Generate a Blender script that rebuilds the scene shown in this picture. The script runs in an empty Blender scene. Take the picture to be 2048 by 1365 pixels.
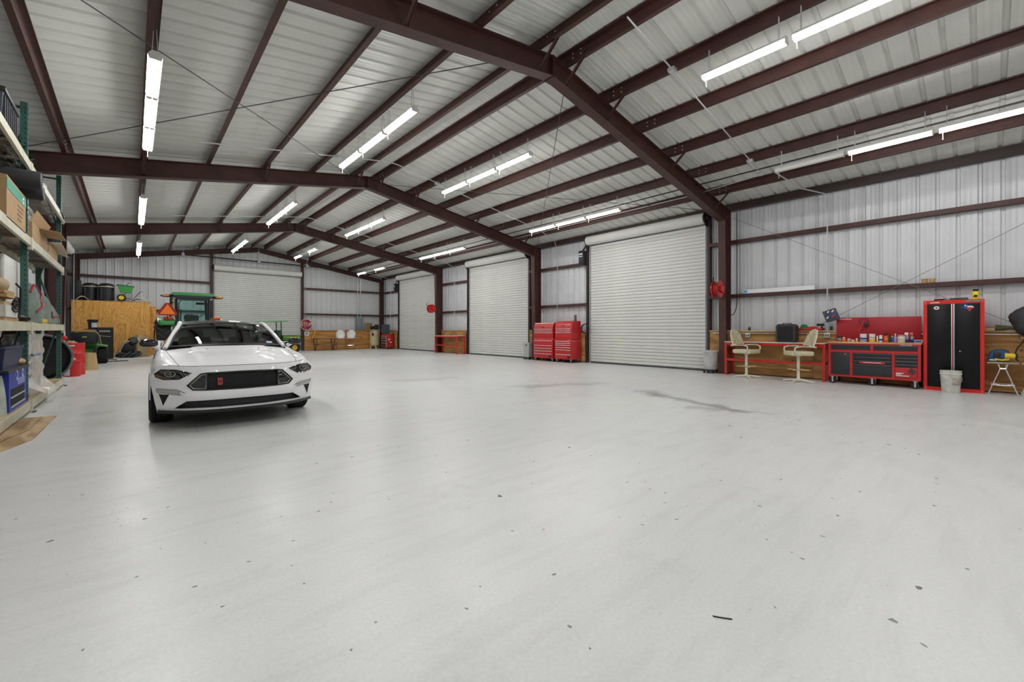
import bpy, bmesh, math, random
from mathutils import Matrix, Vector, Euler
random.seed(7)
SC = bpy.context.scene
COL = SC.collection
PI = math.pi
R = math.radians

# ---------------------------------------------------------------- camera, world, exposure
EYE = 1.25
FPX = 848.75
YAW = R(41.837)
cam_d = bpy.data.cameras.new('camera')
cam = bpy.data.objects.new('camera', cam_d)
COL.objects.link(cam)
cam.location = (0, 0, EYE)
cam.rotation_euler = (PI / 2, 0, -YAW)
cam_d.sensor_fit = 'HORIZONTAL'
cam_d.sensor_width = 36.0
cam_d.lens = 36.0 * FPX / 2048.0
cam_d.shift_y = -(682.5 - 660.4) / 2048.0
cam_d.clip_start = 0.05
cam_d.clip_end = 200
SC.camera = cam
world = bpy.data.worlds.new('world')
SC.world = world
world.use_nodes = True
world.node_tree.nodes['Background'].inputs[0].default_value = (0.75, 0.8, 0.9, 1)
world.node_tree.nodes['Background'].inputs[1].default_value = 0.15
SC.view_settings.view_transform = 'Standard'
SC.view_settings.look = 'None'
SC.view_settings.gamma = 1.0
SC.view_settings.use_curve_mapping = False
SC.view_settings.exposure = 0.0
LAMP = 43.0          # emission of the strip light lenses
SC.cycles.max_bounces = 7
SC.cycles.diffuse_bounces = 5
SC.cycles.adaptive_threshold = 0.1
SC.cycles.glossy_bounces = 3
SC.cycles.transparent_max_bounces = 12

# ---------------------------------------------------------------- building dimensions (metres)
WR = 13.04           # door plane of the right wall
WL = -2.15           # door plane of the left wall
XR = 5.37            # ridge
D0, BAY = 5.02, 7.65
YB = 27.88           # back wall
YF = D0 - 2 * BAY    # front wall, behind the camera
SL = 0.1667
ZP0 = 5.95           # underside of the purlins at the ridge
PUR = 0.20
def zp(x): return ZP0 - SL * abs(x - XR)
def zroof(x): return zp(x) + PUR
def zraf(x): return 5.59 - 0.1746 * abs(x - XR)

# ---------------------------------------------------------------- materials
MATS = {}
def mat(name, col, rough=0.5, metal=0.0, var=0.0, vscale=6.0, bump=0.0, bscale=60.0, coat=0.0, spec=0.5, emis=None, estr=0.0, trans=0.0, alpha=1.0):
    if name in MATS: return MATS[name]
    m = bpy.data.materials.new(name); m.use_nodes = True
    nt = m.node_tree; b = nt.nodes['Principled BSDF']
    b.inputs['Base Color'].default_value = (*col, 1)
    b.inputs['Roughness'].default_value = rough
    b.inputs['Metallic'].default_value = metal
    b.inputs['Specular IOR Level'].default_value = spec
    b.inputs['Coat Weight'].default_value = coat
    b.inputs['Transmission Weight'].default_value = trans
    b.inputs['Alpha'].default_value = alpha
    if emis:
        b.inputs['Emission Color'].default_value = (*emis, 1)
        b.inputs['Emission Strength'].default_value = estr
    if var or bump:
        tc = nt.nodes.new('ShaderNodeTexCoord')
    if var:
        n = nt.nodes.new('ShaderNodeTexNoise'); n.inputs['Scale'].default_value = vscale; n.inputs['Detail'].default_value = 2.5
        nt.links.new(tc.outputs['Object'], n.inputs['Vector'])
        r = nt.nodes.new('ShaderNodeValToRGB')
        r.color_ramp.elements[0].position = 0.3; r.color_ramp.elements[1].position = 0.7
        r.color_ramp.elements[0].color = (*[max(0, c * (1 - var)) for c in col], 1)
        r.color_ramp.elements[1].color = (*[min(1, c * (1 + var * 0.6)) for c in col], 1)
        nt.links.new(n.outputs['Fac'], r.inputs['Fac']); nt.links.new(r.outputs['Color'], b.inputs['Base Color'])
    if bump:
        n2 = nt.nodes.new('ShaderNodeTexNoise'); n2.inputs['Scale'].default_value = bscale; n2.inputs['Detail'].default_value = 3
        nt.links.new(tc.outputs['Object'], n2.inputs['Vector'])
        bp = nt.nodes.new('ShaderNodeBump'); bp.inputs['Strength'].default_value = bump; bp.inputs['Distance'].default_value = 0.01
        nt.links.new(n2.outputs['Fac'], bp.inputs['Height']); nt.links.new(bp.outputs['Normal'], b.inputs['Normal'])
    MATS[name] = m
    return m

def wood(name, c1, c2, sc=(1, 1, 0.12), wscale=9.0, dist=5.0, rough=0.6):
    """board with cathedral grain running along the axis that is squeezed in sc; each object gets its own patch of grain"""
    if name in MATS: return MATS[name]
    m = bpy.data.materials.new(name); m.use_nodes = True
    nt = m.node_tree; L = nt.links; b = nt.nodes['Principled BSDF']
    b.inputs['Roughness'].default_value = rough; b.inputs['Specular IOR Level'].default_value = 0.3
    tc = nt.nodes.new('ShaderNodeTexCoord'); oi = nt.nodes.new('ShaderNodeObjectInfo')
    add = nt.nodes.new('ShaderNodeVectorMath'); add.operation = 'ADD'
    mul = nt.nodes.new('ShaderNodeMath'); mul.operation = 'MULTIPLY'; mul.inputs[1].default_value = 37.0
    L.new(oi.outputs['Random'], mul.inputs[0]); L.new(tc.outputs['Object'], add.inputs[0]); L.new(mul.outputs[0], add.inputs[1])
    mp = nt.nodes.new('ShaderNodeMapping'); mp.inputs['Scale'].default_value = sc
    L.new(add.outputs[0], mp.inputs['Vector'])
    n = nt.nodes.new('ShaderNodeTexNoise'); n.inputs['Scale'].default_value = 1.6; n.inputs['Detail'].default_value = 2.5; n.inputs['Distortion'].default_value = 0.6
    L.new(mp.outputs[0], n.inputs['Vector'])
    k = nt.nodes.new('ShaderNodeMath'); k.operation = 'MULTIPLY'; k.inputs[1].default_value = wscale * dist
    L.new(n.outputs['Fac'], k.inputs[0])
    s = nt.nodes.new('ShaderNodeMath'); s.operation = 'SINE'; L.new(k.outputs[0], s.inputs[0])
    n2 = nt.nodes.new('ShaderNodeTexNoise'); n2.inputs['Scale'].default_value = 40; n2.inputs['Detail'].default_value = 4
    L.new(mp.outputs[0], n2.inputs['Vector'])
    mx = nt.nodes.new('ShaderNodeMath'); mx.operation = 'MULTIPLY_ADD'; mx.inputs[1].default_value = 0.3; mx.inputs[2].default_value = 0.35
    L.new(s.outputs[0], mx.inputs[0])
    ad2 = nt.nodes.new('ShaderNodeMath'); ad2.operation = 'MULTIPLY_ADD'; ad2.inputs[1].default_value = 0.5; L.new(n2.outputs['Fac'], ad2.inputs[0]); L.new(mx.outputs[0], ad2.inputs[2])
    r = nt.nodes.new('ShaderNodeValToRGB')
    r.color_ramp.elements[0].position = 0.25; r.color_ramp.elements[1].position = 0.85
    r.color_ramp.elements[0].color = (*c1, 1); r.color_ramp.elements[1].color = (*c2, 1)
    L.new(ad2.outputs[0], r.inputs['Fac'])
    # knots
    v = nt.nodes.new('ShaderNodeTexVoronoi'); v.inputs['Scale'].default_value = 2.6; L.new(add.outputs[0], v.inputs['Vector'])
    kr = nt.nodes.new('ShaderNodeValToRGB'); kr.color_ramp.elements[0].position = 0.03; kr.color_ramp.elements[1].position = 0.09
    kr.color_ramp.elements[0].color = (0.25, 0.2, 0.16, 1); kr.color_ramp.elements[1].color = (1, 1, 1, 1)
    L.new(v.outputs['Distance'], kr.inputs['Fac'])
    mm = nt.nodes.new('ShaderNodeMix'); mm.data_type = 'RGBA'; mm.blend_type = 'MULTIPLY'; mm.inputs['Factor'].default_value = 0.9
    L.new(r.outputs['Color'], mm.inputs['A']); L.new(kr.outputs['Color'], mm.inputs['B']); L.new(mm.outputs['Result'], b.inputs['Base Color'])
    MATS[name] = m
    return m

def glass(name, tint, rough=0.02, dens=1.0):
    if name in MATS: return MATS[name]
    m = bpy.data.materials.new(name); m.use_nodes = True
    nt = m.node_tree; L = nt.links
    nt.nodes.remove(nt.nodes['Principled BSDF']); out = nt.nodes['Material Output']
    t = nt.nodes.new('ShaderNodeBsdfTransparent'); t.inputs[0].default_value = (*tint, 1)
    g = nt.nodes.new('ShaderNodeBsdfGlossy'); g.inputs['Roughness'].default_value = rough
    fr = nt.nodes.new('ShaderNodeFresnel'); fr.inputs['IOR'].default_value = 1.5
    mx = nt.nodes.new('ShaderNodeMixShader')
    L.new(fr.outputs[0], mx.inputs[0]); L.new(t.outputs[0], mx.inputs[1]); L.new(g.outputs[0], mx.inputs[2]); L.new(mx.outputs[0], out.inputs[0])
    MATS[name] = m
    return m

STEEL = mat('red_oxide_steel', (0.062, 0.021, 0.016), 0.55, 0, 0.25, 3.0)
STEEL_D = mat('dark_steel', (0.03, 0.012, 0.01), 0.55)
PANEL = mat('white_wall_panel', (0.62, 0.625, 0.645), 0.35, 0, 0.05, 2.0)
ROOFP = mat('roof_panel', (0.66, 0.67, 0.63), 0.4, 0, 0.06, 1.5)
SLAT = mat('door_slat', (0.635, 0.64, 0.61), 0.45, 0, 0.05, 1.2)
GALV = mat('galvanised', (0.50, 0.53, 0.58), 0.45, 0.25, 0.12, 8.0)
CONDUIT = mat('conduit', (0.55, 0.56, 0.56), 0.35, 0.5)
BLACK = mat('black_plastic', (0.012, 0.012, 0.013), 0.45)
RUBBER = mat('rubber', (0.016, 0.016, 0.017), 0.8, 0, 0.3, 20)
WHITE = mat('white_enamel', (0.75, 0.75, 0.73), 0.35)
CHROME = mat('chrome', (0.7, 0.7, 0.7), 0.15, 1.0)
REDP = mat('red_paint', (0.50, 0.008, 0.012), 0.35, 0, 0, 1, coat=0.3)
PLY = wood('plywood_orange', (0.30, 0.125, 0.028), (0.52, 0.25, 0.068), (1.3, 1.3, 0.22), 9, 5)
PLYH = wood('plywood_lying', (0.27, 0.13, 0.04), (0.46, 0.26, 0.09), (1.3, 0.2, 1.3), 9, 5)
PINE = wood('pine_board', (0.40, 0.24, 0.10), (0.62, 0.42, 0.20), (2, 0.15, 2), 6, 4)
LENS = mat('lit_lens', (0.9, 0.9, 0.9), 0.5, emis=(1.0, 0.995, 0.985), estr=LAMP)
LENSOFF = mat('unlit_lens', (0.72, 0.72, 0.68), 0.5)

def floor_mat():
    m = bpy.data.materials.new('concrete'); m.use_nodes = True
    nt = m.node_tree; L = nt.links; b = nt.nodes['Principled BSDF']; N = nt.nodes.new
    geo = N('ShaderNodeNewGeometry')
    def noise(scale, det, vec=None, dist=0.0, ro=0.55):
        n = N('ShaderNodeTexNoise'); n.inputs['Scale'].default_value = scale; n.inputs['Detail'].default_value = det; n.inputs['Distortion'].default_value = dist; n.inputs['Roughness'].default_value = ro
        L.new(vec or geo.outputs['Position'], n.inputs['Vector']); return n.outputs['Fac']
    def ramp(fac, p0, c0, p1, c1):
        r = N('ShaderNodeValToRGB'); r.color_ramp.elements[0].position = p0; r.color_ramp.elements[1].position = p1
        r.color_ramp.elements[0].color = (*c0, 1); r.color_ramp.elements[1].color = (*c1, 1); L.new(fac, r.inputs['Fac']); return r.outputs['Color']
    def mulc(a, bb, f=1.0):
        x = N('ShaderNodeMix'); x.data_type = 'RGBA'; x.blend_type = 'MULTIPLY'; x.inputs['Factor'].default_value = f
        L.new(a, x.inputs['A']); L.new(bb, x.inputs['B']); return x.outputs['Result']
    base = ramp(noise(0.35, 3, None), 0.3, (0.665, 0.67, 0.665), 0.7, (0.73, 0.735, 0.715))
    mp = N('ShaderNodeMapping'); mp.inputs['Scale'].default_value = (0.7, 4.5, 1); mp.inputs['Rotation'].default_value = (0, 0, 0.72); L.new(geo.outputs['Position'], mp.inputs['Vector'])
    streak = ramp(noise(1.6, 5, mp.outputs[0], 0.0, 0.65), 0.32, (0.925, 0.925, 0.93), 0.52, (1, 1, 1))
    c = mulc(base, streak)
    cloud = ramp(noise(1.3, 6, None, 0.0, 0.7), 0.24, (0.86, 0.86, 0.865), 0.42, (1, 1, 1))
    c = mulc(c, cloud)
    fine = ramp(noise(55, 2), 0.25, (0.93, 0.93, 0.93), 0.75, (1.03, 1.03, 1.03))
    c = mulc(c, fine)
    # scattered dark chips and specks
    nn = N('ShaderNodeTexNoise'); nn.inputs['Scale'].default_value = 18; nn.inputs['Detail'].default_value = 1; L.new(geo.outputs['Position'], nn.inputs['Vector'])
    for sc, lim, keep, dark in ((4.0, 0.075, 0.2, 0.06), (1.3, 0.035, 0.2, 0.06), (10.0, 0.11, 0.35, 0.15)):
        v = N('ShaderNodeTexVoronoi'); v.inputs['Scale'].default_value = sc
        wv = N('ShaderNodeVectorMath'); wv.operation = 'MULTIPLY_ADD'
        wv.inputs[1].default_value = (0.05, 0.05, 0); L.new(nn.outputs['Color'], wv.inputs[0]); L.new(geo.outputs['Position'], wv.inputs[2])
        L.new(wv.outputs[0], v.inputs['Vector'])
        sep = N('ShaderNodeSeparateColor'); L.new(v.outputs['Color'], sep.inputs[0])
        gt = N('ShaderNodeMath'); gt.operation = 'GREATER_THAN'; gt.inputs[1].default_value = keep; L.new(sep.outputs[0], gt.inputs[0])
        sz = N('ShaderNodeMath'); sz.operation = 'MULTIPLY'; sz.inputs[1].default_value = lim; L.new(sep.outputs[1], sz.inputs[0])
        lt = N('ShaderNodeMath'); lt.operation = 'LESS_THAN'; L.new(v.outputs['Distance'], lt.inputs[0]); L.new(sz.outputs[0], lt.inputs[1])
        an = N('ShaderNodeMath'); an.operation = 'MULTIPLY'; L.new(gt.outputs[0], an.inputs[0]); L.new(lt.outputs[0], an.inputs[1])
        mk = N('ShaderNodeMix'); mk.data_type = 'RGBA'; mk.inputs['B'].default_value = (dark, dark, dark * 0.97, 1)
        f2 = N('ShaderNodeMath'); f2.operation = 'MULTIPLY'; f2.inputs[1].default_value = 0.85; L.new(an.outputs[0], f2.inputs[0])
        L.new(f2.outputs[0], mk.inputs['Factor']); L.new(c, mk.inputs['A']); c = mk.outputs['Result']
    # old fluid stains, each with its own outline
    wn = N('ShaderNodeTexNoise'); wn.inputs['Scale'].default_value = 1.8; wn.inputs['Detail'].default_value = 5; L.new(geo.outputs['Position'], wn.inputs['Vector'])
    for (x0, y0, x1, y1, rad, amt) in STAINS:
        sub = N('ShaderNodeVectorMath'); sub.operation = 'SUBTRACT'; sub.inputs[1].default_value = (x0, y0, 0)
        wob = N('ShaderNodeVectorMath'); wob.operation = 'MULTIPLY_ADD'; wob.inputs[1].default_value = (0.9, 0.9, 0); L.new(wn.outputs['Color'], wob.inputs[0])
        off = N('ShaderNodeVectorMath'); off.operation = 'SUBTRACT'; off.inputs[1].default_value = (0.45, 0.45, 0); L.new(geo.outputs['Position'], off.inputs[0])
        L.new(off.outputs[0], wob.inputs[2]); L.new(wob.outputs[0], sub.inputs[0])
        dx, dy = x1 - x0, y1 - y0; ll = dx * dx + dy * dy
        dt = N('ShaderNodeVectorMath'); dt.operation = 'DOT_PRODUCT'; dt.inputs[1].default_value = (dx / ll, dy / ll, 0); L.new(sub.outputs[0], dt.inputs[0])
        cl = N('ShaderNodeClamp'); L.new(dt.outputs['Value'], cl.inputs[0])
        sc2 = N('ShaderNodeVectorMath'); sc2.operation = 'SCALE'; sc2.inputs[0].default_value = (dx, dy, 0); L.new(cl.outputs[0], sc2.inputs['Scale'])
        ds = N('ShaderNodeVectorMath'); ds.operation = 'DISTANCE'; L.new(sub.outputs[0], ds.inputs[0]); L.new(sc2.outputs[0], ds.inputs[1])
        mr = N('ShaderNodeMapRange'); mr.inputs['From Min'].default_value = rad; mr.inputs['From Max'].default_value = rad * 0.35; mr.inputs['To Max'].default_value = amt; L.new(ds.outputs['Value'], mr.inputs['Value'])
        mk = N('ShaderNodeMix'); mk.data_type = 'RGBA'; mk.inputs['B'].default_value = (0.22, 0.20, 0.20, 1)
        L.new(mr.outputs[0], mk.inputs['Factor']); L.new(c, mk.inputs['A']); c = mk.outputs['Result']
    L.new(c, b.inputs['Base Color'])
    b.inputs['Specular IOR Level'].default_value = 0.45
    rr = N('ShaderNodeMapRange'); rr.inputs['To Min'].default_value = 0.22; rr.inputs['To Max'].default_value = 0.46; L.new(noise(2.2, 2), rr.inputs['Value'])
    L.new(rr.outputs[0], b.inputs['Roughness'])
    bp = N('ShaderNodeBump'); bp.inputs['Strength'].default_value = 0.06; bp.inputs['Distance'].default_value = 0.01; L.new(noise(30, 2), bp.inputs['Height']); L.new(bp.outputs[0], b.inputs['Normal'])
    return m
STAINS = [(7.65, 4.35, 6.9, 2.55, 0.22, 0.6), (7.75, 4.6, 7.6, 4.2, 0.35, 0.5), (6.2, 6.9, 8.2, 6.1, 0.22, 0.3), (4.9, 9.6, 6.2, 9.3, 0.3, 0.25), (6.6, 3.2, 7.0, 2.2, 0.12, 0.35)]

# ---------------------------------------------------------------- mesh helpers
class MB:
    def __init__(s): s.bm = bmesh.new()
    def box(s, c, d, rot=None, bev=0.0, seg=2):
        M = Matrix.Translation(c)
        if rot is not None: M = M @ Euler(rot).to_matrix().to_4x4()
        M = M @ Matrix.Diagonal((d[0], d[1], d[2], 1))
        g = bmesh.ops.create_cube(s.bm, size=1, matrix=M)
        if bev > 0:
            ed = list({e for v in g['verts'] for e in v.link_edges})
            bmesh.ops.bevel(s.bm, geom=ed, offset=bev, segments=seg, affect='EDGES', profile=0.5, clamp_overlap=True)
        return s
    def bx(s, x0, x1, y0, y1, z0, z1, bev=0.0):
        return s.box(((x0 + x1) / 2, (y0 + y1) / 2, (z0 + z1) / 2), (abs(x1 - x0), abs(y1 - y0), abs(z1 - z0)), None, bev)
    def cyl(s, p0, p1, r, r2=None, n=14, cap=True):
        return s.tube([p0, p1], [r, r if r2 is None else r2], n, cap)
    def tube(s, pts, r, n=8, cap=True, closed=False):
        pts = [Vector(p) for p in pts]; k = len(pts)
        rr = r if isinstance(r, (list, tuple)) else [r] * k
        rings = []; prev = None
        for i, p in enumerate(pts):
            if closed: t = (pts[(i + 1) % k] - pts[i - 1])
            elif i == 0: t = pts[1] - p
            elif i == k - 1: t = p - pts[i - 1]
            else: t = (pts[i + 1] - p).normalized() + (p - pts[i - 1]).normalized()
            t.normalize()
            if prev is None:
                a = Vector((0, 0, 1)) if abs(t.z) < 0.9 else Vector((1, 0, 0))
                u = t.cross(a).normalized()
            else:
                u = (prev - t * prev.dot(t)).normalized()
            prev = u; w = t.cross(u)
            rings.append([s.bm.verts.new(p + (u * math.cos(2 * PI * j / n) + w * math.sin(2 * PI * j / n)) * rr[i]) for j in range(n)])
        for i in range(k if closed else k - 1):
            a, b = rings[i], rings[(i + 1) % k]
            for j in range(n): s.bm.faces.new((a[j], a[(j + 1) % n], b[(j + 1) % n], b[j]))
        if cap and not closed:
            s.bm.faces.new(rings[0][::-1]); s.bm.faces.new(rings[-1])
        return s
    def lathe(s, prof, n=24, M=None, cap=True):
        M = M or Matrix.Identity(4); rings = []
        for r, z in prof:
            rings.append([s.bm.verts.new(M @ Vector((r * math.cos(2 * PI * j / n), r * math.sin(2 * PI * j / n), z))) for j in range(n)])
        for a, b in zip(rings, rings[1:]):
            for j in range(n): s.bm.faces.new((a[j], a[(j + 1) % n], b[(j + 1) % n], b[j]))
        if cap:
            if prof[0][0] > 1e-5: s.bm.faces.new(rings[0][::-1])
            if prof[-1][0] > 1e-5: s.bm.faces.new(rings[-1])
        return s
    def ext(s, poly, plane, a, b):
        """prism: poly in the plane 'xy' / 'xz' / 'yz', extruded from a to b along the third axis"""
        def P(u, v, w): return {'xy': (u, v, w), 'xz': (u, w, v), 'yz': (w, u, v)}[plane]
        A = [s.bm.verts.new(P(u, v, a)) for u, v in poly]; B = [s.bm.verts.new(P(u, v, b)) for u, v in poly]
        n = len(poly)
        for i in range(n): s.bm.faces.new((A[i], A[(i + 1) % n], B[(i + 1) % n], B[i]))
        s.bm.faces.new(A[::-1]); s.bm.faces.new(B)
        return s
    def sheet(s, prof, plane, a, b):
        """open profile swept from a to b (no caps)"""
        def P(u, v, w): return {'xy': (u, v, w), 'xz': (u, w, v), 'yz': (w, u, v)}[plane]
        A = [s.bm.verts.new(P(u, v, a)) for u, v in prof]; B = [s.bm.verts.new(P(u, v, b)) for u, v in prof]
        for i in range(len(prof) - 1): s.bm.faces.new((A[i], A[i + 1], B[i + 1], B[i]))
        return s
    def sph(s, c, r, n=12, m=8):
        r = r if isinstance(r, (list, tuple)) else (r, r, r)
        bmesh.ops.create_uvsphere(s.bm, u_segments=n, v_segments=m, radius=1, matrix=Matrix.Translation(c) @ Matrix.Diagonal((*r, 1)))
        return s
    def grid(s, fn, nu, nv, closed_u=False):
        V = [[s.bm.verts.new(fn(i / (nu if closed_u else nu), j / nv)) for j in range(nv + 1)] for i in range(nu + (0 if closed_u else 1))]
        k = len(V)
        for i in range(nu):
            for j in range(nv): s.bm.faces.new((V[i][j], V[(i + 1) % k][j], V[(i + 1) % k][j + 1], V[i][j + 1]))
        return s
    def xf(s, M):
        bmesh.ops.transform(s.bm, matrix=M, verts=s.bm.verts[:]); return s
    def mesh(s, name, angle=35, thick=0.0):
        bm = s.bm
        if thick:
            bmesh.ops.recalc_face_normals(bm, faces=bm.faces[:])
            bmesh.ops.solidify(bm, geom=bm.faces[:], thickness=thick)
        bmesh.ops.recalc_face_normals(bm, faces=bm.faces[:])
        me = bpy.data.meshes.new(name); bm.to_mesh(me); bm.free()
        for p in me.polygons: p.use_smooth = True
        me.set_sharp_from_angle(angle=R(angle))
        return me
    def build(s, name, m, parent=None, loc=(0, 0, 0), rot=(0, 0, 0), angle=35, thick=0.0):
        return link(name, s.mesh(name, angle, thick), m, parent, loc, rot)

def link(name, me, m, parent=None, loc=(0, 0, 0), rot=(0, 0, 0)):
    if m is not None and not me.materials: me.materials.append(m)
    o = bpy.data.objects.new(name, me); COL.objects.link(o)
    o.location = loc; o.rotation_euler = rot
    if parent is not None: o.parent = parent
    return o
def tag(o, label, cat, group=None, kind=None):
    o['label'] = label; o['category'] = cat
    if group: o['group'] = group
    if kind: o['kind'] = kind
    return o
def thing(name, label, cat, loc=(0, 0, 0), rz=0.0, group=None):
    o = bpy.data.objects.new(name, None); COL.objects.link(o)
    o.location = loc; o.rotation_euler = (0, 0, rz); o.empty_display_size = 0.1
    return tag(o, label, cat, group)
def struct(name):
    o = bpy.data.objects.new(name, None); COL.objects.link(o); o['kind'] = 'structure'; return o
def dup(root, loc, rz, label=None, group=None):
    r = root.copy(); COL.objects.link(r); r.location = loc; r.rotation_euler = (0, 0, rz)
    if label: r['label'] = label
    if group: r['group'] = group
    for ch in list(root.children):
        c = ch.copy(); COL.objects.link(c); c.parent = r
        for g in ch.children:
            d = g.copy(); COL.objects.link(d); d.parent = c
    return r
def text(s, size, m, parent, loc, rot=(PI / 2, 0, 0), align='CENTER', ext=0.001, sx=1.0, name='lettering', shear=0.0):
    cu = bpy.data.curves.new('t', 'FONT'); cu.body = s; cu.size = size; cu.align_x = align; cu.align_y = 'CENTER'; cu.extrude = ext; cu.shear = shear
    cu.resolution_u = 3
    to = bpy.data.objects.new('t', cu); COL.objects.link(to)
    dg = bpy.context.evaluated_depsgraph_get()
    me = bpy.data.meshes.new_from_object(to.evaluated_get(dg)); me.name = name
    bpy.data.objects.remove(to); me.materials.clear()
    o = link(name, me, m, parent, loc, rot); o.scale = (sx, 1, 1)
    return o

# ================================================================ FLOOR
fl = MB().bx(WL - 0.6, WR + 0.6, YF - 0.3, YB + 0.3, -0.2, 0.0).build('floor', floor_mat()); fl['kind'] = 'structure'

# ================================================================ ROOF: panels, purlins
ceiling = struct('ceiling')
def rib_profile(w, d=0.035, first=0.0):
    """ribbed sheet over a width w: three deep ribs to the outside (+), small swages between"""
    n = max(1, int(round(w / 0.305))); p = []; st = w / n
    for i in range(n):
        u = i * st
        p += [(u + 0.0, 0), (u + 0.012, d), (u + 0.05, d), (u + 0.075, 0)]
        for q in (0.14, 0.215):
            if u + q + 0.03 < u + st: p += [(u + q, 0), (u + q + 0.008, 0.0035), (u + q + 0.022, 0.0035), (u + q + 0.03, 0)]
    p += [(w - 0.004, 0), (w, d * 0.7)]
    return p
PW = 0.9144
def roof_sheet(side):
    x1 = WR + 0.15 if side > 0 else WL - 0.15
    prof = rib_profile(PW)
    m = MB(); A = []; B = []
    for u, v in prof:
        A.append(m.bm.verts.new((XR, u, zroof(XR) + v))); B.append(m.bm.verts.new((x1, u, zroof(x1) + v)))
    for i in range(len(prof) - 1): m.bm.faces.new((A[i], A[i + 1], B[i + 1], B[i]))
    me = m.mesh('roof_panel'); me.materials.append(ROOFP); return me
for side in (1, -1):
    me = roof_sheet(side)
    for i in range(int(math.ceil((YB - YF) / PW))):
        link('panel', me, None, ceiling, (0, YF + i * PW, 0))
MB().ext([(XR - 0.25, zroof(XR) - 0.04), (XR, zroof(XR) + 0.005), (XR + 0.25, zroof(XR) - 0.04), (XR + 0.25, zroof(XR) + 0.05), (XR, zroof(XR) + 0.1), (XR - 0.25, zroof(XR) + 0.05)], 'xz', YF, YB).build('ridge_cap', ROOFP, ceiling)
# Z purlins
OFFS = [0.32 + 1.21 * i for i in range(6)]
def zee(side, t=0.006, fw=0.075):
    # web vertical, lower flange points to the eave, upper flange to the ridge
    return [(0, 0), (fw, 0), (fw, 0.02), (fw - t, 0.02), (fw - t, t), (t, t), (t, PUR), (t - fw, PUR), (t - fw, PUR - 0.02), (2 * t - fw, PUR - 0.02), (2 * t - fw, PUR - t), (0, PUR - t)]
PX = {}
for side in (1, -1):
    me = MB().ext([(side * u, v) for u, v in zee(side)], 'xz', YF + 0.02, YB - 0.02).mesh('purlin'); me.materials.append(STEEL)
    for i, o in enumerate(OFFS):
        x = XR + side * o; PX[(side, i)] = x
        link('purlin', me, None, ceiling, (x, 0, zp(x)))
    xe = WR - 0.16 if side > 0 else WL + 0.16
    me = MB().ext([(side * u, v) for u, v in [(-0.03, 0), (0.16, 0), (0.16, 0.012), (-0.018, 0.012), (-0.018, 0.16), (0.10, 0.16), (0.10, 0.172), (-0.03, 0.172)]], 'xz', YF + 0.02, YB - 0.02).mesh('eave_strut'); me.materials.append(STEEL_D)
    link('eave_strut', me, None, ceiling, (xe, 0, 4.70))

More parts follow.
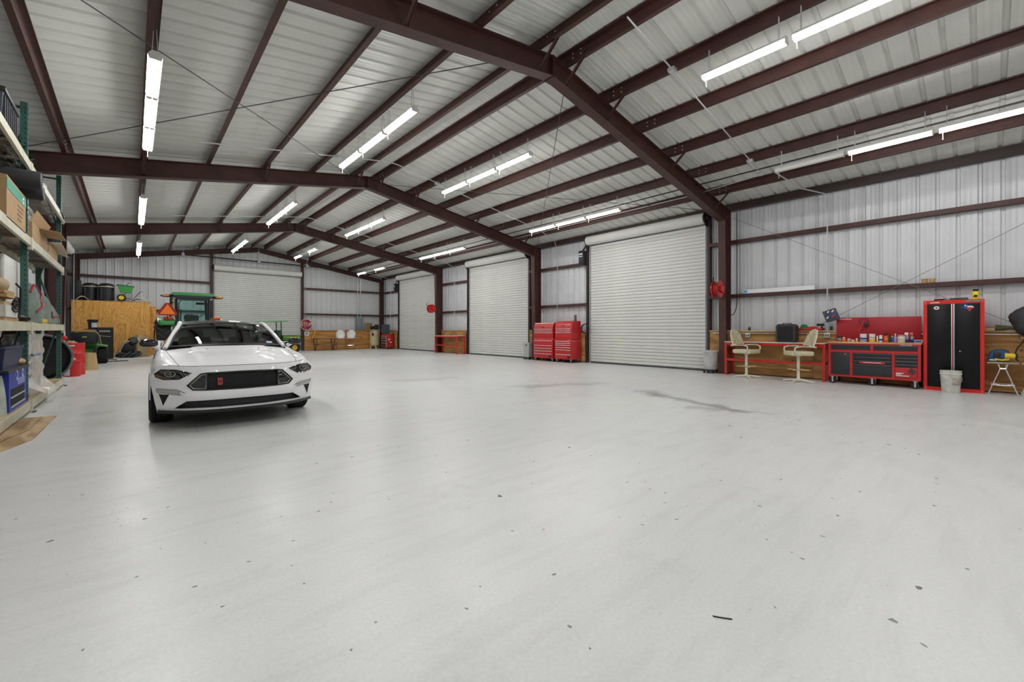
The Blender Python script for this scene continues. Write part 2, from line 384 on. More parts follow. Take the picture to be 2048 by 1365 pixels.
# ================================================================ MAIN STEEL FRAMES
def ibeam(pa, pb, da, db, up, fw=0.2, t=0.012, tw=0.01):
    """I section between two points of its lower flange; depth da..db along up; flange width across the frame (y)"""
    m = MB(); pa, pb, up = Vector(pa), Vector(pb), Vector(up)
    def slab(o0, o1, hw):
        v = []
        for p, d in ((pa, da), (pb, db)):
            for k in (o0, o1):
                off = k if k >= 0 else d + k
                for y in (-hw, hw): v.append(m.bm.verts.new(p + up * off + Vector((0, y, 0))))
        a = v
        for f in ((0, 1, 3, 2), (4, 6, 7, 5), (0, 2, 6, 4), (1, 5, 7, 3), (0, 4, 5, 1), (2, 3, 7, 6)): m.bm.faces.new([a[i] for i in f])
    slab(0.0, t, fw / 2); slab(-t, -1e-6, fw / 2); slab(t * 0.5, -t * 0.5, tw / 2)
    return m
def steel_frame(y, label, braces=True, big=True):
    f = thing('steel_frame', label, 'frame', (0, y, 0))
    dcol = 0.42 if big else 0.24
    for side in (1, -1):
        xw = (WR - 0.13) if side > 0 else (WL + 0.13)
        xt = xw - side * dcol; xb = xw - side * (dcol - 0.1 if big else dcol)
        zt_in = zraf(xt) if big else zp(xt) - 0.25
        zt_out = zp(xw)
        # column: inner flange, outer flange, web
        c = MB()
        for (x0, x1, w) in ((0, 1, 0), ):
            pass
        hw = 0.1
        def quadprism(a, b, c2, d, y0, y1, mm=c):
            mm.ext([a, b, c2, d], 'xz', y0, y1)
        quadprism((xb, 0.012), (xb + side * 0.012, 0.012), (xt + side * 0.012, zt_in), (xt, zt_in), -hw, hw)
        quadprism((xw, 0.012), (xw - side * 0.012, 0.012), (xw - side * 0.012, zt_out - 0.01), (xw, zt_out - 0.01), -hw, hw)
        c.ext([(xb + side * 0.006, 0.012), (xw - side * 0.006, 0.012), (xw - side * 0.006, zt_out - 0.02), (xt + side * 0.006, zt_in)], 'xz', -0.005, 0.005)
        c.build('column', STEEL, f)
        MB().bx(xb - side * 0.03, xw + side * 0.03, -0.13, 0.13, 0, 0.016).build('base_plate', STEEL, f)
        # rafter
        r = MB(); dz = 0.02
        def zb(x): return zraf(x) if big else zp(x) - 0.25
        xk = xt
        def ztp(x): return zp(x) - 0.004
        n = 1
        r.ext([(XR, zb(XR)), (xk, zb(xk)), (xk, zb(xk) + 0.014), (XR, zb(XR) + 0.014)], 'xz', -hw, hw)
        r.ext([(XR, ztp(XR) - 0.014), (xw, ztp(xw) - 0.014), (xw, ztp(xw)), (XR, ztp(XR))], 'xz', -hw, hw)
        r.ext([(XR, zb(XR) + 0.007), (xk, zb(xk) + 0.007), (xw - side * 0.01, zb(xk) + 0.12), (xw - side * 0.01, ztp(xw) - 0.007), (XR, ztp(XR) - 0.007)], 'xz', -0.006, 0.006)
        r.build('rafter', STEEL, f)
        if big:
            # stiffener plates of the ridge and knee joints
            MB().bx(XR + side * 0.002, XR + side * 0.02, -hw, hw, zb(XR) - 0.02, ztp(XR) + 0.0).build('joint_plate', STEEL, f)
            MB().bx(xk, xk + side * 0.02, -hw, hw, zb(xk), ztp(xk)).build('joint_plate', STEEL, f)
            for i in ((0, 2, 4) if side < 0 else (0, 1, 3, 5)):
                x = PX[(side, i)]
                for sy in (-1, 1):
                    p0 = Vector((x + side * 0.012, sy * 0.55, zp(x) + 0.08)); p1 = Vector((x + side * 0.012, sy * 0.05, zb(x) + 0.03))
                    b = MB(); d = (p1 - p0)
                    b.box((p0 + p1) / 2, (0.05, 0.006, d.length), (math.atan2(-d.y, d.z) + 0, 0, 0)); b.box((p0 + p1) / 2 + Vector((0.022, 0, 0)), (0.006, 0.05, d.length), (math.atan2(-d.y, d.z), 0, 0))
                    b.build('flange_brace', STEEL, f)
            bo = MB()
            for i in range(6):
                x = PX[(side, i)]
                for sy in (-1, 1):
                    for yy in (0.25, 0.42):
                        for zz in (0.06, 0.14): bo.cyl((x - 0.012, sy * yy, zp(x) + zz), (x + 0.018, sy * yy, zp(x) + zz), 0.013, n=6)
            bo.build('bolts', CONDUIT, f)['kind'] = 'stuff'
        else:
            pass
    return f
steel_frame(D0 - BAY, 'dark red steel portal frame in the bay beyond the black covered grill')
steel_frame(D0, 'dark red steel portal frame whose column carries the hose reel above the long red workbench')
steel_frame(D0 + BAY, 'dark red steel portal frame whose column stands behind the pair of red tool chests')
steel_frame(D0 + 2 * BAY, 'dark red steel portal frame whose column carries the hose reel by the short red workbench')
steel_frame(YB - 0.12, 'slim dark red end frame against the back wall', big=False)
steel_frame(YF + 0.12, 'slim dark red end frame against the front wall', big=False)

# ================================================================ WALLS
wall_right, wall_left, wall_back, wall_front = struct('wall_right'), struct('wall_left'), struct('wall_back'), struct('wall_front')
DOORH = 4.40
RD = [(5.68, 10.06), (13.44, 17.82), (21.12, 25.50)]          # roller doors of the right wall
LDO = [(21.45, 25.85)]                                        # of the left wall
BD = (3.30, 7.64)                                             # of the back wall
def wall_sheets(parent, spans, x, side):
    """spans: (y0, y1, z0, z1); ribbed sheets on the plane x, ribs pushed outwards"""
    cache = {}
    for (y0, y1, z0, z1) in spans:
        n = max(1, int(round((y1 - y0) / PW))); w = (y1 - y0) / n
        key = (round(w, 3), z0, z1)
        if key not in cache:
            me = MB().sheet([(side * v, u) for u, v in rib_profile(w)], 'xy', z0, z1).mesh('wall_panel'); me.materials.append(PANEL); cache[key] = me
        for i in range(n): link('panel', cache[key], None, parent, (x, y0 + i * w, 0))
def spans_for(doors, y0, y1, ztop):
    out = []; y = y0
    for a, b in doors:
        out.append((y, a, 0.0, ztop)); out.append((a, b, DOORH + 0.02, ztop)); y = b
    out.append((y, y1, 0.0, ztop)); return out
wall_sheets(wall_right, spans_for(RD, YF, YB, zroof(WR)), WR + 0.07, 1)
wall_sheets(wall_left, spans_for(LDO, YF, YB, zroof(WL)), WL - 0.07, -1)
def gable_sheets(parent, spans, y, side):
    for (x0, x1, z0) in spans:
        n = max(1, int(round((x1 - x0) / PW))); w = (x1 - x0) / n
        for i in range(n):
            prof = rib_profile(w); xa = x0 + i * w
            if xa < XR < xa + w: prof = sorted(prof + [(XR - xa, 0)], key=lambda q: q[0]) if (XR - xa) not in [p[0] for p in prof] else prof
            m = MB(); A = []; B = []
            for u, v in prof:
                A.append(m.bm.verts.new((u, side * v, z0))); B.append(m.bm.verts.new((u, side * v, zroof(xa + u) + 0.02)))
            for k in range(len(prof) - 1): m.bm.faces.new((A[k], A[k + 1], B[k + 1], B[k]))
            m.build('panel', PANEL, parent, (xa, y, 0))
gable_sheets(wall_back, [(WL - 0.07, BD[0], 0.0), (BD[0], BD[1], DOORH + 0.02), (BD[1], WR + 0.07, 0.0)], YB + 0.07, 1)
gable_sheets(wall_front, [(WL - 0.07, WR + 0.07, 0.0)], YF - 0.07, -1)
# girts: flat C sections, lips towards the room
GZ = (2.18, 3.74)
def girt_prof(s):
    return [(0, 0), (s * 0.17, 0), (s * 0.17, 0.03), (s * 0.164, 0.03), (s * 0.164, 0.006), (s * 0.006, 0.006), (s * 0.006, 0.094), (s * 0.164, 0.094), (s * 0.164, 0.1), (0, 0.1)]
def girts_y(parent, x, side, spans):
    for (y0, y1) in spans:
        for z in GZ: MB().ext(girt_prof(side), 'xz', y0, y1).build('girt', STEEL, parent, (x, 0, z))
girts_y(wall_right, WR - 0.11, 1, [(YF + 0.15, RD[0][0] - 0.1), (RD[0][1] + 0.1, RD[1][0] - 0.1), (RD[1][1] + 0.1, RD[2][0] - 0.1), (RD[2][1] + 0.1, YB - 0.1)])
girts_y(wall_left, WL + 0.11, -1, [(YF + 0.15, LDO[0][0] - 0.1), (LDO[0][1] + 0.1, YB - 0.1)])
for (x0, x1) in ((WL + 0.1, BD[0] - 0.1), (BD[1] + 0.1, WR - 0.1)):
    for z in GZ: MB().ext([(v, w) for v, w in girt_prof(1)], 'yz', x0, x1).build('girt', STEEL, wall_back, (0, YB - 0.11, z))
for x in (BD[0] - 0.16, BD[1] + 0.04):
    MB().bx(x, x + 0.12, YB - 0.16, YB + 0.05, 0, zp(x)).build('jamb_column', STEEL, wall_back)
for a, b in RD:
    for y in (a - 0.14, b + 0.06): MB().bx(WR - 0.1, WR + 0.06, y, y + 0.08, 0, zroof(WR) - 0.06).build('jamb_column', STEEL_D, wall_right)
for a, b in LDO:
    for y in (a - 0.14, b + 0.06): MB().bx(WL - 0.06, WL + 0.1, y, y + 0.08, 0, zroof(WL) - 0.06).build('jamb_column', STEEL_D, wall_left)
# base channel
MB().bx(WR + 0.02, WR + 0.07, YF, YB, 0, 0.02).build('base_angle', STEEL, wall_right)

# ================================================================ ROLLER DOORS (each slat a piece of its own)
def roller_door(n, w, loc, rz, motor=None, chain=0):
    """local: x along the opening (0..w), front towards -y"""
    d = struct('door_%d' % n); d.location = loc; d.rotation_euler = (0, 0, rz)
    p = 0.11
    sec = [(0.0, 0.0), (-0.012, 0.006), (-0.024, 0.016), (-0.03, 0.045), (-0.03, 0.07), (-0.022, 0.092), (0.0, 0.1), (0.0, 0.1098), (0.006, 0.1098), (0.006, 0)]
    me = MB().ext(sec, 'yz', 0.02, w - 0.02).mesh('slat'); me.materials.append(SLAT)
    for i in range(int(DOORH / p)): link('slat', me, None, d, (0, 0, 0.05 + i * p))
    MB().bx(0.02, w - 0.02, -0.03, 0.02, 0.0, 0.05).build('bottom_bar', mat('door_rubber', (0.06, 0.06, 0.065), 0.6), d)
    clip = MB()
    for i in range(int(DOORH / p)):
        for x in (0.012, w - 0.012): clip.box((x, -0.018, 0.1 + i * p), (0.02, 0.03, 0.05))
    clip.build('end_locks', mat('end_lock', (0.05, 0.06, 0.08), 0.5), d)['kind'] = 'stuff'
    for x in (-0.045, w + 0.045):
        g = MB(); g.bx(x - 0.05, x + 0.05, -0.02, 0.04, 0, DOORH + 0.1); g.bx(x - 0.055, x - 0.045, -0.06, 0.04, 0, DOORH + 0.1); g.bx(x + 0.045, x + 0.055, -0.06, 0.04, 0, DOORH + 0.1)
        g.build('guide', GALV, d)
    # coil of curtain above the opening
    r = 0.165; zc = DOORH + 0.22; yc = -0.17; prof = []
    for k in range(33):
        a = 2 * PI * k / 32; rr = r * (1 - 0.012 * (k % 4 == 0)); prof.append((yc + rr * math.cos(a), zc + rr * math.sin(a)))
    MB().ext(prof[:-1], 'yz', -0.02, w + 0.02).build('curtain_coil', SLAT, d, angle=20)
    for x in (-0.06, w + 0.05):
        hp = MB(); hp.ext([(0.03, DOORH - 0.1), (-0.2, DOORH), (-0.35, zc), (-0.28, zc + 0.16), (0.03, zc + 0.19)], 'yz', x, x + 0.012)
        hp.cyl((x - 0.06, yc, zc), (x + 0.08, yc, zc), 0.06, n=12); hp.build('end_bracket', STEEL_D, d)
    if motor is not None:
        o = MB().bx(-0.36, -0.14, -0.3, -0.06, 3.72, 4.28, 0.03).build('opener', mat('opener_black', (0.012, 0.014, 0.022), 0.4), d)
        MB().bx(-0.33, -0.17, -0.304, -0.3, 4.12, 4.17).build('label_strip', WHITE, o)
        MB().bx(-0.33, -0.17, -0.304, -0.3, 4.04, 4.075).build('label_strip', CONDUIT, o)
        MB().cyl((-0.25, -0.2, 4.25), (0.05, -0.2, zc - 0.05), 0.03, n=8).build('drive_chain_cover', BLACK, o)
    if chain:
        c = MB()
        for dx in (0.0, 0.1): c.tube([(w + 0.16 + dx, -0.3, zc), (w + 0.16 + dx * 0.7, -0.28, 0.95)], 0.008, n=5)
        c.tube([(w + 0.16, -0.28, 0.95), (w + 0.19, -0.28, 0.9), (w + 0.23, -0.28, 0.95)], 0.008, n=5)
        c.build('pull_chain', CONDUIT, d)
    return d
for i, (a, b) in enumerate(RD): roller_door(i + 1, b - a, (WR, b, 0), -PI / 2, motor=(i != 1) or None)
roller_door(4, BD[1] - BD[0], (BD[0], YB, 0), 0, chain=1)
roller_door(5, LDO[0][1] - LDO[0][0], (WL, LDO[0][0], 0), PI / 2, chain=1)
# stickers on the first door
dd = bpy.data.objects['door_1']
for x, z, c in ((1.32, 0.93, (0.7, 0.62, 0.1)), (1.42, 0.93, (0.6, 0.55, 0.3)), (1.32, 0.72, (0.75, 0.7, 0.15))):
    MB().bx(x, x + 0.06, -0.033, -0.026, z, z + 0.05).build('sticker', mat('sticker%.2f' % c[2], c, 0.6), dd)

# ================================================================ STRIP LIGHTS
def make_strip(lit):
    t = thing('strip_light', 'x', 'light')
    L_ = 1.18
    h = MB(); h.ext([(-0.075, 0.0), (-0.035, 0.055), (0.035, 0.055), (0.075, 0.0)], 'xz', 0, L_); h.build('housing', mat('fixture_white', (0.75, 0.75, 0.72), 0.4), t, (0, 0, 0.03))
    prof = [(0.068, 0.03), (0.045, -0.016), (-0.045, -0.016), (-0.068, 0.03)]
    MB().sheet(prof, 'xz', 0.006, L_ - 0.006).build('lens', LENS if lit else LENSOFF, t)
    for y in (0.004, L_ - 0.004): MB().ext([(-0.075, 0.03), (-0.06, -0.02), (0.06, -0.02), (0.075, 0.03), (0.035, 0.088), (-0.035, 0.088)], 'xz', y - 0.008, y + 0.008).build('end_cap', MATS['fixture_white'], t)
    for y in (0.1, L_ - 0.1):
        c = MB()
        for x in (-0.03, 0.03): c.tube([(x, y, 0.08), (x * 0.5, y, 0.42)], 0.005, n=5)
        c.build('hanging_chain', CONDUIT, t)
    MB().tube([(0.0, L_ - 0.05, -0.02), (0.0, L_ - 0.05, -0.14)], 0.006, n=5).sph((0, L_ - 0.05, -0.145), 0.011, 8, 6).build('pull_cord', mat('cord_cream', (0.6, 0.55, 0.38), 0.6), t)
    return t
PROTO = {}
ROWN = ('rack-side row', 'ridge row nearer the rack', 'ridge row nearer the workbench', 'roller-door row')
BAYN = ('bay by the front wall', 'bay over the red cabinet', 'bay over the car', 'bay between car and tractor', 'bay by the back wall')
ONEN = ('front of three', 'middle of three', 'back of three')
def strip(x, y, z, lit, r_, b, k):
    lab = '%s strip light, %s, %s, %s' % ('lit' if lit else 'unlit', ROWN[r_], BAYN[b], ONEN[k])
    grp = 'lit strip lights in rows under the roof' if lit else 'unlit strip lights in rows under the roof'
    if lit not in PROTO:
        PROTO[lit] = make_strip(lit); o = PROTO[lit]; o['label'] = lab; o['group'] = grp; o.location = (x, y, z); return o
    return dup(PROTO[lit], (x, y, z), 0, lab)
ROWS = [(0.22, 4.70), (3.89, 5.30), (6.87, 5.30), (10.46, 4.70)]
OFF = {(3, 1, 2), (3, 4, 1), (2, 4, 1)}
for r_, (x, z) in enumerate(ROWS):
    for b in range(5):
        y0 = 7.02 + (b - 2) * BAY
        for k in range(3):
            if y0 + k * 1.25 + 1.2 > YB: continue
            strip(x, y0 + k * 1.25, z, (r_, b, k) not in OFF, r_, b, k)

def crom(pts, n):
    """smooth curve through pts, n samples per span"""
    P = [Vector(p) for p in pts]; P = [P[0] * 2 - P[1]] + P + [P[-1] * 2 - P[-2]]; out = []
    for i in range(1, len(P) - 2):
        a, b, c, d = P[i - 1:i + 3]
        for k in range(n):
            t = k / n
            out.append(0.5 * ((2 * b) + (c - a) * t + (2 * a - 5 * b + 4 * c - d) * t * t + (3 * b - a - 3 * c + d) * t ** 3))
    out.append(P[-2]); return out

# ================================================================ RIGHT WALL: wainscot, benches, chests, cabinet
CREAM = mat('cream_vinyl', (0.62, 0.55, 0.38), 0.5, 0, 0.08, 12)
CREAMP = mat('cream_paint', (0.70, 0.66, 0.54), 0.35)
SATIN = mat('satin_black', (0.02, 0.02, 0.022), 0.45, 0, 0.2, 15)
GREYP = mat('grey_plastic', (0.45, 0.46, 0.46), 0.5, 0, 0.12, 8)
DIRTYW = mat('dirty_white', (0.62, 0.61, 0.57), 0.5, 0, 0.22, 9)
REDB = mat('red_gloss', (0.58, 0.012, 0.012), 0.25, coat=0.4)
HANDLE = mat('drawer_handle', (0.75, 0.62, 0.60), 0.25, 0.5)
YEL = mat('yellow_plastic', (0.75, 0.52, 0.02), 0.4)
BLUE = mat('blue_plastic', (0.02, 0.10, 0.45), 0.4)
GREEN = mat('tractor_green', (0.035, 0.26, 0.045), 0.35, coat=0.3)
ORANGE = mat('orange_plastic', (0.80, 0.20, 0.02), 0.4)
WPLY = 12.895
def wains(parent, y0, y1, x=WPLY, top=1.20):
    n = max(1, int(round((y1 - y0) / 2.44))); w = (y1 - y0) / n
    for i in range(n):
        MB().bx(0, 0.016, 0.003, w - 0.003, 0.02, top).build('plywood_sheet', PLYH, parent, (x, y0 + i * w, 0))
    MB().bx(x - 0.03, x + 0.1, y0, y1, top, top + 0.04).build('cap_rail', PINE, parent)
for a, b in ((YF + 0.3, 5.52), (10.22, 13.26), (17.98, 20.96), (25.66, 27.7)): wains(wall_right, a, b)
# surface pipe along the cap rail
MB().tube([(12.86, -1.0, 1.16), (12.86, 5.4, 1.16)], 0.014, n=8).build('conduit_pipe', CONDUIT, wall_right)

def workbench(y0, y1, label, h=0.93):
    L_ = y1 - y0; t = thing('workbench', label, 'workbench', (12.62, (y0 + y1) / 2, 0), -PI / 2)
    w = L_ / 2; d = 0.25
    MB().bx(-w - 0.02, w + 0.02, -d - 0.02, d, h - 0.022, h, 0.004).build('bench_top', mat('bench_top_white', (0.72, 0.70, 0.66), 0.35, 0, 0.1, 5), t)
    for y in (-d - 0.005, d - 0.045): MB().bx(-w - 0.015, w + 0.015, y, y + 0.045, h - 0.085, h - 0.022).build('apron', REDB, t)
    for x in (-w, w):
        for y in (-d, d - 0.05):
            MB().bx(x - 0.03, x + 0.03, y, y + 0.05, 0, h - 0.03, 0.004).build('leg', REDB, t)
    MB().bx(-w, w, -d + 0.008, -d + 0.042, 0.40, 0.46).build('stretcher', REDB, t)
    for x in (-w, w): MB().bx(x - 0.015, x + 0.015, -d + 0.04, d - 0.04, 0.40, 0.46).build('stretcher', REDB, t)
    return t
workbench(2.60, 4.86, 'long red steel workbench with white top behind the two cream bar stools')
workbench(18.05, 20.15, 'red steel workbench with white top standing between two roller doors', 0.95)

def bar_stool(loc, rz, label):
    t = thing('bar_stool', label, 'stool', loc, rz)
    b = MB()
    for k in range(4):
        a = PI / 4 + k * PI / 2; c, s = math.cos(a), math.sin(a)
        b.tube([(0.03 * c, 0.03 * s, 0.06), (0.18 * c, 0.18 * s, 0.045), (0.33 * c, 0.33 * s, 0.025)], [0.024, 0.022, 0.018], n=8)
    b.build('cross_base', CREAMP, t)
    MB().lathe([(0.04, 0.03), (0.04, 0.10), (0.032, 0.12), (0.032, 0.60), (0.06, 0.62), (0.06, 0.64)], 16).build('pedestal', CREAMP, t)
    f = MB()
    for k in range(2):
        a = PI / 4 + k * PI / 2; c, s = math.cos(a), math.sin(a)
        f.box((0, 0, 0.30), (0.46, 0.05, 0.018), (0, 0, a))
    f.build('footrest', mat('brass_cream', (0.55, 0.45, 0.25), 0.4), t)
    MB().box((0, 0, 0.69), (0.50, 0.48, 0.11), None, 0.04, 3).build('seat', CREAM, t)
    # curved back pad with crossed seams
    def back(u, v):
        x = (u - 0.5) * 0.50; top = 0.43 * (1 - 0.35 * abs(2 * u - 1) ** 3)
        return (x * (1 - 0.1 * v), 0.25 + 0.10 * v - 0.22 * (x / 0.25) ** 2 * 0.3, 0.83 + top * v)
    def pad(u, v):
        s = 2 * u if u < 0.5 else 2 - 2 * u; e = 0.024 * math.sqrt(max(0, 1 - (2 * s - 1) ** 4)) * math.sqrt(max(0, 1 - (2 * v - 1) ** 6))
        return Vector(back(s, v)) + Vector((0, -e if u < 0.5 else e, 0))
    MB().grid(pad, 28, 10, True).build('backrest', CREAM, t)
    sm = MB()
    for s in (-1, 1):
        for f in (-1, 1): sm.tube([tuple(Vector(back(0.5 + s * (k / 8 - 0.5) * 0.8, 0.06 + 0.88 * k / 8)) + Vector((0, f * 0.022, 0))) for k in range(9)], 0.006, n=5)
    sm.build('seam', mat('seam_tan', (0.38, 0.31, 0.18), 0.6), t)
    for s in (-1, 1):
        MB().tube([(s * 0.25, 0.27, 0.84), (s * 0.28, 0.12, 0.86), (s * 0.29, -0.1, 0.86), (s * 0.29, -0.19, 0.83), (s * 0.285, -0.2, 0.76), (s * 0.26, -0.12, 0.67), (s * 0.2, 0.0, 0.65)], 0.017, n=8).build('arm', CREAMP, t)
        MB().box((s * 0.29, -0.02, 0.88), (0.05, 0.22, 0.02), None, 0.008).build('armrest', mat('arm_wood', (0.30, 0.17, 0.07), 0.5), t)
    MB().tube([tuple(Vector(back(u, v)) + Vector((0, 0.02, 0))) for u, v in [(0, 0.0), (0, 0.5), (0.04, 0.85), (0.25, 1.0), (0.5, 1.0), (0.75, 1.0), (0.96, 0.85), (1, 0.5), (1, 0)]], 0.014, n=8).build('back_frame', CREAMP, t)
    return t
bar_stool((12.0, 4.19, 0), R(-11), 'cream swivel bar stool with armrests near the column, its back to the white bin')
bar_stool((11.90, 3.00, 0), R(217), 'cream swivel bar stool with armrests next to the red rolling tool bench')

# loudspeaker on the bench
t = thing('loudspeaker', 'boxy black portable loudspeaker standing on the long red workbench', 'speaker', (12.62, 3.43, 0.93), -PI / 2)
def octo(w, h, c): return [(-w + c, 0), (w - c, 0), (w, c), (w, h - c), (w - c, h), (-w + c, h), (-w, h - c), (-w, c)]
MB().ext(octo(0.215, 0.47, 0.05), 'xz', -0.16, 0.16).build('cabinet', mat('speaker_black', (0.018, 0.019, 0.022), 0.5), t)
MB().ext([(x, z + 0.035) for x, z in octo(0.17, 0.37, 0.03)], 'xz', -0.172, -0.158).build('grille', mat('grille_black', (0.006, 0.006, 0.007), 0.7, bump=0.6, bscale=250), t)
ring = MB(); o8 = [(x, z + 0.025) for x, z in octo(0.19, 0.40, 0.04)]
ring.tube([(x, -0.165, z) for x, z in o8], 0.010, n=6, closed=True); ring.build('trim_ring', mat('speaker_grey', (0.07, 0.075, 0.085), 0.4), t)
MB().tube([(-0.1, 0, 0.47), (-0.09, 0, 0.49), (0.09, 0, 0.49), (0.1, 0, 0.47)], 0.012, n=6).build('carry_handle', BLACK, t)
MB().box((0, -0.165, 0.445), (0.05, 0.012, 0.012)).build('indicator', mat('blue_led', (0.05, 0.06, 0.3), 0.4), t)

# ---------------- rolling red tool bench
def caster(parent, x, y, r=0.055, name='caster'):
    c = MB(); c.box((x, y, 2 * r + 0.02), (0.07, 0.06, 0.012)); c.box((x, y - 0.022, r + 0.025), (0.03, 0.006, 2 * r - 0.02)); c.box((x, y + 0.022, r + 0.025), (0.03, 0.006, 2 * r - 0.02))
    o = c.build(name, mat('caster_metal', (0.6, 0.6, 0.58), 0.35, 0.6), parent)
    MB().cyl((x, y - 0.016, r), (x, y + 0.016, r), r, n=16).build('wheel', RUBBER, o)
    return o
RB = mat('rolling_red', (0.50, 0.02, 0.025), 0.4)
DRK = mat('drawer_charcoal', (0.022, 0.024, 0.028), 0.45)
t = thing('rolling_tool_bench', 'wide red rolling tool bench with charcoal drawers and wooden top', 'tool chest', (12.58, 1.70, 0), -PI / 2)
W2, F = 0.79, -0.29
MB().bx(-W2, W2, F + 0.02, 0.29, 0.17, 0.94).build('body', RB, t)
MB().bx(-W2, W2, F, F + 0.02, 0.17, 0.21).build('kick_rail', RB, t)
for x0, x1 in ((-W2, -W2 + 0.045), (W2 - 0.045, W2)): MB().bx(x0, x1, F, F + 0.02, 0.21, 0.94).build('corner_post', RB, t)
MB().bx(-W2 + 0.045, W2 - 0.045, F, F + 0.02, 0.915, 0.94).build('top_rail', RB, t)
MB().bx(-W2 + 0.045, W2 - 0.045, F, F + 0.02, 0.735, 0.785).build('middle_rail', RB, t)
MB().bx(-0.02, 0.02, F, F + 0.02, 0.785, 0.915).build('divider', RB, t)
for x in (-0.365, 0.36): MB().bx(x - 0.022, x + 0.022, F, F + 0.02, 0.21, 0.735).build('divider', RB, t)
MB().bx(-W2 - 0.01, W2 + 0.01, F - 0.01, 0.3, 0.94, 0.975, 0.004).build('worktop', wood('maple_top', (0.50, 0.27, 0.09), (0.66, 0.40, 0.16), (0.15, 2, 2), 6, 4), t)
def drawer(x0, x1, z0, z1, lip=True, m=DRK):
    d = MB().bx(x0, x1, F + 0.006, F + 0.024, z0, z1, 0.003).build('drawer', m, t)
    if lip: MB().box(((x0 + x1) / 2, F - 0.004, z1 - 0.012), (x1 - x0 - 0.01, 0.022, 0.018), (R(-25), 0, 0)).build('pull', mat('pull_grey', (0.06, 0.062, 0.068), 0.35, 0.4), d)
    return d
drawer(-0.735, -0.03, 0.80, 0.905); drawer(0.03, 0.735, 0.80, 0.905)
dr = MB().bx(-0.735, -0.395, F + 0.004, F + 0.024, 0.22, 0.725, 0.003).build('cupboard_door', DRK, t)
MB().cyl((-0.47, F - 0.006, 0.695), (-0.47, F + 0.006, 0.695), 0.012, n=10).build('lock', CHROME, dr)
for z0, z1 in ((0.645, 0.725), (0.565, 0.64), (0.475, 0.56)): last = drawer(-0.335, 0.33, z0, z1)
MB().bx(-0.22, 0.22, F - 0.006, F + 0.004, 0.495, 0.545).build('label_plate', mat('label_red', (0.62, 0.02, 0.03), 0.4), last)
MB().bx(-0.15, 0.16, F - 0.008, F - 0.005, 0.514, 0.526).build('label_print', WHITE, last)
drawer(-0.335, 0.33, 0.22, 0.47)
for z0, z1 in ((0.655, 0.725), (0.585, 0.65), (0.515, 0.58), (0.445, 0.51)): drawer(0.39, 0.735, z0, z1)
ld = drawer(0.39, 0.735, 0.22, 0.44, False, RB)
for i, (w_, z) in enumerate(((0.13, 0.32), (0.09, 0.295), (0.21, 0.265))): MB().bx(0.40, 0.40 + w_, F - 0.001, F + 0.006, z - 0.008, z + 0.008).build('label_print', WHITE, ld)
MB().box((0.655, F - 0.002, 0.37), (0.10, 0.012, 0.10), (0, R(35), 0)).build('label_photo', mat('label_dark', (0.05, 0.04, 0.045), 0.5), ld)
text('Milwaukee', 0.045, WHITE, t, (0.56, F - 0.006, 0.927), shear=0.3)
for x in (-0.72, -0.0, 0.70):
    for y in (F + 0.06, 0.22): caster(t, x, y, 0.07)
# pegboard panel behind the worktop
PEG = mat('peg_red', (0.42, 0.012, 0.022), 0.45)
pg = MB().bx(-0.74, 0.76, 0.255, 0.275, 0.975, 1.55, 0.003).build('pegboard', PEG, t)
ho = MB()
for i in range(58):
    for j in range(21): ho.box((-0.715 + i * 0.0255, 0.2545, 1.01 + j * 0.0255), (0.0075, 0.003, 0.0075))
ho.build('peg_holes', mat('hole_dark', (0.10, 0.002, 0.004), 0.8), pg)['kind'] = 'stuff'
text('Milwaukee', 0.07, WHITE, pg, (-0.60, 0.252, 1.515), shear=0.3)

# things on the rolling bench
def bottle(name, label, y, r, h, mats, cat='bottle', x=12.56, z=0.975, prof=None, grp=None):
    """mats: list of (material, z0, z1, radius factor)"""
    t = thing(name, label, cat, (x, y, z), -PI / 2, grp)
    for i, (pn, m, a, b, k) in enumerate(mats):
        MB().lathe([(r * k * 0.96, a * h), (r * k, a * h + 0.004), (r * k, b * h - 0.004), (r * k * 0.94, b * h)], 16).build(pn, m, t)
    return t
WH2 = mat('label_white', (0.72, 0.73, 0.75), 0.45); BLU2 = mat('label_blue', (0.03, 0.08, 0.35), 0.4); LIQ = mat('blue_liquid', (0.01, 0.03, 0.16), 0.2)
bottle('grey_canister', 'small grey tub with black lid at the end of the wooden worktop', 2.33, 0.046, 0.125, [('body', mat('can_grey', (0.22, 0.22, 0.24), 0.4), 0, 0.72, 1), ('lid', BLACK, 0.7, 1, 1.06)], 'tub')
bottle('orange_bottle', 'squat amber bottle with white cap on the wooden worktop', 2.245, 0.040, 0.105, [('body', ORANGE, 0, 0.6, 1), ('shoulder', ORANGE, 0.58, 0.72, 0.7), ('cap', WHITE, 0.7, 1, 0.55)])
bottle('glass_jar', 'tiny pinkish jar beside the amber bottle', 2.15, 0.034, 0.075, [('body', mat('jar_pink', (0.5, 0.36, 0.32), 0.3), 0, 0.8, 1), ('cap', DIRTYW, 0.78, 1, 0.9)], 'jar')
bottle('cream_jar', 'tiny cream jar with pale lid on the worktop', 2.08, 0.034, 0.05, [('body', CREAM, 0, 0.7, 1), ('cap', DIRTYW, 0.68, 1, 1.04)], 'jar')
bottle('vial', 'small white-capped vial next to the blue and white wipes tub', 2.005, 0.021, 0.08, [('body', CREAM, 0, 0.65, 1), ('cap', WHITE, 0.63, 1, 0.9)], 'bottle')
bottle('wipes_canister', 'white wipes canister with wide blue label bands', 1.885, 0.064, 0.185, [('body', WH2, 0, 0.82, 1), ('label_band', BLU2, 0.28, 0.55, 1.012), ('label_stripe', BLU2, 0.08, 0.2, 1.012), ('lid', WHITE, 0.81, 1, 1.03)], 'canister')
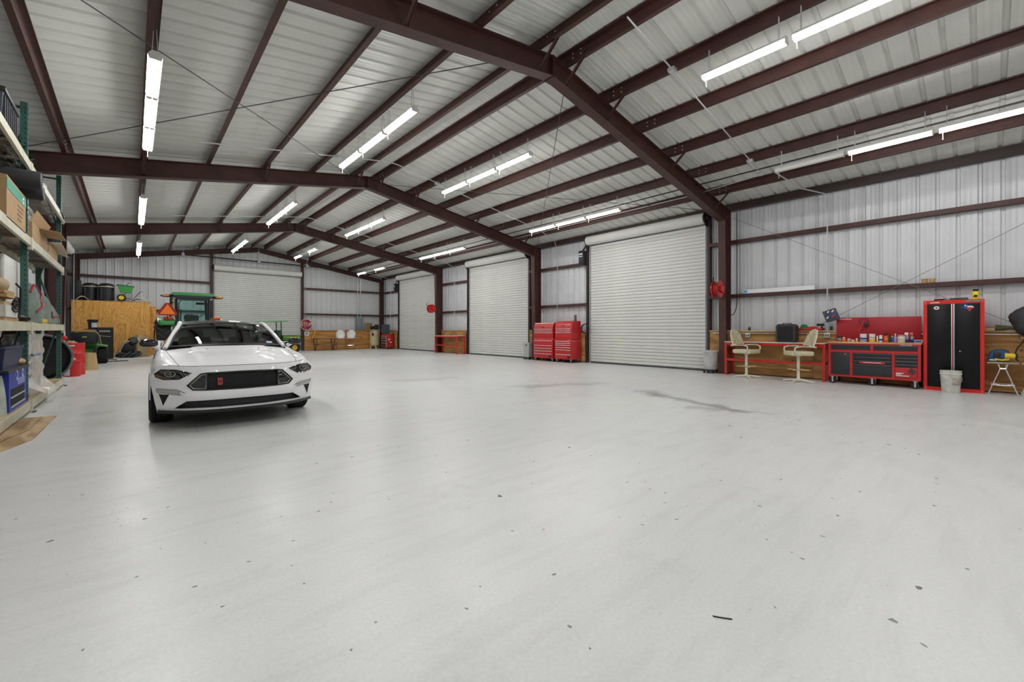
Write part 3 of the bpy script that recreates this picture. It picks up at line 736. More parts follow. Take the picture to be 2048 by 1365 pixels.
bottle('wipes_canister', 'wipes canister with yellow lower half and blue swoosh', 1.73, 0.056, 0.185, [('body', WH2, 0, 0.82, 1), ('label_band', mat('label_yellow', (0.8, 0.6, 0.03), 0.4), 0.03, 0.42, 1.012), ('label_swoosh', BLU2, 0.52, 0.62, 1.012), ('lid', WHITE, 0.81, 1, 1.02)], 'canister')
bottle('tube_bottle', 'slim white squeeze tube on the wooden worktop', 1.64, 0.014, 0.165, [('body', WHITE, 0, 0.85, 1), ('cap', REDP, 0.83, 1, 0.7)])
bottle('aerosol_can', 'white and blue aerosol can on the wooden worktop', 1.58, 0.030, 0.16, [('body', WH2, 0, 0.78, 1), ('label_band', BLU2, 0.2, 0.5, 1.01), ('cap', WHITE, 0.78, 1, 0.85)], 'can')
bottle('orange_cleaner', 'tall orange cleaner bottle with black cap', 1.49, 0.040, 0.205, [('body', mat('orange_red', (0.72, 0.08, 0.02), 0.4), 0, 0.72, 1), ('label_band', ORANGE, 0.2, 0.5, 1.01), ('cap', BLACK, 0.72, 1, 0.72)])
bottle('dark_bottle', 'dark green bottle beside the orange cleaner bottle', 1.428, 0.024, 0.165, [('body', mat('dark_green', (0.01, 0.05, 0.03), 0.3), 0, 0.8, 1), ('cap', BLACK, 0.78, 1, 0.6)])
bottle('blue_bottle', 'small blue bottle with yellow cap', 1.388, 0.018, 0.145, [('body', BLUE, 0, 0.8, 1), ('cap', YEL, 0.78, 1, 0.8)])
bottle('pump_bottle', 'clear pump bottle with pale violet liquid', 1.335, 0.029, 0.19, [('body', mat('violet_liquid', (0.30, 0.28, 0.48), 0.2), 0, 0.68, 1), ('neck', WHITE, 0.66, 0.86, 0.3), ('pump', WHITE, 0.84, 1, 0.5)])
tb = bottle('white_tub', 'big white tub with red-rimmed lid on the wooden worktop', 1.235, 0.066, 0.165, [('body', WHITE, 0, 0.85, 1), ('label_band', mat('label_cream', (0.7, 0.62, 0.52), 0.5), 0.15, 0.6, 1.01), ('rim', REDP, 0.86, 0.95, 1.05), ('lid', WHITE, 0.94, 1, 1.0)], 'tub')
def spray(label, y, hm):
    t = bottle('spray_bottle', label, y, 0.029, 0.17, [('liquid', LIQ, 0, 0.4, 1), ('body', mat('clear_plastic', (0.25, 0.28, 0.36), 0.2), 0.4, 0.8, 0.97), ('neck', hm, 0.8, 1.0, 0.42)])
    MB().box((-0.012, 0, 0.195), (0.06, 0.026, 0.05), None, 0.008).build('trigger_head', hm, t)
    MB().box((-0.035, 0, 0.165), (0.012, 0.016, 0.04), (0, 0.3, 0)).build('trigger', hm, t)
spray('spray bottle with white trigger and dark blue liquid', 1.142, WHITE)
spray('spray bottle with pink-red trigger and dark blue liquid', 1.065, mat('pink_red', (0.65, 0.12, 0.10), 0.4))
t = thing('small_carton', 'small blue and white carton lying at the end of the wooden worktop', 'box', (12.57, 0.965, 0.975), -PI / 2)
MB().box((0, 0, 0.03), (0.13, 0.08, 0.06), None, 0.003).build('carton_body', WH2, t)
MB().box((-0.005, -0.041, 0.03), (0.11, 0.004, 0.04)).build('printed_label', BLU2, t)
# tool hanging on the pegboard
t = thing('string_trimmer_head', 'red-handled tool with a black wire loop hanging on the red pegboard', 'tool', (12.76, 1.93, 1.22), -PI / 2)
MB().tube([(-0.06, 0.0, 0.0), (0.03, 0, 0.24)], 0.012, n=8).build('handle', REDB, t)
MB().tube([(0.02 + 0.09 * math.cos(a), 0.0, 0.24 + 0.055 * math.sin(a)) for a in [2 * PI * k / 16 for k in range(16)]], 0.008, n=6, closed=True).build('wire_loop', BLACK, t)
MB().box((0.06, 0, 0.15), (0.07, 0.05, 0.1), (0, 0.3, 0), 0.015).build('head', BLACK, t)
MB().tube([(0.03, 0.0, 0.25), (0.03, 0.07, 0.27)], 0.005, n=5).build('peg_hook', CHROME, t)
# tilted printed box hung by the corner of the pegboard
t = thing('printed_box', 'dark blue-grey printed box hung tilted at the top corner of the pegboard', 'box', (12.76, 2.53, 1.44), -PI / 2)
MB().box((0, 0, 0.17), (0.27, 0.12, 0.28), (0, R(-20), 0), 0.006).build('carton_body', mat('box_slate', (0.045, 0.055, 0.075), 0.45, 0, 0.3, 12), t)
for dx, dz, c, w_ in ((0.03, 0.03, 'label_blue', 0.1), (0.05, -0.02, 'label_red', 0.08), (-0.05, 0.08, 'label_white', 0.05), (0.04, 0.1, 'label_white', 0.06), (-0.06, -0.06, 'label_white', 0.06)):
    MB().box((dx, -0.061, 0.17 + dz), (w_, 0.006, 0.03), (0, R(-50), 0)).build('printed_label', MATS[c], t)
MB().tube([(0.0, 0.06, 0.31), (0.0, 0.16, 0.33)], 0.006, n=5).build('hook', CHROME, t)

# ---------------- ledge things on the wainscot cap (top 1.24)
t = thing('red_tray', 'shallow red tray lying on the ledge above the long workbench', 'tray', (12.89, 2.97, 1.24), -PI / 2)
MB().bx(-0.27, 0.25, -0.05, 0.06, 0.0, 0.012).build('tray_floor', REDB, t)
for y in (-0.05, 0.05): MB().bx(-0.27, 0.25, y, y + 0.01, 0.01, 0.05).build('rim', REDB, t)
for x in (-0.27, 0.24): MB().bx(x, x + 0.01, -0.05, 0.06, 0.01, 0.05).build('rim', REDB, t)
t = MB()
for k in range(7): t.tube([(0.12 * math.cos(a) * (1 - k * 0.1), 0.035 * math.sin(a), 0.012 + 0.018 * k + 0.01 * math.sin(3 * a + k)) for a in [2 * PI * q / 14 for q in range(14)]], 0.013, n=6, closed=True)
tag(t.build('green_hose', mat('hose_green', (0.02, 0.22, 0.07), 0.4), None, (12.89, 3.12, 1.255), (0, 0, -PI / 2)), 'coiled bright green hose lying in the red tray', 'hose')
t = MB(); t.sph((0, 0, 0.05), (0.11, 0.045, 0.045)); tag(t.build('red_rag', mat('rag_red', (0.55, 0.03, 0.02), 0.9, bump=0.5, bscale=30), None, (12.89, 2.93, 1.247), (0, 0, -PI / 2)), 'crumpled red rag lying in the red tray', 'rag')
t = thing('cordless_drill', 'black cordless drill standing on the ledge beside the red tray', 'drill', (12.90, 2.78, 1.28), -PI / 2)
MB().cyl((-0.07, 0, 0.10), (0.08, 0, 0.10), 0.032, 0.026, n=12).build('motor_housing', BLACK, t)
MB().box((0.03, 0, 0.04), (0.04, 0.035, 0.10), (0, 0.15, 0), 0.01).build('grip', BLACK, t)
MB().box((0.04, 0, -0.01), (0.09, 0.06, 0.05), None, 0.008).build('battery', SATIN, t)
MB().cyl((-0.07, 0, 0.10), (-0.12, 0, 0.10), 0.02, 0.01, n=10).build('chuck', GREYP, t)
for nm, lab, y, c, w_, h_ in (('spray_can', 'small dark aerosol can on the ledge by the outlet box', 2.55, BLACK, 0.025, 0.12), ('mug', 'small dark mug on the ledge beside a bracket', 4.42, mat('mug_dark', (0.05, 0.04, 0.03), 0.4), 0.035, 0.1)):
    t = thing(nm, lab, 'can' if 'can' in nm else 'mug', (12.88, y, 1.24), 0)
    MB().lathe([(w_, 0), (w_, h_ * 0.8), (w_ * 0.6, h_ * 0.85), (w_ * 0.6, h_)], 14).build('body', c, t)
    MB().lathe([(w_ * 0.62, h_ * 0.86), (w_ * 0.62, h_ + 0.01)], 12).build('cap', GREYP, t)
def outlet(x, y, z, label):
    t = thing('outlet_box', label, 'outlet', (x, y, z), -PI / 2)
    MB().bx(-0.06, 0.06, -0.035, 0.02, -0.06, 0.06, 0.006).build('box', CONDUIT, t)
    for s in (-0.025, 0.025): MB().bx(s - 0.016, s + 0.016, -0.04, -0.034, -0.03, 0.03).build('socket', mat('socket_grey', (0.12, 0.12, 0.12), 0.5), t)
    return t
outlet(12.865, 2.63, 1.12, 'metal outlet box under the tall conduit beside the tool bench')
outlet(12.865, 4.45, 1.10, 'metal outlet box on the plywood behind the cream stool by the column')

# carton on the lower girt, tape rolls
t = thing('light_carton', 'long white light-tube carton with blue end lying on the steel girt', 'carton', (12.98, 3.75, 2.28), -PI / 2)
MB().bx(-0.84, 0.84, -0.045, 0.05, 0, 0.11).build('carton_body', mat('carton_white', (0.78, 0.79, 0.82), 0.5), t)
MB().bx(-0.83, -0.75, -0.048, -0.044, 0.02, 0.09).build('printed_label', mat('label_sky', (0.05, 0.35, 0.7), 0.5), t)
for y, lab in ((0.90, 'tan wooden spool on the girt, next to a second one above the cabinet'), (0.78, 'tan wooden spool on the girt, closer to the covered grill')):
    t = thing('wooden_spool', lab, 'spool', (12.98, y, 2.28), 0)
    MB().lathe([(0.055, 0), (0.055, 0.015), (0.045, 0.02), (0.045, 0.07), (0.055, 0.075), (0.055, 0.09)], 18).build('spool_body', PINE, t)
    MB().lathe([(0.015, 0.086), (0.015, 0.093)], 10).build('hole', BLACK, t)

# ---------------- tall red and black cabinet
t = thing('tool_cabinet', 'tall red locker cabinet with two black doors and silver pulls', 'cabinet', (12.635, 0.45, 0), -PI / 2)
CR = mat('cabinet_red', (0.66, 0.014, 0.006), 0.35); CBK = mat('cabinet_black', (0.006, 0.006, 0.007), 0.35, 0, 0.3, 3, spec=0.25)
w_, d_, h_ = 0.43, 0.21, 1.86
MB().bx(-w_, w_, -d_ + 0.02, d_, 0.0, h_).build('body', CR, t)
MB().bx(-w_, -w_ + 0.055, -d_, -d_ + 0.022, 0, h_).build('side_stile', CR, t); MB().bx(w_ - 0.055, w_, -d_, -d_ + 0.022, 0, h_).build('side_stile', CR, t)
MB().bx(-w_ + 0.055, w_ - 0.055, -d_, -d_ + 0.022, h_ - 0.075, h_).build('header', CR, t); MB().bx(-w_ + 0.055, w_ - 0.055, -d_, -d_ + 0.022, 0, 0.07).build('sill', CR, t)
for s in (-1, 1):
    dr = MB().bx(min(s * 0.022, s * (w_ - 0.058)), max(s * 0.022, s * (w_ - 0.058)), -d_ + 0.002, -d_ + 0.022, 0.074, h_ - 0.079, 0.002).build('door', CBK, t)
    MB().bx(min(s * 0.008, s * 0.024), max(s * 0.008, s * 0.024), -d_ - 0.014, -d_ + 0.02, 0.085, h_ - 0.082, 0.003).build('door_pull', mat('silver_strip', (0.62, 0.63, 0.65), 0.3, 0.7), dr)
    if s < 0:
        MB().xf(Matrix.Identity(4)).lathe([(0.042, 0), (0.042, 0.003)], 24, Matrix.Translation((-0.235, -d_ + 0.0, h_ - 0.155)) @ Matrix.Rotation(PI / 2, 4, 'X') @ Matrix.Diagonal((1, 0.85, 1, 1))).build('round_sticker', WHITE, dr)
        st = [((0.03 if k % 2 == 0 else 0.012) * math.sin(PI * k / 5) - 0.235, (0.026 if k % 2 == 0 else 0.011) * math.cos(PI * k / 5) + h_ - 0.155) for k in range(10)]
        MB().ext(st, 'xz', -d_ - 0.0045, -d_ - 0.003).build('star_mark', mat('star_red', (0.35, 0.01, 0.02), 0.5), dr)
    else:
        z0 = h_ - 0.155
        MB().ext([(0.10, z0 + 0.012), (0.155, z0 + 0.01), (0.155, z0 + 0.07), (0.185, z0 + 0.07), (0.20, z0 + 0.03), (0.20, z0 - 0.035), (0.17, z0 - 0.03), (0.14, z0 - 0.005)], 'xz', -d_ - 0.001, -d_ + 0.002).build('state_sticker_blue', mat('flag_blue', (0.02, 0.07, 0.4), 0.4), dr)
        MB().ext([(0.20, z0 + 0.03), (0.27, z0 + 0.025), (0.295, z0 - 0.005), (0.20, z0 + 0.0)], 'xz', -d_ - 0.001, -d_ + 0.002).build('state_sticker_white', WHITE, dr)
        MB().ext([(0.20, z0), (0.295, z0 - 0.005), (0.285, z0 - 0.02), (0.245, z0 - 0.055), (0.24, z0 - 0.09), (0.215, z0 - 0.06), (0.20, z0 - 0.035)], 'xz', -d_ - 0.001, -d_ + 0.002).build('state_sticker_red', mat('flag_red', (0.5, 0.02, 0.03), 0.4), dr)
        text('\u2605', 0.05, WHITE, dr, (0.175, -d_ - 0.003, z0 + 0.03))
        MB().cyl((0.10, -d_ - 0.006, 0.82), (0.10, -d_ + 0.004, 0.82), 0.012, n=12).build('lock', CHROME, dr)
MB().bx(0.17, 0.385, -d_ - 0.004, -d_ + 0.002, h_ - 0.058, h_ - 0.012).build('badge', mat('badge_grey', (0.10, 0.09, 0.08), 0.4), t)
text('CRAFTSMAN', 0.034, mat('badge_letter', (0.72, 0.66, 0.55), 0.4), t, (0.278, -d_ - 0.006, h_ - 0.035))
for k in range(4): MB().box((-0.31 + 0.034 * k, -d_ - 0.002, h_ - 0.045), (0.026, 0.005, 0.018)).build('printed_mark', WHITE, t)
for x in (-w_ + 0.03, w_ - 0.03):
    for z in (h_ - 0.025, h_ - 0.055, 0.025, 0.05): MB().cyl((x, -d_ - 0.003, z), (x, -d_ + 0.004, z), 0.006, n=8).build('rivet', WHITE, t)
# on the cabinet
t = thing('yellow_jug', 'yellow bottle with black cap standing on top of the red cabinet', 'bottle', (12.62, 0.14, 1.86), -PI / 2)
MB().lathe([(0.048, 0), (0.05, 0.01), (0.05, 0.15), (0.044, 0.165)], 18).build('body', mat('jug_yellow', (0.85, 0.70, 0.02), 0.35), t)
MB().lathe([(0.036, 0.165), (0.038, 0.17), (0.038, 0.205), (0.034, 0.21)], 16).build('cap', BLACK, t)
MB().box((0.0, -0.045, 0.07), (0.05, 0.014, 0.05), (0, 0.4, 0)).build('printed_label', BLACK, t)
t = thing('tool_case', 'flat grey plastic tool case lying on top of the red cabinet', 'case', (12.68, 0.37, 1.86), -PI / 2)
MB().bx(-0.13, 0.13, -0.1, 0.1, 0, 0.05, 0.01).build('case_body', mat('case_grey', (0.07, 0.075, 0.08), 0.5), t); MB().bx(-0.05, 0.05, -0.112, -0.1, 0.02, 0.035).build('latch', BLACK, t)
t = thing('ratchet_strap', 'small coiled dark strap with blue band on top of the cabinet', 'strap', (12.62, 0.66, 1.86), 0)
MB().tube([(0.05 * math.cos(a), 0.06 * math.sin(a), 0.022) for a in [2 * PI * k / 14 for k in range(14)]], 0.018, n=6, closed=True).build('coil', BLACK, t)
MB().tube([(0.0, -0.05 - 0.05 * q, 0.02 + 0.02 * math.sin(q * 3)) for q in [0, 0.5, 1.0, 1.5, 2]], 0.014, n=6).build('tail', mat('strap_blue', (0.03, 0.05, 0.2), 0.6), t)
# bucket in front
t = thing('plastic_bucket', 'dirty white plastic bucket standing before the red and black cabinet', 'bucket', (12.16, 0.47, 0), R(-60))
MB().lathe([(0.125, 0.0), (0.13, 0.01), (0.15, 0.36), (0.16, 0.365), (0.16, 0.39), (0.152, 0.395), (0.152, 0.415), (0.158, 0.42), (0.158, 0.44), (0.14, 0.44), (0.12, 0.03), (0.0, 0.03)], 28).build('pail', DIRTYW, t)
MB().tube([(0.158 * math.cos(a), 0.158 * math.sin(a) - 0.0, 0.36 - 0.17 * math.sin(a) ** 1) for a in [PI * k / 12 for k in range(13)]], 0.0045, n=5).xf(Matrix.Rotation(PI, 4, 'Z')).build('handle', CONDUIT, t)
MB().grid(lambda u, v: ((0.146 + 0.012 * v) * math.cos(R(-110) + u * R(60)), (0.146 + 0.012 * v) * math.sin(R(-110) + u * R(60)), 0.16 + 0.13 * v), 8, 2).build('paper_label', mat('label_worn', (0.50, 0.42, 0.34), 0.7, 0, 0.5, 25), t)

# ---------------- folding stands with saw, covered grill
def folding_stand(y, label):
    t = thing('folding_stand', label, 'stand', (12.50, y, 0), -PI / 2)
    MB().bx(-0.20, 0.20, -0.17, 0.17, 0.60, 0.635, 0.01).build('stand_top', mat('stand_top', (0.35, 0.27, 0.20), 0.35, 0.4), t)
    for sy in (-0.15, 0.15):
        for s in (-1, 1):
            MB().tube([(s * 0.06, sy, 0.605), (s * 0.035, sy, 0.51), (s * 0.19, sy, 0.01)], 0.011, n=7).build('leg', CHROME, t)
        MB().tube([(-0.15, sy, 0.20), (0.0, sy, 0.19), (0.15, sy, 0.20)], 0.010, n=7).build('crossbar', CHROME, t)
        MB().cyl((-0.04, sy, 0.51), (0.04, sy, 0.51), 0.013, n=8).build('collar', CHROME, t)
    return t
folding_stand(-0.215, 'chrome folding stand carrying the yellow and black saw')
folding_stand(-0.64, 'chrome folding stand half out of sight below the black cover')
t = thing('saw_case', 'blue rounded plastic saw case standing upright on the folding stand', 'case', (12.60, -0.18, 0.637), -PI / 2)
prof = [(-0.16, 0), (0.12, 0), (0.135, 0.1), (0.12, 0.19), (0.06, 0.235), (-0.06, 0.235), (-0.12, 0.19), (-0.15, 0.1)]
MB().ext(prof, 'xz', -0.03, 0.04).build('case_shell', mat('case_blue', (0.03, 0.11, 0.24), 0.4), t)
MB().tube([(x, -0.03, z) for x, z in prof], 0.010, n=6, closed=True).build('piping', mat('piping_grey', (0.08, 0.08, 0.085), 0.5), t)
t = thing('reciprocating_saw', 'yellow and black power saw lying on the folding stand', 'saw', (12.42, -0.20, 0.637), -PI / 2)
MB().cyl((0.04, 0, 0.12), (0.17, 0, 0.12), 0.055, 0.05, n=14).build('motor', YEL, t); MB().cyl((0.17, 0, 0.12), (0.20, 0, 0.12), 0.05, 0.04, n=14).build('end_cap', BLACK, t)
MB().box((-0.06, 0, 0.13), (0.09, 0.05, 0.11), (0, 0.2, 0), 0.015).build('grip', BLACK, t)
MB().tube([(-0.09, 0.0, 0.05), (0.0, 0, 0.03), (0.1, 0, 0.05)], 0.02, n=8).build('gearbox', YEL, t)
MB().bx(-0.19, 0.06, -0.03, 0.03, 0.0, 0.02, 0.005).build('shoe', BLACK, t); MB().bx(-0.16, -0.06, -0.032, 0.0, 0.02, 0.045, 0.004).build('blade_guard', CHROME, t)
# covered grill
t = thing('covered_grill', 'lumpy black fabric cover over a grill next to the folding stands', 'cover', (12.52, -0.67, 0), 0)
def lump(u, v):
    a = 2 * PI * u; b = PI * v
    r = 1 + 0.09 * math.sin(3 * a + 1.3) * math.sin(b) + 0.07 * math.sin(5 * a + 4 * b) * math.sin(b) + 0.05 * math.cos(7 * b + 2 * a) * math.sin(b)
    return (0.27 * r * math.sin(b) * math.cos(a), 0.36 * r * math.sin(b) * math.sin(a), 1.42 + 0.33 * r * math.cos(b))
MB().grid(lump, 28, 16, True).build('fabric_cover', mat('cover_black', (0.022, 0.023, 0.027), 0.55, 0, 0.3, 8, bump=0.5, bscale=14), t)
MB().cyl((0.27, 0, 0.02), (0.27, 0, 1.10), 0.03, n=10).build('post', STEEL_D, t)
MB().lathe([(0.09, 0), (0.09, 0.02), (0.03, 0.05)], 20, Matrix.Translation((0.27, 0, 0))).build('foot', STEEL_D, t)
MB().bx(-0.2, 0.3, -0.24, 0.24, 1.09, 1.12).build('shelf', mat('shelf_wood', (0.25, 0.17, 0.09), 0.6), t)
MB().tube([(-0.1, 0.18, 1.08), (-0.12, 0.28, 0.9), (-0.12, 0.32, 0.74), (-0.1, 0.26, 0.66)], 0.012, n=7).build('hose', RUBBER, t)
# olive tarp and box on the ledge
t = MB().grid(lambda u, v: (0.05 * math.sin(2 * PI * v) * (1 + 0.25 * math.sin(9 * u)), -0.32 * u, 0.055 + 0.05 * math.cos(2 * PI * v) * (1 + 0.2 * math.sin(6 * u + 1))), 20, 12)
tag(t.build('folded_tarp', mat('olive_cloth', (0.12, 0.14, 0.07), 0.85, 0, 0.4, 10, bump=0.5, bscale=20), None, (12.885, -0.12, 1.235)), 'olive green folded tarp lying along the ledge beside the red cabinet', 'tarp')
t = thing('small_red_box', 'small red and yellow box on the ledge beside the red cabinet', 'box', (12.885, -0.05, 1.24), -PI / 2)
MB().bx(-0.055, 0.055, -0.035, 0.035, 0, 0.07).build('carton_body', mat('box_cream', (0.62, 0.52, 0.25), 0.6), t); MB().bx(-0.057, 0.057, -0.037, 0.037, 0.055, 0.075).build('carton_lid', REDP, t)

# ---------------- pair of tall red tool chests
def tool_chest(loc, w, split, label, rows_top, rows_low, h1=0.86, h2=1.42):
    t = thing('tool_chest', label, 'tool chest', loc, -PI / 2)
    d = 0.29; b = 0.13
    MB().bx(-w, w, -d + 0.012, d, b, h1, 0.004).build('roller_cabinet', REDP, t)
    MB().ext([(-d + 0.03, h1 + 0.01), (d - 0.02, h1 + 0.01), (d - 0.02, h2 + 0.15), (-d + 0.12, h2 + 0.15), (-d + 0.03, h2)], 'yz', -w + 0.005, w - 0.005).build('top_chest', REDP, t)
    MB().bx(-0.04, 0.04, -d + 0.015, -d + 0.035, h2 - 0.035, h2 - 0.01).build('latch', BLACK, t)
    def row(z, x0, x1, hh, y=-d):
        dr = MB().bx(x0 + 0.006, x1 - 0.006, y, y + 0.02, z - hh, z, 0.002).build('drawer', REDP, t)
        MB().bx(x0 + 0.008, x1 - 0.008, y - 0.012, y + 0.004, z - 0.026, z - 0.002, 0.003).build('handle', HANDLE, dr)
    x0, x1 = -w + 0.03, w - 0.03
    for z, sp, hh in rows_low:
        for a, c in (((x0, x1),) if not sp else ((x0, x0 + (x1 - x0) * split), (x0 + (x1 - x0) * split, x1))): row(z, a, c, hh)
    for z, sp, hh in rows_top:
        for a, c in ((x0, x0 + (x1 - x0) * split), (x0 + (x1 - x0) * split, x1)): row(z, a, c, hh, -d + 0.02)
    for z in (h1 - 0.03, h2 - 0.09): MB().bx(x1 - 0.16, x1 - 0.03, -d - 0.002, -d + 0.03, z, z + 0.016).build('badge', CHROME, t)
    MB().bx(x1 - 0.17, x1 - 0.03, -d - 0.003, -d + 0.013, b + 0.04, b + 0.14).build('sticker', mat('sticker_black', (0.03, 0.03, 0.03), 0.5, 0, 0.9, 40), t)
    MB().tube([(w, -d + 0.08, h1 - 0.06), (w + 0.04, -d + 0.08, h1 - 0.06), (w + 0.04, d - 0.05, h1 - 0.06), (w, d - 0.05, h1 - 0.06)], 0.012, n=7).build('side_handle', HANDLE, t)
    for x in (-w + 0.07, w - 0.07):
        for y in (-d + 0.08, d - 0.08): caster(t, x, y, 0.05)
    return t
tool_chest((12.56, 11.86, 0), 0.53, 0.64, 'wider tall red tool chest of the pair, standing against the column', [(1.29, 1, 0.06), (1.22, 1, 0.06), (1.15, 1, 0.06)],
           [(0.83, 0, 0.14), (0.64, 1, 0.09), (0.53, 1, 0.09), (0.42, 1, 0.09), (0.31, 1, 0.13)], 0.93, 1.39)
tool_chest((12.54, 10.78, 0), 0.42, 0.5, 'narrower tall red tool chest of the pair, by the plywood and roller door', [(1.30, 1, 0.06), (1.23, 1, 0.06), (1.16, 1, 0.06)],
           [(0.82, 0, 0.06), (0.75, 0, 0.06), (0.68, 0, 0.07), (0.59, 0, 0.08), (0.50, 0, 0.13), (0.32, 0, 0.15)], 0.88, 1.44)
t = thing('pry_bar_stub', 'short square wooden post standing on the narrower red tool chest', 'post', (12.72, 10.55, 1.58))
MB().bx(-0.03, 0.03, -0.035, 0.035, 0.0, 0.25).build('post_body', mat('grey_wood', (0.13, 0.11, 0.08), 0.8), t); MB().bx(-0.035, 0.035, -0.04, 0.04, 0.0, 0.012).build('base', STEEL_D, t)
t = thing('coiled_hose', 'black and blue coiled air hose hanging above the plywood beside the tool chest', 'hose', (12.83, 10.17, 1.30))
for k in range(3): MB().tube([(0.02 * k - 0.02, 0.17 * math.cos(a), 0.17 * math.sin(a)) for a in [2 * PI * q / 24 for q in range(24)]], 0.016, n=6, closed=True).build('coil', RUBBER if k != 1 else mat('hose_blue', (0.04, 0.06, 0.14), 0.5), t)
MB().tube([(0.0, 0, 0.17), (0.08, 0, 0.2)], 0.01, n=6).build('hook', CHROME, t)

# ---------------- bins
def bin_round(loc, label, m, r=0.24, h=0.62):
    t = thing('waste_bin', label, 'bin', loc)
    for k in range(4):
        a = PI / 4 + k * PI / 2; c = MB().cyl((0.18 * math.cos(a), 0.18 * math.sin(a) - 0.015, 0.035), (0.18 * math.cos(a), 0.18 * math.sin(a) + 0.015, 0.035), 0.035, n=12); c.build('caster', RUBBER, t)
    MB().lathe([(0.21, 0.065), (0.22, 0.075), (0.22, 0.10), (0.20, 0.105)], 24).build('dolly', BLACK, t)
    MB().lathe([(r * 0.8, 0.10), (r * 0.82, 0.11), (r * 0.98, h), (r * 1.08, h + 0.005), (r * 1.1, h + 0.05), (r * 1.08, h + 0.055), (r * 1.0, h + 0.055), (r * 0.8, 0.14), (0, 0.14)], 28).build('barrel', m, t)
    for s in (-1, 1): MB().tube([(s * r * 1.05, -0.06, h), (s * (r * 1.05 + 0.045), -0.05, h - 0.03), (s * (r * 1.05 + 0.045), 0.05, h - 0.03), (s * r * 1.05, 0.06, h)], 0.014, n=6).build('grip', m, t)
    return t
bin_round((12.57, 5.36, 0), 'dirty white round waste bin on a black dolly by the workbench leg', mat('bin_white', (0.55, 0.55, 0.56), 0.5, 0, 0.2, 5), 0.21, 0.6)
t = thing('slim_bin', 'pale grey slim waste bin on a dolly beside the wider tool chest', 'bin', (12.60, 12.99, 0), -PI / 2)
MB().ext([(-0.14, 0.1), (0.14, 0.1), (0.17, 0.68), (-0.17, 0.68)], 'xz', -0.16, 0.16).build('barrel', mat('bin_grey', (0.42, 0.43, 0.42), 0.5, 0, 0.1, 6), t)
MB().bx(-0.18, 0.18, -0.17, 0.17, 0.66, 0.70, 0.01).build('rim', MATS['bin_grey'], t); MB().bx(-0.05, 0.05, -0.165, -0.158, 0.58, 0.63).build('printed_mark', BLACK, t)
MB().bx(-0.20, 0.17, -0.16, 0.16, 0.065, 0.1).build('dolly', BLACK, t)
for x in (-0.16, -0.04, 0.12):
    for y in (-0.12, 0.12): MB().cyl((x, y - 0.015, 0.034), (x, y + 0.015, 0.034), 0.034, n=10).build('caster', RUBBER, t)

# ---------------- hose reels on columns
def hose_reel(loc, label, rz=0.0):
    t = thing('hose_reel', label, 'hose reel', loc, rz)
    for s in (-1, 1): MB().lathe([(0.02, 0), (0.22, 0.0), (0.235, 0.015 * s), (0.235, 0.025 * s), (0.21, 0.012 * s), (0.02, 0.012 * s)], 28, Matrix.Translation((0, s * 0.07, 0)) @ Matrix.Rotation(-PI / 2, 4, 'X')).build('flange', REDB, t)
    for k in range(4): MB().tube([(0.175 * math.cos(a), -0.045 + 0.03 * k, 0.175 * math.sin(a)) for a in [2 * PI * q / 24 for q in range(24)]], 0.017, n=6, closed=True).build('hose_turn', mat('hose_red', (0.35, 0.02, 0.015), 0.6), t)
    MB().cyl((0, -0.12, 0), (0, 0.12, 0), 0.04, n=14).build('hub', REDP, t)
    MB().ext([(-0.05, -0.05), (0.22, -0.12), (0.24, 0.12), (-0.05, 0.05)], 'xz', -0.115, -0.105).build('arm', REDB, t)
    MB().ext([(-0.05, -0.05), (0.22, -0.12), (0.24, 0.12), (-0.05, 0.05)], 'xz', 0.105, 0.115).build('arm', REDB, t)
    MB().tube([(-0.22, 0, 0.1), (-0.29, 0.0, 0.22), (-0.24, 0, 0.30)], 0.016, n=7).build('hose_guide', BLACK, t)
    return t
hose_reel((12.26, 5.04, 2.40), 'red spring hose reel on the column above the white bin')
hose_reel((12.24, 20.32, 2.42), 'red round hose reel on the column above the short workbench')
# black air hose loop by the first column
tag(MB().tube([(12.885, 4.75, 4.6), (12.885, 4.75, 2.03), (12.87, 4.77, 1.85), (12.80, 4.80, 1.71), (12.68, 4.85, 1.66), (12.56, 4.88, 1.72), (12.47, 4.90, 1.84)], 0.011, n=7).build('air_hose', RUBBER), 'black air hose dropping beside the column and looping by its foot', 'hose')

# ================================================================ BACK WALL THINGS
YW = YB - 0.13
for x0, x1 in ((7.83, 10.3), (10.3, 12.72)):
    MB().bx(0, x1 - x0 - 0.006, 0, 0.016, 0.02, 1.20).build('plywood_sheet', wood('plywood_back', (0.40, 0.18, 0.05), (0.62, 0.31, 0.10), (0.2, 1.3, 1.3), 9, 5), wall_back, (x0, YW, 0))
MB().bx(7.83, 12.72, YW - 0.03, YW + 0.1, 1.20, 1.24).build('cap_rail', PINE, wall_back)
tag(MB().tube([(1.6, YB - 0.42, 5.12), (9.2, YB - 0.42, 5.12)], 0.035, n=8).build('heater_pipe', mat('pipe_black', (0.02, 0.018, 0.018), 0.6)), 'black steel pipe hung level across the back wall above the roller door', 'pipe')
for x, lab in ((1.95, 'galvanised pipe hanger over the plywood storage box'), (5.35, 'galvanised pipe hanger over the middle of the back roller door'), (7.9, 'galvanised pipe hanger over the stop sign')):
    h = MB(); h.bx(x - 0.06, x + 0.06, YB - 0.5, YB - 0.34, 5.06, 5.2); h.tube([(x, YB - 0.42, 5.2), (x, YB - 0.42, zp(x) - 0.04)], 0.01, n=6)
    h.bx(x - 0.03, x + 0.03, YB - 0.42, YB - 0.1, zp(x) - 0.3, zp(x) - 0.26)
    tag(h.build('pipe_hanger', GALV), lab, 'hanger')
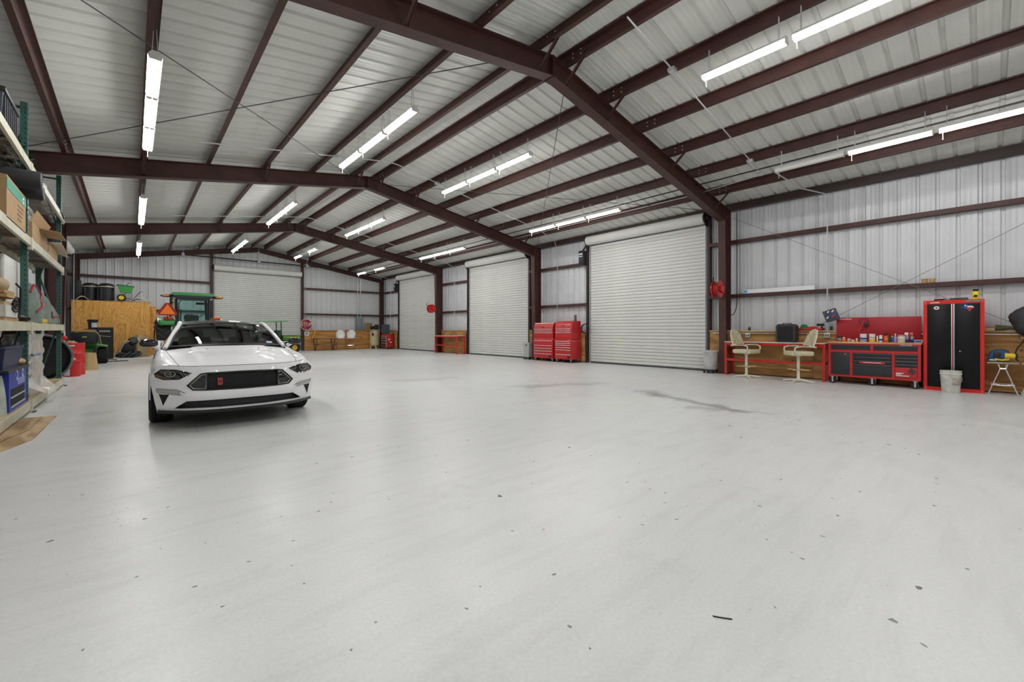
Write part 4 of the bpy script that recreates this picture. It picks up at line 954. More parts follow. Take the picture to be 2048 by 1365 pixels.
# stop sign
t = thing('stop_sign', 'red octagonal STOP sign standing on the ledge at the back wall', 'sign', (7.93, YW - 0.05, 1.24))
def octa(r): return [(r * math.cos(PI / 8 + k * PI / 4), 0.34 + r * math.sin(PI / 8 + k * PI / 4)) for k in range(8)]
MB().ext(octa(0.365), 'xz', 0.0, 0.012).build('border', WHITE, t); MB().ext(octa(0.335), 'xz', -0.005, 0.003).build('face', mat('sign_red', (0.34, 0.008, 0.02), 0.4), t)
text('STOP', 0.30, WHITE, t, (0, -0.008, 0.34), sx=0.85, ext=0.003)
t = thing('notice_card', 'small white notice card with blue mark below the stop sign', 'card', (7.97, YW - 0.012, 1.02))
MB().bx(-0.14, 0.14, 0.0, 0.008, -0.12, 0.12).build('card', WHITE, t); MB().bx(-0.06, 0.05, -0.003, 0.002, -0.04, 0.07).build('printed_mark', mat('mark_teal', (0.10, 0.25, 0.30), 0.5), t)
tag(MB().tube([(8.45, YW - 0.03, 1.22), (8.42, YW - 0.05, 1.0), (8.32, YW - 0.05, 0.8), (8.26, YW - 0.04, 0.62)], 0.04, n=7).build('yellow_strap', mat('strap_yellow', (0.7, 0.42, 0.02), 0.6)), 'yellow lifting strap hanging from the ledge beside the stop sign', 'strap')
# electrical panel with two conduits
t = thing('electric_panel', 'grey electrical breaker panel on the back wall with two conduits above', 'panel', (11.22, YW - 0.05, 1.26))
MB().bx(-0.22, 0.22, -0.08, 0.06, 0, 0.86, 0.01).build('enclosure', mat('panel_grey', (0.17, 0.19, 0.21), 0.5), t)
dr = MB().bx(-0.19, 0.19, -0.095, -0.078, 0.04, 0.82, 0.006).build('door', mat('panel_grey2', (0.21, 0.23, 0.25), 0.5), t); MB().bx(0.13, 0.16, -0.105, -0.094, 0.4, 0.46).build('latch', BLACK, dr)
for x in (-0.12, 0.08): MB().tube([(x, 0, 0.85), (x, 0, zp(11.2) - 1.62)], 0.022, n=8).build('conduit', CONDUIT, t)
t = thing('wire_box', 'tan cardboard sheet leaning behind the air compressor', 'cardboard', (11.83, YW - 0.04, 1.24))
MB().box((0, -0.02, 0.24), (0.52, 0.012, 0.48), (R(4), 0, 0)).build('sheet', mat('cardboard', (0.33, 0.20, 0.09), 0.8), t); MB().box((0, -0.02, 0.24), (0.008, 0.018, 0.47), (R(4), 0, 0)).build('fold', mat('cardboard_edge', (0.26, 0.15, 0.07), 0.8), t)
# air compressor
t = thing('air_compressor', 'cream upright air compressor with black pump on top, in the corner', 'compressor', (12.02, 27.15, 0))
CT = mat('tank_cream', (0.55, 0.49, 0.30), 0.4)
MB().lathe([(0.0, 0.17), (0.2, 0.19), (0.28, 0.27), (0.29, 0.34), (0.29, 1.08), (0.28, 1.15), (0.2, 1.23), (0, 1.25)], 28).build('tank', CT, t)
for k in range(3):
    a = k * 2 * PI / 3 + 0.5; MB().tube([(0.2 * math.cos(a), 0.2 * math.sin(a), 0.24), (0.26 * math.cos(a), 0.26 * math.sin(a), 0.0)], [0.035, 0.045], n=6).build('leg', CT, t)
MB().bx(-0.3, 0.3, -0.2, 0.2, 1.23, 1.26).build('motor_plate', CT, t)
MB().cyl((-0.25, 0.02, 1.40), (0.02, 0.02, 1.40), 0.11, n=16).build('motor', BLACK, t)
pm = MB(); pm.box((0.16, 0.02, 1.38), (0.2, 0.2, 0.22), None, 0.02); pm.cyl((0.1, 0.02, 1.48), (0.08, 0.02, 1.62), 0.06, n=12); pm.cyl((0.22, 0.02, 1.48), (0.25, 0.02, 1.62), 0.06, n=12); pm.build('pump', mat('pump_black', (0.03, 0.03, 0.03), 0.4), t)
MB().lathe([(0.05, -0.02), (0.17, -0.02), (0.17, 0.02), (0.05, 0.02)], 20, Matrix.Translation((0.05, -0.16, 1.42)) @ Matrix.Rotation(PI / 2, 4, 'X')).build('flywheel', SATIN, t)
MB().bx(-0.28, -0.18, -0.30, -0.22, 0.88, 1.1, 0.01).build('pressure_switch', BLACK, t); MB().cyl((-0.22, -0.31, 1.06), (-0.22, -0.28, 1.06), 0.035, n=12).build('gauge', WHITE, t)
MB().bx(-0.05, 0.08, -0.295, -0.288, 0.86, 0.89).build('badge', ORANGE, t)
# small red tool cart with screen
t = thing('tool_cart', 'small red rolling tool cart with pale-edged drawers in the corner', 'tool cart', (12.56, 26.35, 0), -PI / 2)
MB().bx(-0.36, 0.36, -0.25, 0.25, 0.12, 0.92, 0.006).build('body', REDP, t)
for i, (z0, z1) in enumerate(((0.74, 0.84), (0.58, 0.72), (0.40, 0.56), (0.16, 0.38))):
    dr = MB().bx(-0.32, 0.32, -0.262, -0.245, z0, z1).build('drawer', SATIN, t); MB().bx(-0.32, 0.32, -0.275, -0.258, z1 - 0.025, z1).build('handle', HANDLE, dr)
for x in (-0.35, 0.33): MB().bx(x, x + 0.02, -0.268, -0.25, 0.14, 0.86).build('edge_trim', HANDLE, t)
MB().bx(-0.38, 0.38, -0.27, 0.27, 0.92, 0.97, 0.01).build('top_tray', REDP, t)
for x, z in ((-0.05, 0.58), (0.06, 0.40)): MB().bx(0.36, 0.366, x - 0.05, x + 0.05, z, z + 0.09).build('sticker', WHITE, t)
for x in (-0.29, 0.29):
    for y in (-0.18, 0.18): caster(t, x, y, 0.05)
t = thing('flat_screen', 'dark flat screen standing on the small red tool cart', 'screen', (12.42, 26.35, 0.97), R(-20))
MB().bx(-0.27, 0.27, -0.03, 0.03, 0.04, 0.64, 0.01).build('bezel', BLACK, t); MB().bx(-0.25, 0.25, -0.036, -0.028, 0.06, 0.62).build('display', mat('screen_dark', (0.03, 0.045, 0.06), 0.15), t); MB().bx(-0.12, 0.12, -0.08, 0.08, 0.0, 0.02).build('foot', BLACK, t); MB().bx(-0.03, 0.03, -0.02, 0.02, 0.015, 0.08).build('neck', BLACK, t)
t = thing('wicker_basket', 'small brown basket of oddments beside the dark screen', 'basket', (12.68, 26.08, 0.97))
MB().lathe([(0.09, 0), (0.12, 0.12), (0.125, 0.14), (0.105, 0.14), (0.08, 0.02), (0, 0.02)], 16).build('bowl', mat('wicker', (0.25, 0.15, 0.06), 0.8, bump=0.6, bscale=60), t)
MB().sph((0, 0, 0.13), (0.09, 0.09, 0.06), 10, 6).build('contents', mat('oddments', (0.2, 0.16, 0.1), 0.8, 0, 0.6, 30), t)
# two white shell stools
def shell_stool(loc, rz, label):
    t = thing('shell_stool', label, 'stool', loc, rz)
    def shell(u, v):
        a = PI * (u - 0.5) * 1.25; r = 0.24 * (0.35 + 0.65 * min(1, v * 1.6)); up = max(0, v - 0.35) / 0.65
        bk = 0.5 + 0.5 * math.cos(a)
        return (r * math.sin(a) * 1.08, r * math.cos(a) * 0.95 + 0.05 * up, 0.74 + 0.10 * v * v + 0.42 * up * bk ** 1.4)
    MB().grid(shell, 18, 12).build('shell_back', WHITE, t, thick=0.02)
    MB().box((0, -0.06, 0.745), (0.40, 0.36, 0.05), None, 0.022).build('shell_seat', WHITE, t)
    LG = mat('leg_wood', (0.36, 0.22, 0.11), 0.5)
    for sx in (-1, 1):
        for sy in (-1, 1): MB().tube([(sx * 0.12, sy * 0.12 - 0.02, 0.73), (sx * 0.23, sy * 0.22 - 0.02, 0.0)], [0.018, 0.014], n=7).build('leg', LG, t)
    MB().tube([(-0.19, -0.19, 0.27), (0.19, -0.19, 0.27), (0.19, 0.16, 0.27), (-0.19, 0.16, 0.27)], 0.010, n=6, closed=True).build('footrest', CHROME, t)
    return t
shell_stool((9.72, 26.95, 0), R(-20), 'white bucket-shell bar stool with slim wooden legs next to the wooden picnic table')
shell_stool((10.38, 26.95, 0), R(-28), 'white bucket-shell bar stool with slim wooden legs, further from the picnic table')
# picnic table
t = thing('picnic_table', 'weathered dark wooden picnic table with bench against the back wall', 'table', (8.72, 26.92, 0))
OLDW = wood('old_wood', (0.10, 0.06, 0.03), (0.20, 0.13, 0.07), (0.15, 2, 2), 6, 4)
for k in range(4): MB().bx(-0.72, 0.72, -0.28 + k * 0.145, -0.15 + k * 0.145, 0.68, 0.74).build('plank', OLDW, t)
for y in (-0.56, ): 
    for k in range(2): MB().bx(-0.72, 0.72, y + k * 0.13, y + 0.12 + k * 0.13, 0.385, 0.44).build('bench_plank', OLDW, t)
for x in (-0.52, 0.52):
    for s in (-1, 1): MB().box((x, s * 0.2 - 0.02, 0.35), (0.04, 0.09, 0.78), (R(-22 * s), 0, 0)).build('leg', OLDW, t)
    MB().bx(x + 0.03, x + 0.06, -0.58, 0.3, 0.34, 0.40).build('crossbeam', OLDW, t)

# ================================================================ LEFT BACK CORNER: plywood storage box and what is on it
t = thing('plywood_box', 'tall plywood storage box in the back corner with cans on top', 'storage box', (0, 26.62, 0))
PLB = wood('plywood_box', (0.54, 0.255, 0.055), (0.76, 0.41, 0.115), (1.6, 1.6, 0.4), 16, 7)
for x0, x1 in ((-1.98, -0.70), (-0.70, 0.64)): MB().bx(0, x1 - x0 - 0.004, 0, 0.018, 0.0, 2.56).build('front_sheet', PLB, t, (x0, 0, 0))
MB().bx(0, 0.9, 0, 0.018, 0, 2.42).build('rear_sheet', PLB, t, (0.0, 1.0, 0))
MB().bx(0.62, 0.64, 0.02, 1.0, 0, 2.54).build('end_sheet', PLB, t)
MB().bx(-1.98, 0.66, -0.01, 1.02, 2.56, 2.58).build('lid_sheet', PLYH, t)
ZT = 2.58
def dome_can(loc, label):
    t = thing('drum_can', label, 'drum', loc)
    MB().lathe([(0.25, 0), (0.26, 0.01), (0.27, 0.62), (0.285, 0.63)], 26).build('barrel', mat('drum_black', (0.014, 0.014, 0.017), 0.35), t)
    MB().lathe([(0.288, 0.63), (0.29, 0.66), (0.27, 0.675)], 26).build('rim_band', mat('band_cream', (0.55, 0.48, 0.32), 0.5), t)
    MB().lathe([(0.28, 0.672), (0.27, 0.73), (0.21, 0.79), (0.1, 0.82), (0, 0.825)], 26).build('dome_lid', BLACK, t)
    r = MB()
    for k in range(6): r.sph((0.272 * math.cos(R(-125)), 0.272 * math.sin(R(-125)), 0.1 + 0.09 * k), 0.012, 8, 6)
    r.build('rivets', WHITE, t)['kind'] = 'stuff'
    return t
dome_can((-0.88, 27.02, ZT), 'black drum with domed lid and cream band beside the green spreader')
dome_can((-1.42, 27.32, ZT), 'black drum with domed lid partly hidden behind the other drum')
t = thing('lawn_spreader', 'green hopper lawn spreader with yellow wheels on the plywood box', 'spreader', (-0.22, 26.95, ZT))
MB().ext([(-0.2, 0.42), (-0.29, 0.76), (0.27, 0.70), (0.20, 0.40)], 'xz', -0.2, 0.2).build('hopper', GREEN, t)
MB().ext([(-0.31, 0.755), (0.29, 0.69), (0.30, 0.72), (-0.30, 0.785)], 'xz', -0.22, 0.22).build('hopper_rim', mat('rim_dark', (0.015, 0.04, 0.02), 0.5), t)
for s in (-1, 1):
    w = MB().lathe([(0.02, -0.035), (0.16, -0.04), (0.165, 0), (0.16, 0.04), (0.02, 0.035)], 22, Matrix.Translation((-0.15, s * 0.24, 0.165)) @ Matrix.Rotation(PI / 2, 4, 'X')).build('wheel', RUBBER, t)
    MB().lathe([(0.01, -0.045), (0.09, -0.048), (0.10, -0.03), (0.10, 0.03), (0.09, 0.048), (0.01, 0.045)], 18, Matrix.Translation((-0.15, s * 0.24, 0.165)) @ Matrix.Rotation(PI / 2, 4, 'X')).build('hub', YEL, w)
MB().tube([(-0.15, -0.24, 0.165), (-0.15, 0.24, 0.165)], 0.014, n=6).build('axle', BLACK, t)
for s in (-1, 1): MB().tube([(-0.12, s * 0.1, 0.17), (0.0, s * 0.1, 0.4)], 0.014, n=6).build('strut', BLACK, t)
MB().tube([(-0.1, 0, 0.2), (0.25, 0, 0.1), (0.42, 0, 0.35), (0.50, 0, 0.48), (0.60, 0, 0.50)], 0.014, n=7).build('push_handle', BLACK, t)
MB().tube([(0.02, 0.1, 0.74), (0.08, 0.1, 0.86), (0.16, 0.1, 0.90)], 0.012, n=6).build('lever', BLACK, t)
MB().bx(-0.36, -0.26, -0.05, 0.05, 0.72, 0.8).build('bracket', GREYP, t)
def fender(loc, rz, label, w=0.55):
    t = MB().grid(lambda u, v: ((u - 0.5) * w, (v - 0.5) * 0.5, 0.015 + 0.26 * math.sin(PI * (0.12 + 0.80 * u)) ** 1.2 - 0.04 * abs(2 * v - 1) ** 2 * math.sin(PI * u)), 16, 8)
    o = t.build('fibreglass_shell', mat('shell_cream', (0.62, 0.58, 0.48), 0.4, 0, 0.1, 8), None, loc, (0, 0, rz), thick=0.018)
    return tag(o, label, 'shell')
fender((0.30, 26.95, ZT - 0.07), R(-6), 'cream curved fibreglass shell on the box beside the spreader handle', 0.72)
fender((-1.66, 26.95, ZT - 0.07), R(8), 'cream curved fibreglass shell on the box beneath the tall black case', 0.42)
t = thing('black_case', 'tall black case standing on the plywood box beside the left door', 'case', (-1.86, 27.38, ZT))
MB().bx(-0.14, 0.14, -0.15, 0.15, 0, 0.92, 0.02).build('case_body', mat('case_black', (0.012, 0.013, 0.016), 0.5), t)
for x in (-0.06, 0.07): MB().tube([(x, 0, 0.9), (x, 0, 1.25)], 0.02, n=7).build('pole', BLACK, t)
MB().bx(0.13, 0.15, -0.05, 0.05, 0.5, 0.56).build('handle', GREYP, t)
# things standing before the box
t = thing('seat_shell', 'tan moulded plastic seat shell leaning against the plywood box', 'shell', (0.36, 26.42, 0))
TAN = mat('tan_plastic', (0.42, 0.31, 0.16), 0.5, 0, 0.15, 6)
MB().grid(lambda u, v: ((u - 0.5) * 0.46, 0.12 * v + 0.06 * math.cos(PI * (u - 0.5)) - 0.06, 0.02 + 1.0 * v), 10, 8).build('back_panel', TAN, t, thick=0.03)
MB().grid(lambda u, v: (-0.23 + 0.05 * v, -0.10 * v + 0.1 * u, 0.02 + 1.0 * u), 8, 3).build('side_lip', TAN, t, thick=0.02)
MB().grid(lambda u, v: ((u - 0.5) * 0.44, -0.16 + 0.16 * v, 0.03 + 0.03 * math.sin(PI * u)), 8, 3).build('foot_lip', TAN, t, thick=0.02)
MB().tube([(-0.2, -0.03, 0.86), (-0.12, -0.06, 0.78), (-0.08, -0.04, 0.62), (-0.1, -0.03, 0.5)], 0.02, n=7).build('strap', DIRTYW, t)
t = thing('backpack_blower', 'black backpack blower with bent silver tube heaped by the plywood box', 'blower', (-0.14, 26.02, 0))
bb = MB(); bb.box((0.0, 0, 0.40), (0.5, 0.3, 0.40), (0.2, 0.35, 0.2), 0.08); bb.box((0.16, 0.05, 0.72), (0.36, 0.25, 0.30), (0, 0.5, 0), 0.07); bb.build('engine_housing', mat('blower_black', (0.02, 0.022, 0.026), 0.5, 0, 0.4, 8), t)
MB().lathe([(0.06, -0.02), (0.13, -0.03), (0.14, 0.0), (0.13, 0.03), (0.06, 0.02)], 18, Matrix.Translation((0.2, -0.14, 0.80)) @ Matrix.Rotation(PI / 2 - 0.2, 4, 'X')).build('fan_cover', mat('blower_grey', (0.06, 0.065, 0.07), 0.5), t)
MB().tube([(0.05, -0.25, 0.74), (-0.1, -0.28, 0.72), (-0.22, -0.30, 0.45), (-0.30, -0.32, 0.22), (-0.5, -0.34, 0.18)], 0.03, n=8).build('silver_tube', mat('tube_silver', (0.45, 0.45, 0.44), 0.35, 0.7), t)
cl = MB(); cl.box((-0.1, -0.15, 0.12), (0.6, 0.3, 0.22), (0, 0.1, 0.3), 0.05); cl.box((0.25, -0.1, 0.14), (0.4, 0.25, 0.20), (0.1, -0.3, 0.4), 0.05); cl.build('harness', mat('harness_black', (0.016, 0.016, 0.018), 0.8, 0, 0.5, 12), t)
for k in range(3): MB().tube([(-0.2 + 0.2 * k, -0.32, 0.03), (-0.05 + 0.2 * k, -0.40, 0.16), (0.1 + 0.2 * k, -0.30, 0.28 - 0.05 * k)], 0.022, n=6).build('strap', mat('strap_grey', (0.10, 0.10, 0.11), 0.7), t)
t = thing('weed_puller', 'flat black mower blade tool lying on the concrete by the blower', 'tool', (-0.55, 23.0, 0), R(15))
MB().ext([(-0.3, -0.06), (0.2, -0.05), (0.45, 0.0), (0.2, 0.05), (-0.3, 0.06)], 'xy', 0.0, 0.03).build('blade', SATIN, t); MB().tube([(-0.3, 0, 0.03), (-0.2, 0, 0.12), (0.1, 0, 0.06)], 0.02, n=6).build('handle', BLACK, t)
t = thing('black_carton', 'tall black carton with white lettering behind the ride-on mower', 'carton', (-0.86, 25.6, 0))
MB().bx(-0.25, 0.25, -0.22, 0.22, 0, 1.36).build('carton_body', mat('carton_black', (0.012, 0.012, 0.014), 0.5), t)
for k in range(5): MB().box((-0.16 + 0.07 * k, -0.222, 1.2), (0.05, 0.006, 0.07), (0, 0.1 * (k % 3 - 1), 0)).build('printed_block', GREYP, t)
MB().box((0.0, -0.222, 0.98), (0.34, 0.006, 0.02), (0, 0.12, 0)).build('printed_stripe', GREYP, t)
t = thing('brown_carton', 'tan carton standing beside the tall black carton', 'carton', (-1.22, 25.7, 0))
MB().bx(-0.09, 0.09, -0.2, 0.2, 0, 1.27).build('carton_body', mat('carton_tan', (0.45, 0.34, 0.20), 0.8), t); MB().bx(-0.3, 0.09, -0.22, 0.22, 1.27, 1.30).build('lid_flap', BLACK, t)
t = thing('black_bucket', 'black lidded bucket with white label on the tan carton', 'bucket', (-1.26, 25.6, 1.30))
MB().lathe([(0.14, 0), (0.155, 0.30), (0.165, 0.305), (0.165, 0.33)], 22).build('pail', BLACK, t); MB().lathe([(0.175, 0.33), (0.18, 0.35), (0.18, 0.38), (0.15, 0.40), (0, 0.40)], 22).build('lid', BLACK, t)
MB().grid(lambda u, v: (0.156 * math.cos(R(-100) + u * R(75)), 0.156 * math.sin(R(-100) + u * R(75)), 0.06 + 0.2 * v), 8, 1).build('paper_label', mat('label_pale', (0.5, 0.52, 0.58), 0.6), t)
# red drum and red pail
t = thing('red_drum', 'red steel drum standing at the end of the pallet rack', 'drum', (-1.27, 16.98, 0))
pr = [(0.28, 0.0), (0.29, 0.015), (0.285, 0.03)]
for z in (0.30, 0.60): pr += [(0.285, z - 0.02), (0.297, z), (0.285, z + 0.02)]
pr += [(0.285, 0.86), (0.293, 0.875), (0.29, 0.89), (0.27, 0.89), (0.27, 0.875), (0, 0.875)]
MB().lathe(pr, 32).build('barrel', mat('drum_red', (0.56, 0.012, 0.012), 0.3, 0, 0.1, 5), t)
MB().grid(lambda u, v: (0.29 * math.cos(R(-120) + u * R(50)), 0.29 * math.sin(R(-120) + u * R(50)), 0.80 + 0.035 * v), 8, 1).build('paper_label', WHITE, t)
t = thing('red_pail', 'red plastic pail with white label and bail handle before the red drum', 'pail', (-1.19, 16.42, 0), R(-20))
MB().lathe([(0.145, 0), (0.15, 0.01), (0.165, 0.39), (0.178, 0.40), (0.178, 0.43), (0.17, 0.45), (0, 0.455)], 28).build('pail_body', mat('pail_red', (0.60, 0.012, 0.012), 0.35), t)
MB().cyl((0.03, -0.02, 0.455), (0.03, -0.02, 0.49), 0.035, n=12).build('spout_cap', WHITE, t)
MB().tube([(0.172 * math.cos(a), 0.178 * math.sin(a), 0.41 - 0.16 * -math.sin(a)) for a in [-PI * k / 12 for k in range(13)]], 0.005, n=5).build('handle', mat('wire_red', (0.5, 0.05, 0.05), 0.4), t)
MB().grid(lambda u, v: (0.164 * math.cos(R(-150) + u * R(65)), 0.164 * math.sin(R(-150) + u * R(65)), 0.03 + 0.24 * v), 8, 1).build('paper_label', mat('label_greyw', (0.6, 0.62, 0.68), 0.6), t)
t = thing('oil_pump', 'red hand pump with black knob standing on the red drum', 'pump', (-1.38, 16.85, 0.89))
MB().cyl((0, 0, 0), (0, 0, 0.32), 0.02, n=8).build('stem', CONDUIT, t); MB().sph((0, 0, 0.14), (0.06, 0.05, 0.065), 12, 8).build('pump_head', REDB, t); MB().tube([(0, 0, 0.30), (-0.06, 0, 0.34), (-0.12, 0, 0.30)], 0.015, n=6).build('spout', BLACK, t)
t = thing('wooden_offcuts', 'short tan wooden blocks heaped on the red drum', 'wood', (-1.24, 16.92, 0.875))
for k, (x, y, z, a) in enumerate(((0, 0, 0.02, 0.3), (0.08, 0.05, 0.02, 1.0), (0.02, 0.06, 0.055, 0.6))): MB().box((x - 0.05, y, z), (0.16, 0.05, 0.035), (0, 0, a)).build('block', PINE, t)
t = thing('paper_sack', 'crumpled tan paper sack slumped between drum and mower', 'sack', (-0.96, 18.6, 0))
MB().grid(lambda u, v: ((0.16 - 0.05 * v + 0.02 * math.sin(9 * u * PI)) * math.cos(2 * PI * u), (0.12 - 0.06 * v + 0.015 * math.sin(7 * PI * u)) * math.sin(2 * PI * u), 0.52 * v), 20, 8, True).build('sack_body', mat('kraft', (0.50, 0.36, 0.17), 0.85, bump=0.8, bscale=18), t)
MB().box((0.0, 0, 0.53), (0.2, 0.05, 0.03), (0.1, 0.1, 0.1), 0.01).build('folded_top', MATS['kraft'], t)
# big black tub on its edge at the rack end
t = thing('stock_tub', 'big round black tub with pale rim standing on edge behind the rack end', 'tub', (-1.64, 14.85, 0.585), R(4))
TR = Matrix.Rotation(PI / 2, 4, 'X')
MB().lathe([(0, 0.22), (0.42, 0.22), (0.46, 0.2), (0.54, 0.0), (0.56, 0.0), (0.48, 0.23), (0.44, 0.25), (0, 0.25)][::1], 36, TR @ Matrix.Rotation(PI, 4, 'X')).build('tub_shell', mat('tub_black', (0.012, 0.013, 0.013), 0.55, 0, 0.5, 4, bump=0.4, bscale=30), t)
MB().tube([(0.555 * math.cos(a), 0.0, 0.555 * math.sin(a)) for a in [2 * PI * k / 40 for k in range(40)]], 0.026, n=8, closed=True).build('rolled_rim', mat('rim_grey', (0.16, 0.165, 0.16), 0.6, 0, 0.4, 10), t)

# ================================================================ PALLET RACK ON THE LEFT WALL
XF, XBK = -1.18, -1.55
RY = (5.60, 9.68, 13.75)
SH = (0.17, 1.36, 2.64, 3.78)          # beam tops
RG = mat('rack_green', (0.04, 0.11, 0.095), 0.4, 0, 0.2, 6)
BEAM = mat('beam_cream', (0.58, 0.55, 0.42), 0.45, 0, 0.15, 5)
HOLE = mat('hole_black', (0.004, 0.005, 0.005), 0.9)
WIRE = mat('wire_deck', (0.30, 0.27, 0.22), 0.5, 0.3)
rack = thing('pallet_rack', 'tall pallet rack with green uprights and cream beams along the wall', 'rack', (0, 0, 0))
up = MB()
up.bx(0, 0.006, -0.04, 0.04, 0, 4.68); up.bx(-0.07, 0.0, -0.04, -0.034, 0, 4.68); up.bx(-0.07, 0.0, 0.034, 0.04, 0, 4.68)
um = up.mesh('upright'); um.materials.append(RG)
hl = MB()
for k in range(58):
    z = 0.25 + k * 0.0762
    for y in (-0.015, 0.015): hl.box((0.0065, y, z), (0.002, 0.012, 0.02))
    hl.box((-0.02, -0.0405, z), (0.014, 0.002, 0.016))
hm = hl.mesh('upright_slots'); hm.materials.append(HOLE)
for y in RY:
    u = link('upright', um, None, rack, (XF, y, 0)); link('upright_slots', hm, None, u)['kind'] = 'stuff'
    u2 = link('upright', um, None, rack, (XBK, y, 0), (0, 0, PI)); link('upright_slots', hm, None, u2)['kind'] = 'stuff'
    for i in range(4):
        z0, z1 = 0.3 + i * 1.08, 1.3 + i * 1.08
        MB().tube([(XF - 0.06, y, z0 if i % 2 else z1), (XBK + 0.06, y, z1 if i % 2 else z0)], 0.018, n=6).build('brace', RG, rack)
    MB().tube([(XF - 0.03, y, 4.60), (XBK + 0.03, y, 4.60)], 0.02, n=6).build('brace', RG, rack)
    for x in (XF, XBK): MB().bx(x - 0.10, x + 0.09, y - 0.07, y + 0.07, 0, 0.012).build('foot_plate', SATIN, rack)
for i in range(2):
    y0, y1 = RY[i] + 0.04, RY[i + 1] - 0.04
    for z in SH:
        for x, s in ((XF, 1), (XBK, -1)):
            b = MB(); b.ext([(x + s * 0.008, z - 0.12), (x + s * 0.045, z - 0.12), (x + s * 0.045, z), (x + s * 0.02, z), (x + s * 0.02, z - 0.035), (x + s * 0.008, z - 0.035)], 'xz', y0, y1)
            bo = b.build('beam', BEAM, rack)
            for ye in (y0, y1): MB().bx(x + s * 0.007, x + s * 0.052, ye - 0.035, ye + 0.035, z - 0.17, z + 0.01).build('end_plate', BEAM, bo)
        if z == SH[0] or z == SH[1]:
            MB().bx(XBK - 0.0, XF + 0.018, y0 + 0.045, y1 - 0.045, z - 0.03, z + 0.012).build('board_deck', wood('deck_ply', (0.36, 0.24, 0.12), (0.55, 0.41, 0.24), (1.5, 0.2, 1.5), 6, 4), rack)
        else:
            w = MB(); n = int((y1 - y0) / 0.07)
            for k in range(n): w.cyl((XBK, y0 + 0.05 + k * (y1 - y0 - 0.1) / n, z - 0.02), (XF, y0 + 0.05 + k * (y1 - y0 - 0.1) / n, z - 0.02), 0.004, n=4)
            for x in (XF - 0.1, XF - 0.2, XF - 0.3): w.cyl((x, y0 + 0.04, z - 0.026), (x, y1 - 0.04, z - 0.026), 0.004, n=4)
            for k in range(5): w.box(((XF + XBK) / 2, y0 + 0.3 + k * (y1 - y0 - 0.6) / 4, z - 0.045), (XF - XBK, 0.05, 0.025))
            w.build('wire_deck', WIRE, rack)
Z0, Z1, Z2, Z3 = SH[0] + 0.012, SH[1] + 0.012, SH[2] - 0.014, SH[3] - 0.014
XC = (XF + XBK) / 2
def garland(name, label, y0, y1, z, seed):
    rnd = random.Random(seed); m = MB()
    for k in range(420):
        p = Vector((rnd.uniform(XBK + 0.03, XF - 0.03), rnd.uniform(y0, y1), z + rnd.uniform(0.02, 0.30) * (0.5 + 0.5 * rnd.random())))
        d = Vector((rnd.uniform(-1, 1), rnd.uniform(-1, 1), rnd.uniform(-0.3, 1))).normalized() * rnd.uniform(0.06, 0.13)
        s = d.cross(Vector((rnd.random(), rnd.random(), rnd.random()))).normalized() * 0.012
        a, b, c, e = [m.bm.verts.new(q) for q in (p - s, p + s, p + d * 0.6 + s, p + d)]
        m.bm.faces.new((a, b, c)); m.bm.faces.new((a, c, e))
    t = thing(name, label, 'garland', (0, 0, 0))
    o = m.build('needles', mat('fir_green', (0.012, 0.05, 0.025), 0.7, 0, 0.4, 12), t); o['kind'] = 'stuff'
    MB().tube([(XC + 0.05 * math.sin(q * 5), y0 + (y1 - y0) * q, z + 0.03 + 0.03 * math.sin(q * 9)) for q in [k / 12 for k in range(13)]], 0.03, n=6).build('stem', mat('stem_brown', (0.05, 0.035, 0.02), 0.8), t)
# top shelf
t = thing('storage_tote', 'grey ribbed storage tote with black lid on the top rack shelf', 'tote', (XC, 8.42, Z3))
MB().ext([(-0.17, 0), (0.17, 0), (0.19, 0.40), (-0.19, 0.40)], 'xz', -0.42, 0.42).build('tub', mat('tote_grey', (0.10, 0.105, 0.14), 0.5), t)
for k in range(7): MB().bx(0.165, 0.205, -0.38 + k * 0.12, -0.355 + k * 0.12, 0.02, 0.38).build('rib', mat('tote_rib', (0.05, 0.052, 0.07), 0.5), t)
MB().bx(-0.215, 0.22, -0.45, 0.45, 0.40, 0.46, 0.015).build('lid', BLACK, t)
garland('fir_garland', 'dark green artificial fir garland beside the grey storage tote', 8.95, 9.60, Z3, 3)
garland('fir_garland', 'dark green artificial fir garland beyond the upright on the top shelf', 9.85, 10.5, Z3, 5)
t = MB().grid(lambda u, v: (XC + 0.17 * math.cos(2 * PI * u) * math.sin(PI * v) * (1 + 0.2 * math.sin(11 * u * PI + 5 * v)), 11.6 + 0.75 * math.sin(2 * PI * u) * math.sin(PI * v) * (1 + 0.15 * math.sin(8 * PI * u)), Z3 + 0.17 - 0.17 * math.cos(PI * v) * (1 + 0.15 * math.sin(10 * PI * u + 3))), 30, 14, True)
tag(t.build('plastic_bag', mat('bag_grey', (0.33, 0.34, 0.34), 0.35, 0, 0.4, 10, bump=0.8, bscale=14), None), 'crumpled grey plastic bag on the top rack shelf', 'bag')
t = MB().tube([(XF - 0.05, 13.0, Z3 + 0.02), (XF + 0.06, 13.1, Z3 - 0.02), (XF + 0.08, 13.3, Z3 - 0.12), (XF + 0.06, 13.45, Z3 - 0.03), (XF - 0.05, 13.5, Z3 + 0.02)], 0.012, n=6)
tag(t.build('black_cable', RUBBER), 'black cable loop hanging off the top rack shelf', 'cable')
